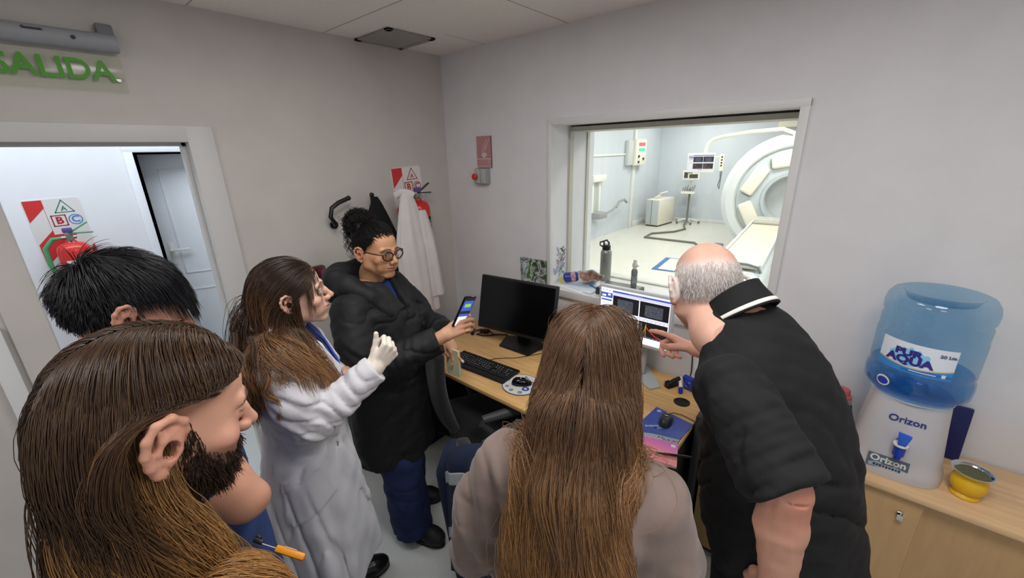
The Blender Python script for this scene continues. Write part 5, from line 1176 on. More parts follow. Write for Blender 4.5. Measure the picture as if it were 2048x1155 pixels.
def grow(roots, dirs, length, nseg, cols, comb=None, grav=0.25, lift=0.003, wave=(0.0, 20.0), rs=None, clump=0.0, nclump=60, jitter=0.02, curl=0.0, curlf=60.0, damp=0.0):
    """returns (N, nseg, 3) strand paths rooted on the scalp, falling with gravity and sliding over the bodies in cols"""
    rs = rs or rng; N = len(roots); P = np.zeros((N, nseg, 3)); P[:, 0] = roots; d = dirs / np.linalg.norm(dirs, axis=1, keepdims=True)
    ln = np.asarray(length) if hasattr(length, '__len__') else np.full(N, length)
    step = (ln / (nseg - 1))[:, None]; lv = lift * (0.3 + rs.random(N)[:, None] * 1.4)
    p = roots.copy()
    ph = rs.random(N) * 6.28
    for i in range(1, nseg):
        g = np.array([0, 0, -1.0]) * grav
        d = d * (1 - damp)
        if comb is not None: d = d + comb(p, i / (nseg - 1))
        d = d + g + rs.normal(size=(N, 3)) * jitter
        d /= np.linalg.norm(d, axis=1, keepdims=True); q = p + d * step
        for c in cols: q = c.push(q, lv * min(1, i / 8))
        d2 = q - p; d = d2 / np.maximum(np.linalg.norm(d2, axis=1, keepdims=True), 1e-6); p = p + d * step; P[:, i] = p
    if clump:
        gi = rs.choice(N, min(nclump, N), replace=False); G = P[gi]
        m = nseg // 3
        d2 = ((P[:, None, m] - G[None, :, m]) ** 2).sum(-1); nn = d2.argmin(1)
        w_ = (np.clip((np.linspace(0, 1, nseg) - 0.1) / 0.9, 0, 1) * clump)[None, :, None] * (0.6 + 0.4 * rs.random((N, 1, 1)))
        P = P * (1 - w_) + G[nn] * w_
        phc = rs.random(len(gi)) * 6.28; ph = phc[nn] + 0.35 * rs.normal(size=N)
        fr = (0.75 + 0.5 * rs.random(len(gi)))[nn]
    else: fr = 0.8 + 0.4 * rs.random(N)
    if wave[0] or curl:
        s_ = np.linspace(0, 1, nseg)[None, :] * ln[:, None]; am = np.clip((np.linspace(0, 1, nseg)[None, :] - 0.22) / 0.5, 0, 1)
        t = np.gradient(P, axis=1); t /= np.linalg.norm(t, axis=2, keepdims=True) + 1e-9
        up = np.array([0.31, 0.17, 0.93]); a = np.cross(t, up); a /= np.linalg.norm(a, axis=2, keepdims=True) + 1e-6; b_ = np.cross(t, a)
        th = s_ * wave[1] * fr[:, None] + ph[:, None]
        P = P + (a * np.sin(th)[..., None] + b_ * 0.6 * np.cos(th)[..., None]) * (wave[0] * am)[..., None]
        if curl:
            th2 = s_ * curlf * fr[:, None] + ph[:, None] * 3; P = P + (a * np.sin(th2)[..., None] + b_ * np.cos(th2)[..., None]) * curl
    return P
def tubes(P, r0, r1, sides=3):
    """thin tubes along the strands -> verts, quad faces, per-vertex (strand, s)"""
    N, n, _ = P.shape
    t = np.gradient(P, axis=1); t /= np.linalg.norm(t, axis=2, keepdims=True) + 1e-9
    up = np.array([0.37, 0.59, 0.71]); a = np.cross(t, up); a /= np.linalg.norm(a, axis=2, keepdims=True) + 1e-6; b_ = np.cross(t, a)
    s = np.linspace(0, 1, n); rr = (np.asarray(r0).reshape(-1, 1) + (np.asarray(r1).reshape(-1, 1) - np.asarray(r0).reshape(-1, 1)) * (s ** 1.5)[None]) * np.ones((N, 1)); rr[:, -1] *= 0.25
    ring = [P + (a * math.cos(2 * PI * k / sides) + b_ * math.sin(2 * PI * k / sides)) * rr[..., None] for k in range(sides)]
    Vt = np.stack(ring, 2).reshape(-1, 3)
    base = (np.arange(N)[:, None] * n + np.arange(n - 1)[None]) * sides
    F = [np.stack([base + k, base + (k + 1) % sides, base + sides + (k + 1) % sides, base + sides + k], -1).reshape(-1, 4) for k in range(sides)]
    return Vt, np.concatenate(F), np.repeat(np.arange(N), n * sides), np.tile(np.repeat(s, sides), N)
def hair_cols(sid, s, N, c0, c1, rs, var=0.25, mix0=0.3, mix1=0.9, streak=None, sp=0.15):
    k = np.clip((s - mix0) / (mix1 - mix0), 0, 1)[:, None]; tone = np.exp(rs.normal(size=N) * var)[sid][:, None]
    sh = np.clip(rs.normal(size=N) * 0.25, -.5, .5)[sid][:, None]
    c = L3(c0) * (1 - np.clip(k + sh * k, 0, 1)) + L3(c1) * np.clip(k + sh * k, 0, 1)
    if streak is not None:
        m = (rs.random(N) < sp)[sid][:, None]; c = np.where(m, c * 0.4 + 0.6 * L3(streak) * (0.2 + 0.8 * k), c)
    return c * tone
# ---------------------------------------------------------------- heads
# head space: x to the person's right, y forward, z up; origin between the eyes and ears, chin at -0.112, crown at +0.118
def ear(s, side, k=0.004, sc=1.0, out=0.0):
    e = lambda x, y, z: np.array([side * (0.0755 + out + x * sc), -0.012 + y * sc, -0.008 + z * sc])
    Re = rmat(side * -0.35, 0, 0)
    s.ell(e(0.006, -0.005, 0.003), (0.0095 * sc, 0.0175 * sc, 0.0305 * sc), Re, k=0.006)
    rim = [e(0.002, 0.012, 0.002), e(0.006, 0.013, 0.014), e(0.011, 0.009, 0.026), e(0.016, -0.003, 0.033), e(0.020, -0.015, 0.028), e(0.022, -0.021, 0.015), e(0.020, -0.020, 0.0), e(0.016, -0.014, -0.014), e(0.011, -0.006, -0.025), e(0.008, 0.002, -0.029)]
    s.chain([p for p in rim], [0.0034 * sc, 0.0036 * sc, 0.0038 * sc, 0.004 * sc, 0.004 * sc, 0.004 * sc, 0.0042 * sc, 0.0048 * sc, 0.0058 * sc, 0.0055 * sc], k)
    s.chain([e(0.012, 0.001, 0.019), e(0.015, -0.007, 0.010), e(0.015, -0.010, -0.002), e(0.012, -0.006, -0.013), e(0.009, 0.002, -0.016)], [0.0028 * sc, 0.0034 * sc, 0.0036 * sc, 0.0036 * sc, 0.003 * sc], k)
    s.chain([e(0.015, -0.008, 0.010), e(0.016, -0.011, 0.020)], [0.003 * sc, 0.0024 * sc], k)
    s.ell(e(0.012, 0.001, -0.001), (0.0085 * sc, 0.0075 * sc, 0.0105 * sc), k=0.003, mode='sub')
    s.ell(e(0.008, 0.009, -0.004), (0.005 * sc, 0.0035 * sc, 0.006 * sc), k=0.003)
def head(h=0.0022, jaw=1.0, nose=1.0, brow=1.0, lips=1.0, age=0.0, cheek=1.0, chin=1.0, ears=(-1, 1), neck=0.052, neck_to=(0, -0.03, -0.2), closed=0.25, earsc=1.0, earout=0.0, skin='d8a58c', lip='b9706a', browc='2a1c14', ruddy='c9806c', seed=0, stubble=None, cran=(1, 1, 1), nose_tip=0.0):
    s = Sdf((-0.115, -0.145, -0.21), (0.115, 0.15, 0.14), h)
    s.ell((0, -0.010, 0.030), (0.0765 * cran[0], 0.0985 * cran[1], 0.088 * cran[2]), k=0.0)
    s.ell((0, 0.030, -0.022), (0.064, 0.060, 0.082), k=0.02)
    s.ell((0, 0.036, 0.042), (0.056, 0.044, 0.046), k=0.015)
    for sd in (-1, 1):
        s.cone((sd * 0.054 * jaw, 0.002, -0.058), (sd * 0.016 * chin, 0.070, -0.098), 0.018, 0.015, k=0.02)
        s.cone((sd * 0.060 * jaw, -0.005, -0.020), (sd * 0.055 * jaw, 0.004, -0.058), 0.018, 0.018, k=0.018)
        s.ell((sd * 0.046, 0.062, -0.028), (0.022 * cheek, 0.018, 0.018), k=0.016)
        s.ell((sd * 0.038, 0.064, -0.060), (0.020 * cheek, 0.018, 0.022), k=0.016)
        s.cone((sd * 0.042, 0.076, 0.019), (sd * 0.012, 0.089, 0.017), 0.009 * brow, 0.010 * brow, k=0.010)
        s.ell((sd * 0.032, 0.103, 0.000), (0.019, 0.017, 0.0125), k=0.010, mode='sub')
        s.ell((sd * 0.075, 0.035, 0.02), (0.012, 0.03, 0.03), k=0.02, mode='sub')
    s.ell((0, 0.071, -0.098), (0.020 * chin, 0.019, 0.015), k=0.012)
    # nose
    s.chain([(0, 0.088, 0.012), (0, 0.098, -0.010), (0, 0.1115 * 1 + nose_tip, -0.030)], [0.0075, 0.0085, 0.0105 * nose], k=0.008)
    for sd in (-1, 1):
        s.ell((sd * 0.0115 * nose, 0.100, -0.0355), (0.0085 * nose, 0.011, 0.0085), k=0.005)
        s.ell((sd * 0.0065 * nose, 0.105, -0.0445), (0.0042, 0.006, 0.005), k=0.003, mode='sub')
    # mouth
    s.ell((0, 0.074, -0.064), (0.032, 0.022, 0.024), k=0.015)
    s.chain([(-0.024, 0.084, -0.0625), (-0.008, 0.0955, -0.0585), (0, 0.0955, -0.0600), (0.008, 0.0955, -0.0585), (0.024, 0.084, -0.0625)], [0.003, 0.0052 * lips, 0.0045 * lips, 0.0052 * lips, 0.003], k=0.005)
    s.chain([(-0.022, 0.083, -0.066), (-0.007, 0.0935, -0.070), (0.007, 0.0935, -0.070), (0.022, 0.083, -0.066)], [0.003, 0.0062 * lips, 0.0062 * lips, 0.003], k=0.005)
    s.chain([(-0.026, 0.086, -0.0640), (-0.008, 0.102, -0.0637), (0.008, 0.102, -0.0637), (0.026, 0.086, -0.0640)], [0.0012, 0.0022, 0.0022, 0.0012], k=0.003, mode='sub')
    s.ell((0, 0.096, -0.081), (0.016, 0.008, 0.005), k=0.008, mode='sub')
    if age:
        for sd in (-1, 1):
            s.chain([(sd * 0.018, 0.103, -0.034), (sd * 0.030, 0.092, -0.050), (sd * 0.034, 0.084, -0.066)], [0.0015, 0.002, 0.0015], k=0.006 * age, mode='sub')
    # lids around the eye balls
    for sd in (-1, 1):
        c = np.array([sd * 0.0315, 0.0755, 0.0005]); s.ell(c, 0.0142, k=0.004)
        s.ell(c + np.array([sd * 0.001, 0.013, -0.0005 - 0.001 * closed]), (0.0128, 0.008, 0.0052 * (1 - closed)), k=0.0015, mode='sub')
    s.chain([(0, -0.012, -0.05), (neck_to[0] * 0.5, -0.016 + neck_to[1] * 0.5, -0.115), neck_to], [neck * 0.98, neck, neck * 1.05], k=0.022)
    for sd in ears: ear(s, sd, sc=earsc, out=earout)
    v, f = s.mesh(1)
    # pigment, plus painted shade in the mouth slit
    rs = np.random.default_rng(seed); c = np.tile(L3(skin), (len(v), 1))
    n = sum(np.sin(v @ (rs.normal(size=3) * 70) + rs.random() * 6) for _ in range(6)) / 6; c *= (1 + 0.10 * n)[:, None]
    def blend(m, col, a): 
        nonlocal c; c = c * (1 - (m * a)[:, None]) + L3(col) * (m * a)[:, None]
    g = lambda cx, cy, cz, r: np.exp(-((v - np.array([cx, cy, cz])) ** 2).sum(1) / r ** 2)
    for sd in (-1, 1):
        blend(g(sd * 0.045, 0.07, -0.032, 0.024), ruddy, 0.45); blend(np.exp(-(((v[:, 0] - sd * 0.090) / .02) ** 2)), ruddy, 0.45)
        yb = (np.abs(v[:, 0]) - 0.030) / 0.020; zc = 0.0185 + 0.005 * (1 - yb ** 2) - 0.002 * yb
        m = np.exp(-((v[:, 2] - zc) / 0.0042) ** 2) * (np.abs(yb) < 1) * (v[:, 1] > 0.05) * (v[:, 0] * sd > 0); blend(np.clip(m * 1.3, 0, 1), browc, 0.85)
        # lash line
        q = v - np.array([sd * 0.0325, 0.085, 0.0]); m = (np.abs(q[:, 0]) < 0.014) * np.exp(-((q[:, 2] - 0.0035 * (1 - closed) - 0.0008) / 0.0016) ** 2) * (v[:, 1] > 0.078); blend(np.clip(m, 0, 1), '20140f', 0.75)
    blend(g(0, 0.115, -0.034, 0.016), ruddy, 0.5)
    ml = np.clip(1.4 * np.exp(-(((v[:, 2] + 0.0640) / (0.0085 * lips)) ** 4)), 0, 1) * np.exp(-((v[:, 0] / 0.023) ** 4)) * (v[:, 1] > 0.080); blend(ml, lip, 0.8)
    blend(np.exp(-((v[:, 2] + 0.0638) / 0.0014) ** 2) * (np.abs(v[:, 0]) < 0.025) * (v[:, 1] > 0.08), '4a2420', 0.7)  # shade between the lips put into the skin colour
    if stubble: 
        m = np.clip((-0.030 - v[:, 2]) / 0.02, 0, 1) * np.clip((v[:, 1] - 0.0) / 0.03, 0, 1) * (v[:, 2] > -0.13); blend(m, stubble, 0.75)
    return v, f, c
def eyes(T, parent, iris='3b2618', look=(0, 0)):
    e = Shell(); X = T
    for sd in (-1, 1):
        bm = bmesh.new(); bmesh.ops.create_uvsphere(bm, u_segments=24, v_segments=18, radius=0.0128, matrix=Matrix.Translation((sd * 0.0315, 0.0755, 0.0)) @ Matrix.Rotation(look[0], 4, 'Z') @ Matrix.Rotation(-PI / 2 + look[1], 4, 'X'))
        v = np.array([x.co[:] for x in bm.verts]); d = Matrix.Rotation(look[0], 3, 'Z') @ Matrix.Rotation(look[1], 3, 'X') @ V(0, 1, 0)
        c_ = (v - np.array([sd * 0.0315, 0.0755, 0.0])) @ np.array(d) / 0.0128
        col = np.where(c_[:, None] > 0.94, L3('080606'), np.where(c_[:, None] > 0.87, L3(iris), L3('d8d0ca')))
        fs = [[q.index for q in p.verts] for p in bm.faces]; tri = [x for x in fs if len(x) == 3]; quad = [x for x in fs if len(x) == 4]; bm.free()
        nb = e.n; e.add(v, np.array(quad), col); e.f.append(np.array(tri) + nb)
    return e.build('eyes', mat('eye', 'ffffff', 0.08, attr='Col', coat=0.5), parent, X)
# ---------------------------------------------------------------- hands
def hand(s, W, fwd, dorsal, side, curl=((.3, .5, .3),) * 4, thumb=None, sc=1.0, spread=0.06, k=0.004):
    """side +1: right hand (thumb towards -x when the back is up), W wrist point; fwd towards the fingers; dorsal = back of the hand"""
    W = np.array(W, float); y = np.array(fwd, float); y /= np.linalg.norm(y); z = np.array(dorsal, float); z -= y * (z @ y); z /= np.linalg.norm(z); x = np.cross(y, z)
    T = lambda p: W + sc * (x * p[0] * side + y * p[1] + z * p[2])
    kn = [(-0.029, 0.086, 0.002), (-0.009, 0.090, 0.004), (0.011, 0.086, 0.002), (0.029, 0.077, -0.002)]
    ln = [(0.042, 0.026, 0.021), (0.046, 0.029, 0.022), (0.042, 0.027, 0.021), (0.033, 0.020, 0.019)]
    rd = [0.0090, 0.0094, 0.0089, 0.0079]
    for i in range(4):
        s.cone(T((kn[i][0] * 0.62, 0.012, 0.0)), T(kn[i]), 0.0135 * sc, 0.0115 * sc, k=0.010)
    s.ell(T((-0.002, 0.048, -0.007)), np.array((0.030, 0.038, 0.014)) * sc, np.stack([x, y, z], 1), k=0.010)
    s.ell(T((-0.022, 0.030, -0.012)), np.array((0.015, 0.026, 0.014)) * sc, np.stack([x, y, z], 1), k=0.010)
    for i in range(4):
        p = np.array(kn[i]); a = 0; sp_ = (i - 1.3) * spread; pts = [T(p)]
        for j in range(3):
            a += curl[i][j]; d = np.array([math.sin(sp_) * math.cos(a), math.cos(sp_) * math.cos(a), -math.sin(a)]); p = p + d * ln[i][j]; pts.append(T(p))
        s.chain(pts, [rd[i] * 1.1 * sc, rd[i] * sc, rd[i] * 0.92 * sc, rd[i] * 0.78 * sc], k=k)
    th = thumb or [(-0.020, 0.018, -0.008), (-0.043, 0.046, -0.016), (-0.052, 0.076, -0.020), (-0.054, 0.102, -0.022)]
    s.chain([T(p) for p in th], [0.0135 * sc, 0.0120 * sc, 0.0105 * sc, 0.0085 * sc], k=0.006)
def addhand(body, X, W, fwd, dorsal, side, skin, h=0.004):
    W = np.array(W, float); s = Sdf(W - 0.2, W + 0.2, h); f_ = np.array(fwd, float); f_ /= np.linalg.norm(f_); hand(s, W, fwd, dorsal, side, curl=((0.35, 0.5, 0.3),) * 4)
    s.cone(W - f_ * 0.09, W, 0.033, 0.028, k=0.012); v, f = s.mesh(1); body.add(xf(v, X), f, skin_cols(v, skin, 2))
def skin_cols(v, skin, seed=0, amp=0.08, ruddy=None, centres=()):
    rs = np.random.default_rng(seed); c = np.tile(L3(skin), (len(v), 1)); n = sum(np.sin(v @ (rs.normal(size=3) * 60) + rs.random() * 6) for _ in range(6)) / 6
    c *= (1 + amp * n)[:, None]
    if ruddy is not None:
        for p, r in centres:
            m = np.exp(-((v - np.array(p)) ** 2).sum(1) / r ** 2)[:, None] * 0.6; c = c * (1 - m) + L3(ruddy) * m
    return c
m_skin = mat('skin', 'ffffff', 0.48, attr='Col', sss=0.12, bump=0.12, bscale=500, spec=0.4)
m_hair = mat('hair', 'ffffff', 0.30, attr='Col', spec=0.6)
m_haird = mat('hair_matt', 'ffffff', 0.5, attr='Col', spec=0.3)
def person(label, root, f):
    t = thing('person', label, 'person', (root[0], root[1], 0)); yaw = math.atan2(f[1], f[0]) - PI / 2
    return t, Matrix.Translation((root[0], root[1], 0)) @ rotz(yaw)
def cloth(sdf, name, material, parent, X, relax=2): v, f = sdf.mesh(relax); return Shell().add(v, f).build(name, material, parent, X)
def headT(X, c, yaw=0, pitch=0, roll=0, sc=1.0):
    """head space -> world; yaw>0 turns the face to the person's left"""
    return X @ Matrix.Translation(c) @ Matrix.Rotation(yaw, 4, 'Z') @ Matrix.Rotation(pitch, 4, 'X') @ Matrix.Rotation(roll, 4, 'Y') @ Matrix.Scale(sc, 4)
def scalp_points(n, rs, cond, c=(0, -0.010, 0.030), r=(0.0785, 0.1005, 0.090)):
    out = []; 
    while sum(len(x) for x in out) < n:
        d = rs.normal(size=(n * 2, 3)); d /= np.linalg.norm(d, axis=1, keepdims=True); p = np.array(c) + d * np.array(r); m = cond(p, d); out.append(np.c_[p[m], d[m]])
    a = np.concatenate(out)[:n]; return a[:, :3], a[:, 3:]
def cap_mesh(cond_margin, c, r, colr, n=(48, 32)):
    """dark scalp cap under the strands (ellipsoid patch)"""
    u = np.linspace(0, 2 * PI, n[0], endpoint=False); w_ = np.linspace(-PI / 2 + 0.05, PI / 2 - 0.02, n[1]); U, Wd = np.meshgrid(u, w_, indexing='ij')
    d = np.stack([np.cos(U) * np.cos(Wd), np.sin(U) * np.cos(Wd), np.sin(Wd)], -1); p = np.array(c) + d * np.array(r)
    idx = np.arange(n[0] * n[1]).reshape(n); F = []
    for i in range(n[0]):
        for j in range(n[1] - 1):
            q = [(i, j), ((i + 1) % n[0], j), ((i + 1) % n[0], j + 1), (i, j + 1)]
            if all(cond_margin(p[a][None], d[a][None])[0] for a in q): F.append([idx[a] for a in q])
    return p.reshape(-1, 3), np.array(F), L3(colr)
# ================================================================ people
def step(x, a, b): t = np.clip((x - a) / (b - a), 0, 1); return t * t * (3 - 2 * t)
def hairline(front=0.5, side=0.05, ear_=-0.35, back=-0.78):
    def cond(p, d): return d[:, 2] > np.interp(d[:, 1], [-0.2, 0.0, 0.15, 0.35, 0.75], [back, back + 0.08, ear_, side, front])
    return cond
def core(t, X, secs, legs=True, hip=(0.085, 0.0, 0.88), feet=((-0.09, 0.0), (0.09, 0.0)), arms=(), h=0.009, yk=0.02):
    lo = [min(min(a[1] - a[3] for a in secs), -0.3) - 0.05, -0.45, 0.0]; s = Sdf((-0.45, -0.5, 0.0), (0.45, 0.55, max(a[0] for a in secs) + 0.05), h)
    s.loft(secs, k=0.02)
    for sd, (fx, fy) in zip((-1, 1), feet):
        s.cone((sd * hip[0], hip[1], hip[2]), ((sd * hip[0] + fx) / 2, (hip[1] + fy) / 2 + yk, 0.48), 0.085, 0.055, k=0.03); s.cone(((sd * hip[0] + fx) / 2, (hip[1] + fy) / 2 + yk, 0.48), (fx, fy, 0.09), 0.055, 0.04, k=0.02)
    for ch, rs_ in arms: s.chain(ch, rs_, k=0.02)
    return s.mesh(2)
def trousers(t, X, name, material, feet, waist=(0.95, 0.17, 0.13), hip=(0.085, 0.0, 0.88), r=(0.105, 0.085, 0.085), seed=0, h=0.007, yk=0.02, top_c=(0, 0), zhem=0.05):
    s = Sdf((-0.42, -0.42, 0.0), (0.42, 0.48, waist[0] + 0.04), h)
    s.loft([(0.72, hip[0] * 0, hip[1], 0.16, 0.12), (0.85, 0, hip[1], waist[1] * 1.03, waist[2] * 1.05), (waist[0], top_c[0], top_c[1], waist[1], waist[2])], k=0.02)
    for sd, (fx, fy) in zip((-1, 1), feet):
        k = ((sd * hip[0] + fx) / 2, (hip[1] + fy) / 2 + yk, 0.48)
        s.cone((sd * hip[0], hip[1], hip[2] - 0.05), k, r[0], r[1], k=0.03); s.cone(k, (fx, fy, zhem + 0.02), r[1], r[2], k=0.02)
    s.crease((-0.42, -0.42, 0.02), (0.42, 0.48, 0.9), (0.8, 0.6, 0.15), 0.06, 0.010, seed); s.crease((-0.42, -0.42, 0.02), (0.42, 0.48, 0.4), (0.25, 0.3, 0.9), 0.06, 0.010, seed + 5)
    s.noise(0.004, 14, seed, stretch=(1, 1, 1.6)); s.noise(0.003, 45, seed + 1, lo=(-0.4, -0.4, 0), hi=(0.4, 0.4, 0.35), stretch=(.6, .6, 1.6))
    s.box((0, 0, zhem - 0.5), (1, 1, 0.5), r=0, k=0.004, mode='sub')
    return cloth(s, name, material, t, X)
def shoe(t, X, pos, yaw, material, sole, h=0.004, L=0.27, name='shoe'):
    R = np.array(Matrix.Rotation(yaw, 3, 'Z')); W = lambda x, y, z: np.array([pos[0], pos[1], 0]) + R @ np.array([x, y, z])
    s = Sdf(np.array([pos[0] - 0.2, pos[1] - 0.2, 0.0]), (pos[0] + 0.2, pos[1] + 0.25, 0.16), h)
    s.cone(W(0, -0.06, 0.05), W(0, 0.10, 0.045), 0.042, 0.046, k=0.01); s.ell(W(0, 0.125, 0.042), (0.047, 0.055, 0.034), R, k=0.02); s.ell(W(0, -0.055, 0.06), (0.038, 0.045, 0.045), R, k=0.02); s.cone(W(0, -0.04, 0.06), W(0, -0.045, 0.12), 0.038, 0.042, k=0.02)
    s.box((pos[0], pos[1], -0.1 + 0.012), (0.5, 0.5, 0.1), r=0, k=0.002, mode='sub')
    o = cloth(s, name, material, t, X, 1)
    b = MB(); b.prism([(0.048 * math.sin(a) * (1 - 0.12 * (math.cos(a) < 0)), 0.035 + 0.145 * math.cos(a)) for a in [i * 2 * PI / 28 for i in range(28)]], 0.026, X @ Matrix.Translation((pos[0], pos[1], 0.0)) @ rotz(yaw), 0.004); b.build('shoe_sole', sole, t)
    return o
m_sole = mat('sole_black', '101012', 0.6); m_shoe = mat('shoe_black', '131316', 0.28)

# ---------------------------------------------------------------- the woman in the white lab coat
t, X = person('person in a long white lab coat and latex glove, brown hair half tied back', (0.94, -1.61), (0.42, 0.91))
tc_ = t
T = headT(X, (0.0, 0.032, 1.495), 0.05, 0.06, 0.02, 1.05)
body = Shell()
v, f, c = head(nose=0.95, lips=1.05, jaw=0.92, chin=0.9, skin='dfb6a0', lip='c07a74', browc='3a2a20', ruddy='d28f80', closed=0.3, ears=(1, -1), earsc=0.95, neck=0.047, neck_to=(0, -0.045, -0.2), nose_tip=0.002)
body.add(xf(v, T), f, c)
SEC = [(0.34, 0, -0.02, 0.235, 0.195), (0.60, 0, -0.02, 0.222, 0.180), (0.85, 0, -0.02, 0.205, 0.162), (1.02, 0, -0.012, 0.182, 0.138), (1.20, 0, 0.0, 0.185, 0.140), (1.31, 0, -0.02, 0.175, 0.115), (1.375, 0, -0.032, 0.125, 0.085), (1.415, 0, -0.035, 0.07, 0.066)]
v, f = core(t, X, [(z, x, y, a - 0.035, b_ - 0.035) for z, x, y, a, b_ in SEC if z > 0.7], feet=((-0.085, 0.03), (0.09, -0.02)), arms=[(((0.165, -0.03, 1.32), (0.215, 0.035, 1.115), (0.19, 0.235, 1.235)), (0.045, 0.038, 0.028))])
body.add(xf(v, X), f, L3('dfb6a0')); addhand(body, X, (-0.095, 0.160, 1.105), (0.95, 0.18, 0.0), (-0.1, 0.9, 0.4), -1, 'dfb6a0'); body.build('body', m_skin, t); eyes(T, t, '4a3020', look=(0.05, -0.1))
# navy scrub top and lanyard
m_scrub = mat('scrub_navy', '23305f', 0.85, var=0.1, vscale=30, bump=0.2, bscale=120)
s = Sdf((-0.2, -0.2, 0.9), (0.2, 0.2, 1.42), 0.006); s.loft([(0.92, 0, -0.012, 0.155, 0.115), (1.20, 0, 0.0, 0.165, 0.128), (1.30, 0, -0.012, 0.155, 0.106), (1.36, 0, -0.02, 0.105, 0.084), (1.395, 0, -0.025, 0.075, 0.07)], k=0.01)
s.op(lambda P: (np.abs(P[..., 0]) - (P[..., 2] - 1.27) * 0.42) * 0.9, (-0.06, 0.0, 1.27), (0.06, 0.12, 1.42), 0.004, 'sub') if False else None
cloth(s, 'scrub_top', m_scrub, t, X)
m_lany = mat('lanyard_blue', '1f4fd0', 0.5)
b = MB()
for sd in (-1, 1): b.tube([X @ V(sd * 0.058, -0.02, 1.405), X @ V(sd * 0.052, 0.055, 1.365), X @ V(sd * 0.038, 0.105, 1.29), X @ V(sd * 0.02, 0.139, 1.20), X @ V(0.004, 0.146, 1.13)], 0.0075, 8, flat=0.3)
b.build('lanyard', m_lany, t)
b = MB(); b.box(X @ V(0.004, 0.15, 1.105), (0.03, 0.012, 0.03), None, 0.004, 2, rotz(0.4)); b.box(X @ V(0.012, 0.155, 1.075), (0.025, 0.01, 0.022), None, 0.004, 2, rotz(0.4)); b.build('badge_charms', m_metal, t)
# the coat
m_lab = mat('lab_coat_white', 'dcdce3', 0.8, var=0.03, vscale=8, bump=0.6, bscale=17)
def wob(a, z):
    sk = step(-z, -0.98, -0.45)
    w_ = sk * (0.045 * np.sin(5 * a + 0.6 + 0.8 * z) + 0.03 * np.sin(9 * a + 2.1 - z) + 0.02 * np.sin(14 * a + 0.4)) 
    u = (a - 0.05); zz = z - 0.10 * (u - 0.0)
    pk = step(u, -0.62, -0.58) * step(-u, -0.50, -0.46) * step(zz, 0.745, 0.757) * step(-zz, -0.945, -0.935)
    lip = step(u, -0.62, -0.58) * step(-u, -0.50, -0.46) * step(zz, 0.898, 0.902) * step(-zz, -0.945, -0.935)
    seam = 0.02 * np.exp(-((a + 0.95) / 0.02) ** 2) * step(-z, -1.05, -0.9)
    return w_ + 0.035 * pk + 0.022 * lip + seam
s = Sdf((-0.34, -0.34, 0.30), (0.36, 0.36, 1.47), 0.0055)
s.loft(SEC, k=0.01, wob=wob)
for sd in (-1, 1): s.ell((sd * 0.150, -0.03, 1.325), (0.068, 0.066, 0.060), k=0.03)
ra = [(0.165, -0.032, 1.318), (0.212, -0.005, 1.21), (0.218, 0.033, 1.115)]
s.chain(ra, [0.072, 0.070, 0.066], k=0.02); s.cone((0.218, 0.033, 1.115), (0.206, 0.13, 1.165), 0.064, 0.058, k=0.012); s.cone((0.206, 0.13, 1.165), (0.1905, 0.252, 1.240), 0.058, 0.050, k=0.012, cut=True)
la = [(-0.165, -0.032, 1.318), (-0.215, 0.0, 1.20), (-0.21, 0.03, 1.10)]; s.chain(la, [0.070, 0.066, 0.062], k=0.02); s.chain([(-0.205, 0.03, 1.10), (-0.13, 0.135, 1.105)], [0.060, 0.046], k=0.012)
s.fold((0.235, 0.02, 1.13), 0.13, (0.1, 0.55, 0.8), 0.050, 0.0065); s.fold((0.225, 0.14, 1.185), 0.09, (-0.1, 0.9, 0.45), 0.038, 0.004, 1.0); s.fold((0.20, -0.06, 1.30), 0.10, (0.3, -0.5, 0.8), 0.06, 0.004, 2.0); s.fold((0.10, -0.15, 1.15), 0.14, (0.5, 0, 0.8), 0.07, 0.004, 0.5)
s.crease((-0.34, -0.34, 0.3), (0.36, 0.36, 1.0), (0.4, 1, 0.12), 0.085, 0.013, 1); s.crease((-0.34, -0.34, 0.3), (0.36, 0.36, 0.95), (0.9, 0.5, -0.15), 0.11, 0.010, 2); s.crease((0.13, -0.13, 1.0), (0.33, 0.27, 1.40), (0.1, 0.55, 0.8), 0.045, 0.010, 3); s.crease((-0.3, -0.25, 0.95), (0.3, 0.25, 1.38), (0.5, 0.4, 0.75), 0.075, 0.008, 4)
s.noise(0.0022, 30, 11, stretch=(1, 1, 1)); s.noise(0.002, 60, 12, lo=(0.12, -0.12, 1.0), hi=(0.3, 0.3, 1.4))
# open V neck
s.op(lambda P: np.maximum(np.maximum(np.abs(P[..., 0] + 0.004) - (0.012 + (P[..., 2] - 1.06) * 0.255), 1.06 - P[..., 2]), 0.02 - P[..., 1]) * 0.9, (-0.12, 0.0, 1.05), (0.12, 0.22, 1.47), 0.004, 'sub')
s.ell((0, -0.005, 1.425), (0.062, 0.062, 0.06), k=0.008, mode='sub')
s.box((0.1935 + 0.012, 0.252, 1.246), (0.09, 0.012, 0.09), np.array(frame((0, 0, 0), (1, 0, 0), (0, -0.55, 0.83)).to_3x3()) @ np.eye(3), 0.002, 0.003, 'sub') if False else None
cloth(s, 'lab_coat', m_lab, t, X)
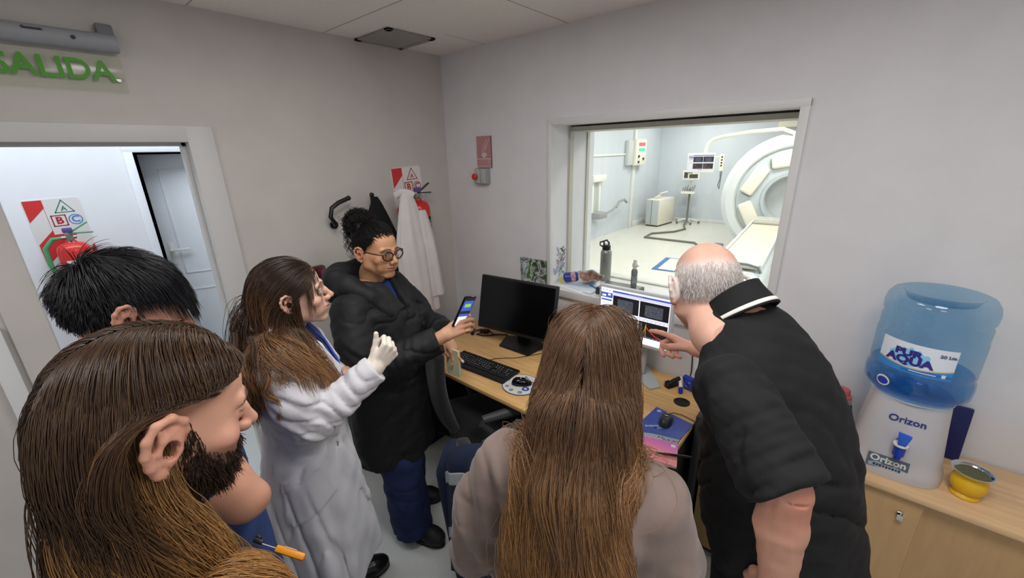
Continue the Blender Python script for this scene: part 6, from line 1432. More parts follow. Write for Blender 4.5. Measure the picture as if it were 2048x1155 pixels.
# collar and lapels
s = Sdf((-0.16, -0.14, 1.02), (0.16, 0.2, 1.48), 0.004)
for sd in (-1, 1):
    s.chain([(sd * 0.0, -0.100, 1.405), (sd * 0.055, -0.080, 1.412), (sd * 0.088, -0.03, 1.41), (sd * 0.098, 0.035, 1.375), (sd * 0.088, 0.085, 1.31), (sd * 0.058, 0.130, 1.21), (sd * 0.026, 0.146, 1.10)], [0.028, 0.028, 0.028, 0.027, 0.030, 0.026, 0.010], k=0.01, flat=((sd * 0.45, 0.75, 0.45), 0.26))
s.ell((0, 0.0, 1.44), (0.060, 0.064, 0.08), k=0.006, mode='sub')
cloth(s, 'coat_collar', m_lab, t, X)
b = MB()
for k in range(4): b.cyl(X @ V(0.224 - 0.004 * k, 0.185 + 0.014 * k, 1.165 + 0.010 * k), X @ V(0.232 - 0.004 * k, 0.183 + 0.014 * k, 1.160 + 0.010 * k), 0.006, n=12)
b.build('cuff_buttons', m_white, t)
# gloved hand: a fist with the thumb up
m_glove = mat('latex_glove', 'ece2d6', 0.45, var=0.05, vscale=60, bump=0.25, bscale=250, sss=0.05)
s = Sdf((0.10, 0.18, 1.16), (0.28, 0.42, 1.44), 0.0025)
hand(s, (0.190, 0.250, 1.245), (-0.05, 0.72, 0.66), (0.92, 0.0, -0.15), 1, curl=((1.25, 1.5, 0.9), (1.3, 1.5, 0.9), (1.3, 1.5, 0.9), (1.25, 1.5, 0.9)), thumb=[(-0.020, 0.018, -0.010), (-0.036, 0.050, -0.020), (-0.050, 0.078, -0.024), (-0.068, 0.098, -0.026)], sc=0.98, k=0.004)
s.chain([(0.197, 0.205, 1.208), (0.192, 0.250, 1.245)], [0.036, 0.032], k=0.012); s.noise(0.0008, 120, 5)
cloth(s, 'latex_glove', m_glove, t, X, 1)
trousers(t, X, 'trousers', mat('trousers_dark', '15161c', 0.85), ((-0.085, 0.0), (0.09, -0.06)), seed=3, h=0.009, waist=(0.90, 0.12, 0.07), hip=(0.07, -0.025, 0.80), r=(0.085, 0.08, 0.08))
shoe(t, X, (-0.085, 0.03), 0.15, m_shoe, m_sole); shoe(t, X, (0.09, -0.03), -0.2, m_shoe, m_sole)
# hair
rs = np.random.default_rng(21); hl = hairline(0.36, -0.08, -0.35, -0.72)
hx = np.array(T.to_3x3()); Tv = lambda p: xf(p, T)
cols = [Ell(Tv(np.array([[0, -0.010, 0.030]]))[0], np.array((0.0775, 0.1, 0.089)) * 1.05, hx / 1.05), Cap(Tv(np.array([[0, -0.012, -0.06]]))[0], Tv(np.array([[0, -0.04, -0.17]]))[0], 0.055, 0.06),
        Ell(X @ V(0, -0.015, 1.26), (0.185, 0.128, 0.165), np.array(X.to_3x3())), Cap(X @ V(0.165, -0.032, 1.318), X @ V(0.215, 0.03, 1.12), 0.074, 0.068), Cap(X @ V(-0.12, -0.03, 1.325), X @ V(0.12, -0.03, 1.325), 0.072, 0.072)]
def hairset(n, cond, dirf, length, nseg, kw, colr, r0, r1, name_seed, Tm):
    p, d = scalp_points(n, rs, cond); q = xf(p, Tm); dr = dirf(p, d) @ np.array(Tm.to_3x3()).T
    L_ = length(p, d) if callable(length) else length
    P_ = grow(q, dr, L_, nseg, rs=rs, **kw); v_, f_, sid, s_ = tubes(P_, r0, r1); return v_, f_, hair_cols(sid, s_, n, *colr[0], rs, **colr[1])
hair = Shell(); capc = cap_mesh(hl, (0, -0.010, 0.030), (0.0775, 0.0995, 0.0893), '1d140f'); hair.add(xf(capc[0], T), capc[1], capc[2])
Xl = np.array(X.to_3x3())
def dback(p, d):
    g = np.stack([0.25 * np.sign(d[:, 0]), -1.0 + 0.0 * d[:, 1], -0.35 - 0.4 * np.abs(d[:, 0])], 1); g -= d * (g * d).sum(1)[:, None]; return g
bC = np.array(X.to_3x3() @ V(0, -1, 0)); hC = np.array(T @ V(0, 0, 0)); fC = np.array(X.to_3x3() @ V(0.02, 0.09, 0))
combC = lambda q, s_: bC * (0.24 * np.clip((q[:, 2] - hC[2] + 0.03) / 0.05, 0, 1) * np.clip((0.06 - (q - hC) @ bC) / 0.05, 0, 1))[:, None]
v, f, c = hairset(5200, hl, dback, lambda p, d: 0.36 + 0.12 * rs.random(len(p)), 28, dict(cols=cols, grav=0.22, damp=0.25, lift=0.010, wave=(0.010, 26), clump=0.4, nclump=120, jitter=0.03, comb=combC), (('3a2920', '8f6547'), dict(mix0=0.35, mix1=0.95, streak='b88a5e', sp=0.10, var=0.18)), 0.0008, 0.0005, 1, T)
hair.add(v, f, c)
fcond = lambda p, d: hl(p, d) & (d[:, 0] > 0.1) & (d[:, 1] < 0.30) & (d[:, 2] < 0.4)
v, f, c = hairset(1100, fcond, lambda p, d: np.stack([0.25 + 0 * d[:, 0], -0.10 + 0 * d[:, 1], -1 + 0 * d[:, 0]], 1), lambda p, d: 0.32 + 0.10 * rs.random(len(p)), 28, dict(cols=cols, grav=0.25, lift=0.010, wave=(0.012, 34), clump=0.6, nclump=22, jitter=0.03, comb=lambda q, s_: fC * (s_ > 0.3)), (('3d2b20', 'a87a50'), dict(mix0=0.3, mix1=0.9, streak='c49a68', sp=0.2)), 0.0009, 0.0005, 2, T)
hair.add(v, f, c)
scond = lambda p, d: hl(p, d) & (d[:, 1] > 0.55) & (d[:, 0] > 0.05) & (d[:, 2] < 0.75)
v, f, c = hairset(45, scond, lambda p, d: np.stack([1.0 + 0 * d[:, 0], -0.1 + 0 * d[:, 1], -0.8 + 0 * d[:, 0]], 1), lambda p, d: 0.11 + 0.05 * rs.random(len(p)), 18, dict(cols=cols, grav=0.3, lift=0.003, clump=0.6, nclump=6, jitter=0.02), (('33241c', '5a4030'), dict(mix0=0.3, mix1=1)), 0.0008, 0.0004, 3, T)
hair.add(v, f, c)
for (a0, a1), n_ in ((((0.185, -0.085, 1.43), (0.275, -0.035, 1.19)), 70), (((0.10, -0.14, 1.42), (0.20, -0.15, 1.16)), 60)):
    s_ = np.linspace(0, 1, 36)[None, :, None]; off_ = rs.normal(size=(n_, 1, 3)) * 0.0035; th = (s_ * 15 + 0.25 * rs.normal(size=(n_, 1, 1))); am = 0.013 * np.clip(s_ * 3, 0, 1)
    P_ = np.array(a0) * (1 - s_) + np.array(a1) * s_ + off_ + np.concatenate([0.5 * am * np.sin(th) + 0.03 * np.sin(s_ * PI), am * np.cos(th), 0 * th], 2)
    v, f, sid, q_ = tubes(xf(P_.reshape(-1, 3), X).reshape(P_.shape), 0.0009, 0.0005); hair.add(v, f, hair_cols(sid, q_, n_, '4a3426', 'a87a50', rs, mix0=0.2, mix1=0.8, var=0.15))
hair.build('hair', m_hair, t)

# ---------------------------------------------------------------- the woman in the black jacket
t, X = person('person with curly black hair and glasses in a black hooded jacket holding a phone', (0.735, -1.14), (0.88, 0.47))
td = t
T = headT(X, (0.0, 0.035, 1.535), -0.30, -0.10, -0.03, 1.0)
body = Shell()
v, f, c = head(nose=1.12, lips=1.05, jaw=1.02, chin=1.0, age=0.5, skin='c4936f', lip='a5675a', browc='20140f', ruddy='b0705a', closed=0.35, ears=(1, -1), neck=0.052, neck_to=(0, -0.04, -0.2))
body.add(xf(v, T), f, c)
SECD = [(0.50, 0, 0.0, 0.235, 0.20), (0.70, 0, 0.0, 0.232, 0.195), (0.95, 0, 0.0, 0.225, 0.185), (1.15, 0, 0.005, 0.225, 0.175), (1.28, 0, -0.005, 0.22, 0.15), (1.36, 0, -0.02, 0.17, 0.115), (1.41, 0, -0.025, 0.10, 0.085)]
FD = ((-0.10, -0.03), (0.11, 0.10))
v, f = core(t, X, [(z, x, y, a - 0.05, b_ - 0.05) for z, x, y, a, b_ in SECD if z > 0.65], feet=FD)
body.add(xf(v, X), f, L3('c4936f'))
# right forearm and hand holding the phone
RW = np.array((0.135, 0.385, 1.205)); PH = np.array((0.105, 0.445, 1.275))
fw = np.array((-0.25, 0.75, 0.45)); fw /= np.linalg.norm(fw)
s = Sdf((-0.02, 0.22, 1.08), (0.26, 0.56, 1.38), 0.0025)
hand(s, RW, fw, (0.75, 0.1, 0.55), 1, curl=((0.55, 0.75, 0.5), (0.6, 0.8, 0.5), (0.65, 0.85, 0.5), (0.7, 0.9, 0.5)), thumb=[(-0.020, 0.018, -0.010), (-0.034, 0.040, -0.028), (-0.038, 0.064, -0.040), (-0.036, 0.090, -0.046)], sc=0.95)
s.chain([RW - fw * 0.16, RW], [0.036, 0.029], k=0.012)
v, f = s.mesh(1); body.add(xf(v, X), f, skin_cols(v, 'cf9f80', 3, ruddy='b9745e', centres=[(RW + fw * 0.09, 0.03)]))
# left hand resting on the chair back, holding notebook and pen
LW = np.array((-0.10, 0.285, 1.085)); fl = np.array((0.12, 0.55, -0.80)); fl /= np.linalg.norm(fl)
s = Sdf((-0.22, 0.12, 0.88), (0.06, 0.46, 1.18), 0.0025)
hand(s, LW, fl, (0.15, 0.80, 0.55), -1, curl=((0.35, 0.45, 0.3), (0.35, 0.5, 0.3), (0.4, 0.5, 0.3), (0.4, 0.5, 0.3)), thumb=[(-0.020, 0.018, -0.008), (-0.036, 0.045, -0.022), (-0.036, 0.072, -0.030), (-0.030, 0.096, -0.030)], sc=0.95)
s.chain([(-0.135, 0.225, 1.105), LW], [0.030, 0.029], k=0.012)
v, f = s.mesh(1); body.add(xf(v, X), f, skin_cols(v, 'cf9f80', 4, ruddy='b9745e', centres=[(LW + fl * 0.09, 0.03)]))
body.build('body', m_skin, t); eyes(T, t, '2c1c12', look=(-0.15, -0.25))
m_scrub2 = mat('scrub_blue', '24408c', 0.85, var=0.1, vscale=30, bump=0.2, bscale=120)
s = Sdf((-0.22, -0.22, 1.0), (0.22, 0.22, 1.42), 0.006); s.loft([(1.02, 0, 0.0, 0.17, 0.13), (1.25, 0, 0.0, 0.17, 0.125), (1.33, 0, -0.01, 0.13, 0.10), (1.385, 0, -0.015, 0.085, 0.078)], k=0.01); cloth(s, 'scrub_top', m_scrub2, t, X)
m_jack = mat('jacket_black', '0f1115', 0.7, var=0.15, vscale=20, bump=0.6, bscale=18)
s = Sdf((-0.36, -0.34, 0.46), (0.38, 0.48, 1.52), 0.006)
s.loft(SECD, k=0.01, wob=lambda a, z: step(-z, -1.1, -0.6) * (0.02 * np.sin(5 * a + 1 + z) + 0.015 * np.sin(8 * a - 2 * z)))
for sd in (-1, 1): s.ell((sd * 0.165, -0.02, 1.315), (0.075, 0.075, 0.07), k=0.03)
s.chain([(0.185, -0.02, 1.305), (0.255, 0.03, 1.18), (0.262, 0.075, 1.085)], [0.082, 0.08, 0.076], k=0.02); s.chain([(0.262, 0.075, 1.085), (0.215, 0.22, 1.125)], [0.074, 0.068], k=0.015); s.cone((0.215, 0.22, 1.125), (0.146, 0.355, 1.185), 0.068, 0.058, k=0.015, cut=True)
s.chain([(-0.185, -0.02, 1.305), (-0.25, 0.05, 1.18), (-0.235, 0.12, 1.09)], [0.080, 0.076, 0.072], k=0.02); s.chain([(-0.235, 0.12, 1.09), (-0.16, 0.22, 1.10)], [0.070, 0.062], k=0.015); s.cone((-0.16, 0.22, 1.10), (-0.102, 0.272, 1.112), 0.062, 0.055, k=0.015, cut=True)
s.fold((0.28, 0.06, 1.11), 0.14, (0.1, 0.5, 0.85), 0.05, 0.007); s.fold((0.22, 0.24, 1.13), 0.10, (-0.3, 0.9, 0.3), 0.04, 0.005, 1.0); s.fold((-0.2, 0.2, 1.08), 0.10, (0.3, 0.9, 0.0), 0.04, 0.005); s.fold((0.2, -0.04, 1.27), 0.1, (0.5, 0, 0.8), 0.05, 0.004, 2)
s.crease((-0.36, -0.34, 0.46), (0.38, 0.4, 1.1), (0.8, 0.7, 0.1), 0.12, 0.009, 5); s.crease((-0.36, -0.3, 0.9), (0.38, 0.46, 1.4), (0.35, 0.45, 0.8), 0.065, 0.009, 6); s.crease((-0.3, -0.3, 0.5), (0.36, 0.3, 1.2), (0.2, 0.5, 0.85), 0.14, 0.005, 7)
s.noise(0.003, 26, 31); s.noise(0.002, 60, 32)
s.op(lambda P: np.maximum(np.maximum(np.abs(P[..., 0]) - (0.003 + (P[..., 2] - 1.24) * 0.20), 1.22 - P[..., 2]), 0.02 - P[..., 1]) * 0.9, (-0.1, 0.0, 1.1), (0.1, 0.25, 1.5), 0.006, 'sub')
s.ell((0, 0.005, 1.43), (0.072, 0.07, 0.07), k=0.01, mode='sub')
cloth(s, 'jacket', m_jack, t, X)
s = Sdf((-0.24, -0.28, 1.18), (0.24, 0.24, 1.56), 0.006)
s.chain([(0.10, 0.11, 1.27), (0.125, 0.05, 1.35), (0.130, -0.05, 1.40), (0.105, -0.125, 1.415), (0.0, -0.165, 1.41), (-0.105, -0.125, 1.415), (-0.130, -0.05, 1.40), (-0.125, 0.05, 1.35), (-0.10, 0.11, 1.27)], [0.028, 0.038, 0.048, 0.056, 0.06, 0.056, 0.048, 0.038, 0.028], k=0.02)
s.ell((0, -0.17, 1.36), (0.125, 0.075, 0.085), k=0.03); s.ell((0, -0.01, 1.47), (0.088, 0.098, 0.115), k=0.012, mode='sub'); s.noise(0.004, 24, 8)
cloth(s, 'hood', m_jack, t, X)
b = MB(); b.tube([X @ V(0.012, 0.185, 1.13), X @ V(0.012, 0.19, 1.10), X @ V(0.012, 0.192, 1.085)], 0.006, 8); b.build('zip_pull', mat('zip_orange', 'd99a2b', 0.5), t)
b = MB(); b.cyl(X @ V(0.135, -0.075, 1.44), X @ V(0.142, -0.06, 1.428), 0.006, n=10); b.build('hood_toggle', m_metal, t)
trousers(t, X, 'trousers', mat('trousers_navy', '1c2a55', 0.85, var=0.12, vscale=20, bump=0.6, bscale=16), FD, seed=6, waist=(0.95, 0.19, 0.155), r=(0.115, 0.100, 0.105))
shoe(t, X, (FD[0][0], FD[0][1] + 0.02), 0.15, mat('shoe_charcoal', '1b1d22', 0.6), m_sole); shoe(t, X, (FD[1][0], FD[1][1] + 0.02), -0.25, mat('shoe_charcoal', '1b1d22', 0.6), m_sole)
# glasses
def glasses(T, t, material, lensm):
    b = MB()
    for sd in (-1, 1):
        c0 = V(sd * 0.033, 0.103, -0.003); pts = []
        for i in range(24):
            a = 2 * PI * i / 24; rr = 1.0 + 0.08 * math.cos(2 * a) + 0.05 * math.cos(4 * a); pts.append(T @ (c0 + V(0.0245 * rr * math.cos(a), -0.006 * abs(math.cos(a)) * (math.cos(a) * sd > 0), 0.0205 * rr * math.sin(a))))
        b.tube(pts, 0.0030, 6, closed=True)
        b.tube([T @ V(sd * 0.058, 0.097, 0.006), T @ V(sd * 0.073, 0.085, 0.008), T @ V(sd * 0.079, 0.03, 0.008), T @ V(sd * 0.080, -0.005, 0.006), T @ V(sd * 0.076, -0.025, -0.010)], 0.0026, 6)
    b.tube([T @ V(-0.010, 0.104, 0.002), T @ V(0, 0.107, 0.005), T @ V(0.010, 0.104, 0.002)], 0.002, 6); g = b.build('glasses', material, t, smooth=1.5)
    b = MB()
    for sd in (-1, 1): b.lathe([(0, 0), (0.0215, 0)], n=24, M=T @ Matrix.Translation((sd * 0.033, 0.102, -0.003)) @ Matrix.Rotation(PI / 2, 4, 'X'), close=False)
    b.build('lenses', lensm, g)
glasses(T, t, mat('glasses_tortoise', '2a1a18', 0.25), clear_mat('lens', 'eef0f2', rough=0.02))
b = MB(); b.ball(T @ V(0.086, -0.006, -0.04), 0.004, 10, 6); b.build('earring', m_metal, t)
# hair: combed back into a curly bun
rs = np.random.default_rng(33); hl2 = hairline(0.44, 0.0, -0.35, -0.7); hair = Shell()
capc = cap_mesh(hl2, (0, -0.010, 0.030), (0.0772, 0.0992, 0.0887), '0b0909'); hair.add(xf(capc[0], T), capc[1], capc[2])
bun = np.array((0.0, -0.105, 0.105))
s = Sdf((-0.12, -0.22, -0.03), (0.12, 0.03, 0.2), 0.004); s.ell(bun, (0.058, 0.056, 0.054), k=0.01); s.ell((0.0, -0.07, 0.06), (0.07, 0.055, 0.055), k=0.03); s.noise(0.006, 70, 4)
v, f = s.mesh(1); hair.add(xf(v, T), f, L3('0b0909'))
p, d = scalp_points(2600, rs, hl2, r=(0.0775, 0.0995, 0.089)); to = bun - p; to -= d * (to * d).sum(1)[:, None]
P_ = grow(p, to + 0.25 * d, 0.10 + 0.05 * rs.random(2600), 22, [Ell((0, -0.010, 0.030), (0.078, 0.1, 0.0895))], comb=lambda q, s_: 0.5 * (bun - q) / 0.1, grav=0.0, lift=0.006, rs=rs, jitter=0.05, curl=0.0025, curlf=150)
v, f, sid, s_ = tubes(P_, 0.0009, 0.0006); hair.add(xf(v, T), f, hair_cols(sid, s_, 2600, '0d0a0a', '1a1414', rs))
n = 900; d = rs.normal(size=(n, 3)); d /= np.linalg.norm(d, axis=1, keepdims=True); p = bun + d * np.array((0.052, 0.05, 0.048)); tg = np.cross(d, rs.normal(size=(n, 3)))
P_ = grow(p, tg + 0.5 * d, 0.07 + 0.07 * rs.random(n), 26, [Ell(bun, (0.05, 0.048, 0.046))], grav=0.06, lift=0.012, rs=rs, jitter=0.12, curl=0.006, curlf=190, comb=lambda q, s_: -(q - bun) * 3.0)
v, f, sid, s_ = tubes(P_, 0.0010, 0.0006); hair.add(xf(v, T), f, hair_cols(sid, s_, n, '0d0a0a', '1d1515', rs))
n = 60; d = rs.normal(size=(n, 3)); d[:, 1] = -np.abs(d[:, 1]); d[:, 2] = -np.abs(d[:, 2]) * .7; d /= np.linalg.norm(d, axis=1, keepdims=True); p = bun + d * 0.045
P_ = grow(p, d, 0.10 + 0.06 * rs.random(n), 30, [Ell((0, -0.01, 0.03), (0.082, 0.104, 0.094))], grav=0.3, lift=0.01, rs=rs, jitter=0.1, curl=0.009, curlf=120, clump=0.7, nclump=9)
v, f, sid, s_ = tubes(P_, 0.0010, 0.0006); hair.add(xf(v, T), f, hair_cols(sid, s_, n, '0d0a0a', '1d1515', rs))
hair.build('hair', m_haird, t)
# phone, notebook and pen she holds
fwW = X.to_3x3() @ V(*fw)
t = thing('mobile_phone', 'black phone with a lit blue screen in the raised hand of the jacket wearer', 'phone', X @ V(*PH))
PM_ = X @ frame(PH + np.array((-0.005, 0.020, 0.030)), (0.88, -0.40, 0.25), (-0.05, 0.42, 0.9)) 
# local z runs along the phone's length, y is its thickness
b = MB(); b.box((0, 0, 0), (0.072, 0.009, 0.150), PM_, 0.004, 3); b.build('case', m_blackgl, t)
sgn = 1 if (PM_.to_3x3() @ V(0, 1, 0)).dot(CAM - PM_.translation) > 0 else -1
b = MB(); yy = sgn * 0.0049
b.box((0, yy, 0.0), (0.066, 0.0006, 0.140), PM_)
b.build('screen', emit_mat('phone_black', '0a0f1c', 0.6), t)
b = MB(); b.box((0, yy + sgn * 0.0005, 0.030), (0.058, 0.0004, 0.05), PM_); b.box((0, yy + sgn * 0.0005, -0.015), (0.058, 0.0004, 0.010), PM_); b.build('screen_blue', emit_mat('phone_blue', '2257c8', 1.0), t)
b = MB(); b.box((0, yy + sgn * 0.0009, 0.032), (0.036, 0.0004, 0.016), PM_); b.build('screen_green', emit_mat('phone_green', '8fc43a', 1.0), t)
b = MB(); b.box((0, yy + sgn * 0.0005, -0.045), (0.058, 0.0004, 0.045), PM_); b.build('screen_white', emit_mat('phone_white', 'dfe8f6', 1.0), t)
NB = np.array((-0.062, 0.335, 0.965))
t = thing('pocket_notebook', 'cream pocket notebook dangling from the hand on the chair back', 'notebook', X @ V(*NB))
NM = X @ frame(NB, (0.45, 0.85, 0.05), (0.03, 0.1, 1)) @ Matrix.Rotation(0.0, 4, 'Z')
b = MB(); b.box((0, 0, 0), (0.085, 0.010, 0.135), NM, 0.002); b.build('pages', mat('page_cream', 'd9d3b4', 0.7), t)
b = MB(); b.box((0, -0.006, 0), (0.088, 0.0015, 0.138), NM); b.box((0, 0.006, 0), (0.088, 0.0015, 0.138), NM); b.build('cover', mat('cover_cream', 'cfcbaa', 0.6), t)
t = thing('pen', 'orange and white pen between the fingers with the pocket notebook', 'pen', X @ V(-0.05, 0.36, 1.01))
b = MB(); b.tube([X @ V(-0.075, 0.335, 1.015), X @ V(-0.02, 0.395, 1.00)], 0.0052, 10); b.build('barrel', mat('pen_orange', 'e8932a', 0.4), t)
b = MB(); b.cyl(X @ V(-0.02, 0.395, 1.00), X @ V(-0.012, 0.404, 0.998), 0.006, n=12); b.build('cap', m_white, t)
# ---------------------------------------------------------------- the woman seen from behind
t, X = person('person seen from behind with very long brown hair and a taupe jacket', (1.975, -1.33), (-0.33, 0.94))
T = headT(X, (0.0, 0.035, 1.465), 0.0, -0.12, 0.0, 1.0)
body = Shell(); v, f, c = head(h=0.003, skin='d8a98f', ears=(), neck=0.048, neck_to=(0, -0.07, -0.2)); body.add(xf(v, T), f, c)
SECE = [(0.55, -0.02, -0.06, 0.215, 0.17), (0.80, -0.02, -0.08, 0.205, 0.155), (1.0, -0.01, -0.10, 0.195, 0.14), (1.15, 0, -0.105, 0.205, 0.135), (1.235, 0, -0.095, 0.185, 0.115), (1.30, 0, -0.075, 0.12, 0.085), (1.345, 0, -0.06, 0.068, 0.066)]
v, f = core(t, X, [(z, x, y, a - 0.045, b - 0.045) for z, x, y, a, b in SECE if z > 0.7]); body.add(xf(v, X), f, L3('d8a98f')); addhand(body, X, (-0.10, 0.11, 0.88), (0.7, 0.7, 0), (-0.3, 0.3, 0.8), -1, 'd8a98f'); addhand(body, X, (0.155, 0.18, 0.93), (-0.3, 0.9, 0), (0.3, 0.1, 0.9), 1, 'd8a98f'); body.build('body', m_skin, t); eyes(T, t)
m_taupe = mat('jacket_taupe', '85746d', 0.9, var=0.08, vscale=14, bump=0.55, bscale=14, sheen=0.25)
s = Sdf((-0.42, -0.34, 0.5), (0.36, 0.34, 1.40), 0.0065)
s.loft(SECE, k=0.01, wob=lambda a, z: 0.02 * np.sin(6 * a + 3 * z) * step(-z, -1.2, -0.9))
for sd in (-1, 1): s.ell((sd * 0.155, -0.095, 1.20), (0.075, 0.078, 0.065), k=0.03)
s.chain([(-0.175, -0.10, 1.195), (-0.250, -0.11, 1.05), (-0.292, -0.10, 0.875)], [0.080, 0.076, 0.070], k=0.02); s.chain([(-0.292, -0.10, 0.875), (-0.13, 0.07, 0.88)], [0.068, 0.055], k=0.015)
s.chain([(0.175, -0.10, 1.195), (0.215, -0.10, 1.06), (0.225, -0.07, 0.93)], [0.078, 0.072, 0.068], k=0.02); s.chain([(0.225, -0.07, 0.93), (0.17, 0.13, 0.93)], [0.066, 0.052], k=0.015)
s.fold((-0.24, -0.17, 1.02), 0.16, (1, 0.2, 0.25), 0.07, 0.008); s.fold((0.2, -0.19, 1.0), 0.14, (1, 0.2, -0.2), 0.07, 0.006, 1); s.fold((-0.31, -0.1, 0.9), 0.12, (0, .3, 1), 0.045, 0.004, 2); s.fold((-0.12, -0.18, 1.2), 0.12, (0.8, 0, 0.5), 0.06, 0.005, 1)
s.crease((-0.42, -0.34, 0.5), (0.36, 0.34, 1.3), (0.95, 0.3, 0.2), 0.085, 0.013, 11); s.crease((-0.42, -0.34, 0.75), (-0.2, 0.2, 1.2), (0.2, 0.3, 0.9), 0.055, 0.006, 12)
s.noise(0.005, 18, 41, stretch=(1.3, 1, .5)); s.noise(0.003, 40, 42)
s.chain([(-0.055, 0.0, 1.325), (-0.075, -0.06, 1.335), (-0.045, -0.12, 1.345), (0.045, -0.12, 1.345), (0.075, -0.06, 1.335), (0.055, 0.0, 1.325)], [0.022] * 6, k=0.02)
cloth(s, 'jacket', m_taupe, t, X)
trousers(t, X, 'trousers', mat('trousers_black', '131316', 0.85), ((-0.09, 0.0), (0.09, 0.0)), seed=9, h=0.009)
shoe(t, X, (-0.09, 0.0), 0.1, m_shoe, m_sole, h=0.005); shoe(t, X, (0.09, 0.0), -0.1, m_shoe, m_sole, h=0.005)
rs = np.random.default_rng(51); hlE = hairline(0.42, 0.0, -0.45, -0.9); hair = Shell(); capc = cap_mesh(hlE, (0, -0.010, 0.030), (0.0785, 0.1005, 0.0903), '3a281c'); hair.add(xf(capc[0], T), capc[1], capc[2])
Xl = np.array(X.to_3x3()); hT = T @ V(0, -0.010, 0.030)
colE = [Ell(hT, (0.0795, 0.1015, 0.0915), np.array(T.to_3x3())), Cap(T @ V(0, -0.012, 0.01), X @ V(0, -0.105, 1.20), 0.0925, 0.120), Cap(X @ V(0, -0.115, 1.20), X @ V(-0.01, -0.16, 0.70), 0.115, 0.125), Ell(X @ V(0, -0.10, 1.05), (0.20, 0.145, 0.24), Xl)] + [Cap(X @ V(a * 0.175, -0.10, 1.195), X @ V(a * 0.255, -0.11, 1.04), 0.092, 0.09) for a in (-1, 1)]
NE = 11000; p, d = scalp_points(NE, rs, hlE); part = np.where(d[:, 0] + 0.04 * rs.normal(size=NE) > 0, 1.0, -1.0)
fr = np.clip((d[:, 1] + 0.3) / 1.0, 0, 1)
dr = np.stack([part * (0.35 + 0.25 * fr), -0.45 - 0.6 * fr, -0.55 + 0 * fr], 1) @ np.array(T.to_3x3()).T
bk = np.array(X.to_3x3() @ V(0, -1, 0)); xr = np.array(X.to_3x3() @ V(1, 0, 0)); hc = np.array(T @ V(0, 0, 0))
tone_x = rs.normal(size=NE) * 0.05
def combE(q, s_):
    x = (q - hc) @ xr; y = (q - hc) @ bk; z = q[:, 2]; tgt = (x * 0.9 + tone_x)
    lim = np.interp(z, [0.8, 1.1, 1.25, 1.35, 1.5], [0.15, 0.135, 0.118, 0.105, 0.095])
    return -xr * (np.sign(x) * np.clip((np.abs(x) - lim) / 0.03, 0, 1) * 0.45)[:, None] + bk * (0.16 * (y < 0.04) * (z < 1.47) * (z > 1.1))[:, None] - xr * (np.sign(x) * 0.035 * (np.abs(x) < 0.085) * (z < 1.42) * (z > 1.2) * (y > 0.05))[:, None]
P_ = grow(p @ np.array(T.to_3x3()).T + np.array(T.translation), dr, 0.58 + 0.16 * rs.random(NE), 42, colE, comb=combE, grav=0.24, damp=0.15, lift=0.014, rs=rs, jitter=0.04, clump=0.45, nclump=170, wave=(0.021, 15))
v, f, sid, s_ = tubes(P_, 0.00068, 0.00045); hair.add(v, f, hair_cols(sid, s_, NE, '71543f', 'b78857', rs, mix0=0.25, mix1=0.95, streak='cfa06a', sp=0.14, var=0.2))
P2 = P_[rs.choice(NE, 260)] + rs.normal(size=(260, 1, 3)) * 0.004; P2 += np.cumsum(rs.normal(size=P2.shape) * 0.0022, axis=1) * np.linspace(0, 1, 42)[None, :, None]
v, f, sid, s_ = tubes(P2, 0.0005, 0.0004); hair.add(v, f, hair_cols(sid, s_, 260, '6a4a34', 'b98a58', rs)); hair.build('hair', m_hair, t)

# ---------------------------------------------------------------- the older man in the black polo shirt
t, X = person('older bald person in a black polo shirt leaning over and pointing at the silver monitor', (2.42, -1.03), (-0.9, 0.43))
T = headT(X, (0.0, 0.365, 1.548), -0.50, -0.38, 0.0, 1.10)
body = Shell()
v, f, c = head(nose=1.1, jaw=1.05, age=0.8, skin='ddae9a', lip='b87a70', browc='b9aca4', ruddy='d3917f', ears=(-1, 1), earsc=1.12, neck=0.056, neck_to=(0.0, -0.10, -0.13), seed=4)
vx = v; dd = (v - np.array((0, -0.01, 0.03))) / np.array((0.0765, 0.0985, 0.088))
hm = step(-dd[:, 1], -0.30, 0.0) * step(dd[:, 2], -0.85, -0.6) * step(-dd[:, 2], -0.55, -0.15) * (v[:, 2] > -0.075)
c = c * (1 - 0.75 * hm[:, None]) + L3('dedad8') * 0.75 * hm[:, None]; body.add(xf(v, T), f, c)
SECF = [(0.88, 0, -0.005, 0.195, 0.155), (0.98, 0, 0.035, 0.198, 0.172), (1.08, 0, 0.060, 0.195, 0.172), (1.20, 0, 0.080, 0.195, 0.162), (1.32, 0, 0.118, 0.188, 0.142), (1.41, -0.01, 0.148, 0.175, 0.122), (1.48, -0.005, 0.185, 0.125, 0.105), (1.53, 0, 0.222, 0.088, 0.082)]
RA = ((0.16, 0.245, 1.39), (0.275, 0.355, 1.215), (0.222, 0.555, 1.214))
v, f = core(t, X, [(z, x, y, a - 0.03, b - 0.03) for z, x, y, a, b in SECF], hip=(0.09, -0.01, 0.88)); body.add(xf(v, X), f, L3('d69c86'))
s = Sdf((0.14, 0.30, 1.02), (0.42, 0.92, 1.40), 0.0025); fw = np.array((0.02, 0.97, -0.06))
hand(s, RA[2], fw, (0.55, 0.1, 0.82), 1, curl=((0.05, 0.12, 0.08), (0.8, 1.1, 0.7), (1.0, 1.2, 0.8), (1.1, 1.2, 0.8)), thumb=[(-0.020, 0.018, -0.010), (-0.046, 0.045, -0.030), (-0.062, 0.072, -0.045), (-0.068, 0.100, -0.052)], sc=1.15)
s.chain([RA[1], (0.255, 0.47, 1.225), RA[2]], [0.044, 0.042, 0.030], k=0.012)
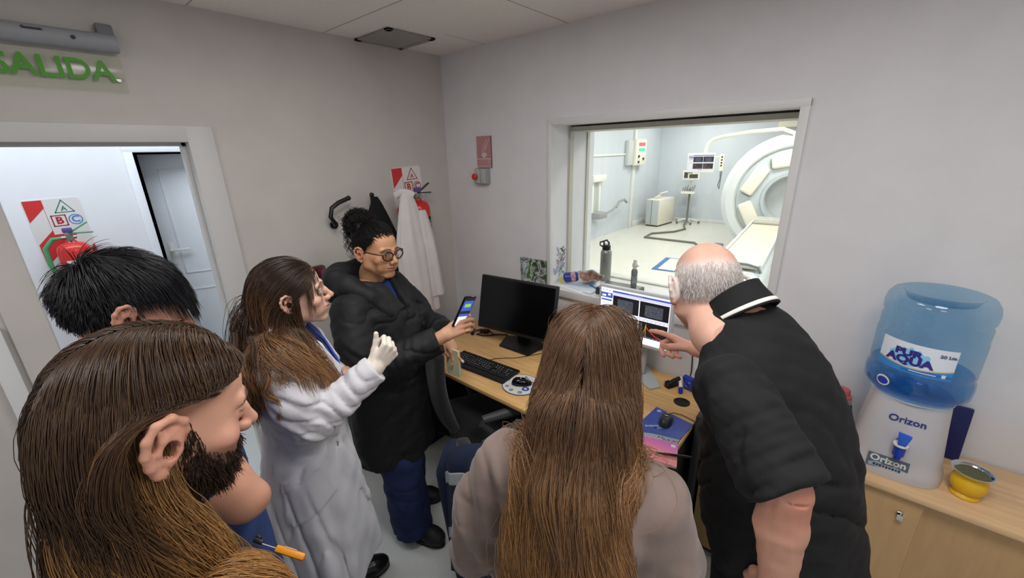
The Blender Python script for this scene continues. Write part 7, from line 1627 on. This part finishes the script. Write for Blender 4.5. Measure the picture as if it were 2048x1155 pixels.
v, f = s.mesh(1); body.add(xf(v, X), f, skin_cols(v, 'd8a28c', 6, ruddy='cf8370', centres=[(np.array(RA[2]) + fw * 0.1, 0.04)]))
LA = ((-0.215, 0.085, 1.42), (-0.222, -0.072, 1.285), (-0.200, -0.085, 1.035))
s = Sdf((-0.32, -0.24, 0.78), (-0.10, 0.16, 1.44), 0.003)
s.chain([(-0.205, 0.06, 1.39), LA[1]], [0.042, 0.044], k=0.015); s.chain([LA[1], (-0.215, -0.075, 1.19), LA[2]], [0.045, 0.048, 0.034], k=0.012); s.noise(0.0008, 50, 2)
for k in range(3): s.cone((-0.262, -0.115 + 0.02 * k, 1.30 - 0.008 * k), (-0.20, -0.150 + 0.012 * k, 1.295 - 0.012 * k), 0.0022, 0.002, k=0.006, mode='sub')
hand(s, LA[2], (0.1, 0.12, -1.0), (-0.95, -0.2, 0.0), -1, curl=((0.25, 0.35, 0.2), (0.3, 0.4, 0.2), (0.35, 0.4, 0.25), (0.4, 0.45, 0.3)), sc=1.05)
s.noise(0.0007, 90, 3); v, f = s.mesh(1); body.add(xf(v, X), f, skin_cols(v, 'd8a28c', 7, 0.12, ruddy='c97c68', centres=[((-0.23, -0.12, 1.275), 0.05)])); body.build('body', m_skin, t); eyes(T, t, '55606a', look=(0, -0.1))
m_polo = mat('polo_black', '0f1013', 0.85, var=0.15, vscale=30, bump=0.55, bscale=16)
s = Sdf((-0.34, -0.30, 0.84), (0.36, 0.44, 1.60), 0.006); s.loft(SECF, k=0.01, p=2.2)
s.ell((-0.175, 0.105, 1.405), (0.068, 0.076, 0.068), k=0.03); s.ell((0.13, 0.20, 1.39), (0.06, 0.08, 0.06), k=0.03)
def sleeve(A_, B_, r0, r1, cut):
    A_, B_ = np.array(A_), np.array(B_); s.cone(A_, A_ + (B_ - A_) * cut, r0, r1, k=0.018, cut=True)
sleeve((-0.195, 0.10, 1.415), (-0.226, -0.085, 1.28), 0.078, 0.082, 0.98); sleeve((0.16, 0.235, 1.39), RA[1], 0.066, 0.068, 0.62)
s.fold((-0.22, 0.06, 1.40), 0.13, (0.3, 0.8, -0.5), 0.055, 0.006); s.fold((-0.22, -0.03, 1.33), 0.10, (0, 0.8, 0.5), 0.04, 0.005, 1); s.fold((-0.12, 0.2, 1.28), 0.15, (0.2, 0.6, 0.7), 0.07, 0.006, 2); s.fold((-0.16, -0.05, 1.15), 0.15, (0.2, 0.5, 0.8), 0.06, 0.005, 1)
s.crease((-0.34, -0.3, 0.85), (0.3, 0.44, 1.36), (0.3, 0.75, 0.6), 0.10, 0.011, 8); s.crease((-0.34, -0.2, 1.2), (0.3, 0.44, 1.52), (0.3, 0.9, -0.3), 0.075, 0.009, 9); s.crease((-0.34, -0.2, 1.2), (-0.1, 0.2, 1.46), (0, 0.8, 0.6), 0.05, 0.008, 10)
s.noise(0.003, 22, 61); s.noise(0.0022, 48, 62); s.ell((0, 0.275, 1.555), (0.064, 0.075, 0.06), k=0.006, mode='sub'); cloth(s, 'polo_shirt', m_polo, t, X)
N0 = V(0, 0.238, 1.507); nz_ = V(0, 0.55, 0.84).normalized(); ny_ = V(0, 0.84, -0.55).normalized()
def col_(u, v, g=0.0):
    a = PI / 2 + 0.18 + u * (2 * PI - 0.36); r = 0.066 + 0.026 * v ** 1.3 + g; return X @ (N0 + V(1, 0, 0) * (r * math.cos(a)) + ny_ * (r * (1.05 + 0.22 * max(0, math.sin(a))) * math.sin(a)) + nz_ * (0.062 - 0.070 * v - 0.02 * math.sin(a) + 0.02 * (v < 0.0)))
b = MB(); b.sheet(col_, 60, 10); b.build('collar', m_polo, t, smooth=1.5, solid=0.006)
b = MB(); b.sheet(lambda u, v: col_(u, 0.78 + 0.14 * v, 0.0042), 60, 2); b.build('collar_stripe', mat('stripe_white', 'e4e2da', 0.7), t, smooth=1.5, solid=0.0015)
trousers(t, X, 'trousers', mat('trousers_black', '131316', 0.85), ((-0.10, 0.03), (0.10, 0.03)), seed=12, waist=(0.97, 0.185, 0.150), hip=(0.09, -0.01, 0.88), r=(0.115, 0.095, 0.095), top_c=(0, 0.02), h=0.008)
shoe(t, X, (-0.10, 0.05), 0.15, m_shoe, m_sole, h=0.005); shoe(t, X, (0.10, 0.05), -0.15, m_shoe, m_sole, h=0.005)
rs = np.random.default_rng(71); cF = lambda p, d: (d[:, 1] < 0.12) & (d[:, 2] < 0.42) & (d[:, 2] > -0.75) & (rs.random(len(p)) < np.clip((0.45 - d[:, 2]) / 0.5, 0.05, 1)); n = 2600
p, d = scalp_points(n, rs, cF, r=(0.0768, 0.0988, 0.0883)); P_ = grow(xf(p, T), (0.5 * d + np.array((0, -0.6, -0.7))) @ np.array(T.to_3x3()).T, 0.010 + 0.008 * rs.random(n), 6, [Ell(T @ V(0, -0.010, 0.030), (0.0768, 0.0988, 0.0883), np.array(T.to_3x3()))], grav=0.2, lift=0.003, rs=rs, jitter=0.15)
v, f, sid, s_ = tubes(P_, 0.00045, 0.0003); Shell().add(v, f, hair_cols(sid, s_, n, 'd2cecc', 'efecea', rs, var=0.15)).build('hair', m_haird, t)

# ---------------------------------------------------------------- the dark-haired man behind
t, X = person('person with short straight black hair in a navy top, behind the long-haired bearded person', (1.205, -2.0), (0.1, 0.99))
T = headT(X, (0.0, -0.012, 1.632), 0.10, -0.32, 0.0, 1.02)
body = Shell(); v, f, c = head(h=0.003, skin='c99680', browc='1a1412', ruddy='bb7a66', ears=(1, -1), neck=0.056, neck_to=(0, 0.0, -0.18), seed=8); body.add(xf(v, T), f, c)
SECA = [(0.75, 0, -0.01, 0.19, 0.15), (0.95, 0, -0.02, 0.19, 0.15), (1.15, 0, -0.02, 0.195, 0.145), (1.33, 0, -0.03, 0.21, 0.135), (1.42, 0, -0.045, 0.165, 0.11), (1.49, 0, -0.055, 0.085, 0.08)]
v, f = core(t, X, [(z, x, y, a - 0.03, b - 0.03) for z, x, y, a, b in SECA]); body.add(xf(v, X), f, L3('c99680'))
s = Sdf((-0.10, -0.14, 1.0), (0.34, 0.36, 1.62), 0.004); EL = (0.205, 0.075, 1.18)
s.chain([(0.205, -0.03, 1.37), EL], [0.058, 0.050], k=0.015); s.chain([EL, (0.09, 0.05, 1.285), (0.0, 0.06, 1.385)], [0.048, 0.040, 0.030], k=0.012); s.ell((0.212, 0.100, 1.175), (0.028, 0.028, 0.028), k=0.02)
hand(s, (0.0, 0.06, 1.385), (-0.5, 0.05, 0.9), (0.3, 0.95, 0.1), 1, curl=((0.7, 1.0, 0.6),) * 4); v, f = s.mesh(1); body.add(xf(v, X), f, skin_cols(v, 'd09a82', 9, ruddy='c4806a', centres=[((0.218, 0.045, 1.16), 0.04)]))
s = Sdf((-0.36, -0.16, 0.70), (-0.12, 0.20, 1.42), 0.006); s.chain([(-0.205, -0.03, 1.37), (-0.235, -0.03, 1.10), (-0.225, 0.04, 0.88)], [0.056, 0.045, 0.030], k=0.012); hand(s, (-0.225, 0.04, 0.88), (0.05, 0.15, -1), (-1, 0, 0), -1); v, f = s.mesh(1); body.add(xf(v, X), f, L3('d09a82'))
body.build('body', m_skin, t); eyes(T, t)
m_navytop = mat('navy_top', '2c3f74', 0.85, var=0.12, vscale=20, bump=0.25, bscale=120)
s = Sdf((-0.34, -0.28, 0.7), (0.34, 0.25, 1.58), 0.007); s.loft(SECA, k=0.01)
for sd in (-1, 1): s.ell((sd * 0.18, -0.03, 1.375), (0.075, 0.08, 0.07), k=0.03); s.cone((sd * 0.195, -0.03, 1.37), (sd * 0.210, 0.0, 1.31), 0.078, 0.075, k=0.02)
s.cone((-0.210, 0.0, 1.31), (-0.235, -0.03, 1.08), 0.072, 0.062, k=0.02)
s.chain([(0.0, -0.13, 1.49), (0.075, -0.10, 1.485), (0.085, -0.03, 1.465), (0.06, 0.04, 1.43)], [0.026] * 4, k=0.015); s.chain([(0.0, -0.13, 1.49), (-0.075, -0.10, 1.485), (-0.085, -0.03, 1.465), (-0.06, 0.04, 1.43)], [0.026] * 4, k=0.015)
s.noise(0.004, 22, 81); s.ell((0, -0.035, 1.53), (0.062, 0.066, 0.08), k=0.006, mode='sub'); cloth(s, 'top', m_navytop, t, X)
trousers(t, X, 'trousers', mat('trousers_navy', '1c2a55'), ((-0.10, 0.0), (0.10, 0.0)), seed=14, h=0.009); shoe(t, X, (-0.10, 0.03), 0.15, m_shoe, m_sole, h=0.005); shoe(t, X, (0.10, 0.03), -0.15, m_shoe, m_sole, h=0.005)
rs = np.random.default_rng(91); hlA = hairline(0.36, 0.10, -0.1, -0.7); hair = Shell(); capc = cap_mesh(hlA, (0, -0.010, 0.030), (0.079, 0.101, 0.091), '0c0c10'); hair.add(xf(capc[0], T), capc[1], capc[2])
cA = [Ell(T @ V(0, -0.010, 0.030), np.array((0.079, 0.101, 0.091)) * 1.02, np.array(T.to_3x3()) / 1.04)]; n = 5200
p, d = scalp_points(n, rs, hlA, r=(0.079, 0.101, 0.091)); whorl = np.array((0, -0.75, 0.65)); tg = d - whorl; tg -= d * (tg * d).sum(1)[:, None]
ln = np.where(d[:, 2] > 0.25, 0.06 + 0.05 * np.clip(d[:, 1], 0, 1), 0.028) * (0.7 + 0.5 * rs.random(n))
P_ = grow(xf(p, T), (tg + 0.10 * d) @ np.array(T.to_3x3()).T, ln, 11, cA, grav=0.12, damp=0.1, lift=0.009, rs=rs, jitter=0.022, clump=0.3, nclump=200)
v, f, sid, s_ = tubes(P_, 0.0008, 0.0004); hair.add(v, f, hair_cols(sid, s_, n, '0d0e13', '14161d', rs, var=0.2)); hair.build('hair', m_hair, t)

# ---------------------------------------------------------------- the bearded man with long hair
t, X = person('bearded person with long brown hair and a dark shirt with an orange badge clipped on', (1.70, -2.065), (-0.15, 0.99))
T = headT(X, (0.0, 0.012, 1.603), -0.10, -0.33, 0.0, 1.06)
body = Shell(); v, f, c = head(h=0.0016, skin='d7a48c', lip='a5675c', browc='1d140f', ruddy='cf8672', ears=(1, -1), earsc=1.2, earout=0.004, nose=1.0, jaw=1.0, neck=0.058, neck_to=(0, 0.0, -0.18), stubble='4a3427', closed=0.45, seed=12, nose_tip=0.002); body.add(xf(v, T), f, c)
SECB = [(0.75, 0, -0.01, 0.19, 0.14), (0.95, 0, -0.02, 0.185, 0.145), (1.12, 0, -0.02, 0.195, 0.14), (1.23, 0, -0.035, 0.21, 0.13), (1.32, 0, -0.05, 0.165, 0.11), (1.44, 0, -0.06, 0.08, 0.078)]
v, f = core(t, X, [(z, x, y, a - 0.03, b - 0.03) for z, x, y, a, b in SECB]); body.add(xf(v, X), f, L3('d7a48c')); [addhand(body, X, (a * 0.205 + 0.02, 0.07, 0.775), (0, 0.2, -1), (a, 0, 0), a, 'd7a48c') for a in (-1, 1)]; body.build('body', m_skin, t); eyes(T, t, '3a2a1c', look=(0.1, -0.3))
m_olive = mat('shirt_dark_olive', '2b2a24', 0.85, var=0.12, vscale=20, bump=0.25, bscale=140)
s = Sdf((-0.34, -0.28, 0.7), (0.34, 0.30, 1.52), 0.007); s.loft(SECB, k=0.01)
for sd in (-1, 1): s.ell((sd * 0.18, -0.04, 1.285), (0.075, 0.08, 0.07), k=0.03); q_ = 0.195 + 0.02 * sd; s.chain([(sd * q_, -0.04, 1.28), (sd * (q_ + 0.02), -0.03, 1.18), (sd * (q_ + 0.02), 0.02, 1.03)], [0.075, 0.07, 0.065], k=0.02); s.chain([(sd * (q_ + 0.02), 0.02, 1.03), (sd * (q_ + 0.01), 0.06, 0.82)], [0.062, 0.05], k=0.02)
s.noise(0.004, 22, 101); s.ell((0, -0.04, 1.48), (0.064, 0.068, 0.08), k=0.006, mode='sub'); cloth(s, 'shirt', m_olive, t, X)
trousers(t, X, 'trousers', mat('trousers_dark', '15161c'), ((-0.10, 0.0), (0.10, 0.0)), seed=15, h=0.009); shoe(t, X, (-0.10, 0.03), 0.15, m_shoe, m_sole, h=0.005); shoe(t, X, (0.10, 0.03), -0.15, m_shoe, m_sole, h=0.005)
rs = np.random.default_rng(111); Tr = np.array(T.to_3x3()); hlB = hairline(0.36, -0.12, -0.42, -0.85); hair = Shell(); capc = cap_mesh(hairline(0.5, 0.45, 0.12, -0.55), (0, -0.010, 0.030), (0.0775, 0.0992, 0.0888), '23170f'); hair.add(xf(capc[0], T), capc[1], capc[2])
Xl = np.array(X.to_3x3())
colB = [Ell(T @ V(0, -0.010, 0.030), np.array((0.0795, 0.1015, 0.0915)) * 1.06, Tr), Cap(T @ V(0, -0.02, -0.01), X @ V(0, -0.07, 1.36), 0.078, 0.095), Cap(X @ V(0, -0.07, 1.36), X @ V(0, -0.08, 1.0), 0.095, 0.14), Ell(X @ V(0, -0.035, 1.10), (0.215, 0.145, 0.24), Xl)]
n = 13000; p, d = scalp_points(n, rs, hlB); part = np.where(d[:, 0] > 0, 1.0, -1.0); fr = np.clip((d[:, 1] + 0.2) / 1.0, 0, 1)
dr = np.stack([part * (0.75 - 0.2 * fr), -0.45 - 0.45 * fr, -0.10 - 0.35 * (1 - fr)], 1) @ Tr.T
ec = np.array(T @ V(0.088, -0.022, -0.006)); hcB = np.array(T @ V(0, 0, 0)); bB = np.array(T.to_3x3() @ V(0, -1, 0)) / 1.06; uB = np.array(T.to_3x3() @ V(0, 0, 1)) / 1.06
class Guard:
    # hair tucked behind the ears: keeps strands behind a line from temple over the ear to the jaw
    def __init__(s, T, rnd): s.T = np.array(T.to_3x3()) / 1.06; s.o = np.array(T.translation); s.r = rnd
    def push(s, p, m):
        q = (p - s.o) @ s.T / 1.06; yb = np.interp(q[:, 2], [-0.16, -0.12, -0.08, -0.05, 0.0, 0.028, 0.038, 0.046, 0.062, 0.085, 0.10], [0.12, 0.07, 0.0, -0.040, -0.052, -0.046, -0.022, 0.020, 0.055, 0.080, 0.11]) - s.r * np.interp(q[:, 2], [-0.15, -0.03, 0.03, 0.07], [0.04, 0.03, 0.012, 0.0])
        ex = np.clip(q[:, 1] - yb, 0, None) * (q[:, 2] < 0.10) * (q[:, 2] > -0.16); q[:, 1] -= ex * 0.75; q[:, 1] += 0.0021 * (q[:, 2] < -0.06) * (s.r > 0.12) * (q[:, 2] > -0.22); return (q * 1.06) @ s.T.T + s.o
P_ = grow(p @ Tr.T + np.array(T.translation), dr, 0.44 + 0.12 * rs.random(n), 36, [Guard(T, rs.random(n) ** 1.5)] + colB, grav=0.26, damp=0.25, lift=0.009, rs=rs, jitter=0.02, clump=0.3, nclump=220, wave=(0.005, 16))
eL = P_ - ec; P_ = P_[~((((eL @ bB) / 0.026) ** 2 + ((eL @ uB) / 0.040) ** 2 < 1) & ((P_ - hcB) @ np.array(X.to_3x3() @ V(1, 0, 0)) > 0)).any(1)]; n = len(P_)
v, f, sid, s_ = tubes(P_, 0.0005, 0.00035); hair.add(v, f, hair_cols(sid, s_, n, '432e20', '9f7246', rs, mix0=0.28, mix1=0.8, streak='cc9650', sp=0.2, var=0.14)); cB = lambda p, d: (d[:, 0] > 0.35) & (d[:, 1] < -0.05) & (d[:, 1] > -0.75) & (d[:, 2] < 0.25) & (d[:, 2] > -0.8)
n = 2200; p, d = scalp_points(n, rs, cB); fB = -bB; P_ = grow(p @ Tr.T + np.array(T.translation), np.stack([0.25 + 0 * d[:, 0], -0.25 + 0 * d[:, 1], -1 + 0 * d[:, 0]], 1) @ Tr.T, 0.30 + 0.1 * rs.random(n), 30, colB + [Cap(X @ V(0.10, -0.04, 1.30), X @ V(0.20, -0.04, 1.26), 0.088, 0.085)], comb=lambda q, s_: fB * (0.22 * ((q - hcB) @ uB < -0.05) * (s_ < 0.65) * rs.random(n))[:, None], grav=0.32, damp=0.25, lift=0.014, rs=rs, jitter=0.04, clump=0.45, nclump=60, wave=(0.008, 20))
v, f, sid, s_ = tubes(P_, 0.0005, 0.00035); hair.add(v, f, hair_cols(sid, s_, n, '4a3322', 'b58450', rs, mix0=0.1, mix1=0.7, streak='d6a45c', sp=0.22, var=0.16)); hair.build('hair', m_hair, t)
# beard and moustache
bp = vx = None; v0, f0, c0 = head(h=0.004, ears=(), neck_to=(0, 0.0, -0.18), nose_tip=0.002); tri = v0
m = (v0[:, 2] < -0.045 + 0.062 * np.clip((0.040 - v0[:, 1]) / 0.03, 0, 1)) & (v0[:, 2] > -0.125) & (v0[:, 1] > 0.005) & ~((np.abs(v0[:, 0]) < 0.021) & (np.abs(v0[:, 2] + 0.0645) < 0.009) & (v0[:, 1] > 0.08)) & (v0[:, 1] > 0.0 + 0.0)
q = v0[m]; n = 4200; i = rs.choice(len(q), n); q = q[i] + rs.normal(size=(n, 3)) * 0.0018; cc = np.array((0, 0.02, -0.05)); nr = q - cc; nr /= np.linalg.norm(nr, axis=1, keepdims=True)
P_ = grow(xf(q, T), (0.55 * nr + np.array((0, 0.05, -0.8))) @ Tr.T, 0.013 + 0.014 * rs.random(n) * (q[:, 2] < -0.06), 8, [], grav=0.10, rs=rs, jitter=0.14)
v, f, sid, s_ = tubes(P_, 0.0006, 0.0003); Shell().add(v, f, hair_cols(sid, s_, n, '21160f', '3a281b', rs)).build('beard', m_haird, t)
# badge on his chest
BD = X @ frame((0.02, 0.118, 1.235), (0.75, 0.45, -0.42), (-0.25, 0.8, 0.5))
b = MB(); b.box((0, 0, 0), (0.055, 0.03, 0.012), BD, 0.003); b.build('badge_reel', mat('badge_orange', 'f09a1c', 0.4), t)
b = MB(); b.box((-0.002, 0, 0.0065), (0.022, 0.0295, 0.0012), BD); b.build('badge_label', m_white, t)
b = MB(); b.box((-0.042, 0, 0.0), (0.034, 0.014, 0.002), BD, 0.001); b.build('badge_strap', mat('strap_clear', 'c9c6c0', 0.3), t)
b = MB(); b.box((-0.062, 0, 0.002), (0.018, 0.016, 0.008), BD, 0.002); b.box((-0.066, 0.006, 0.008), (0.010, 0.02, 0.006), BD, 0.002); b.build('badge_clip', m_black, t)
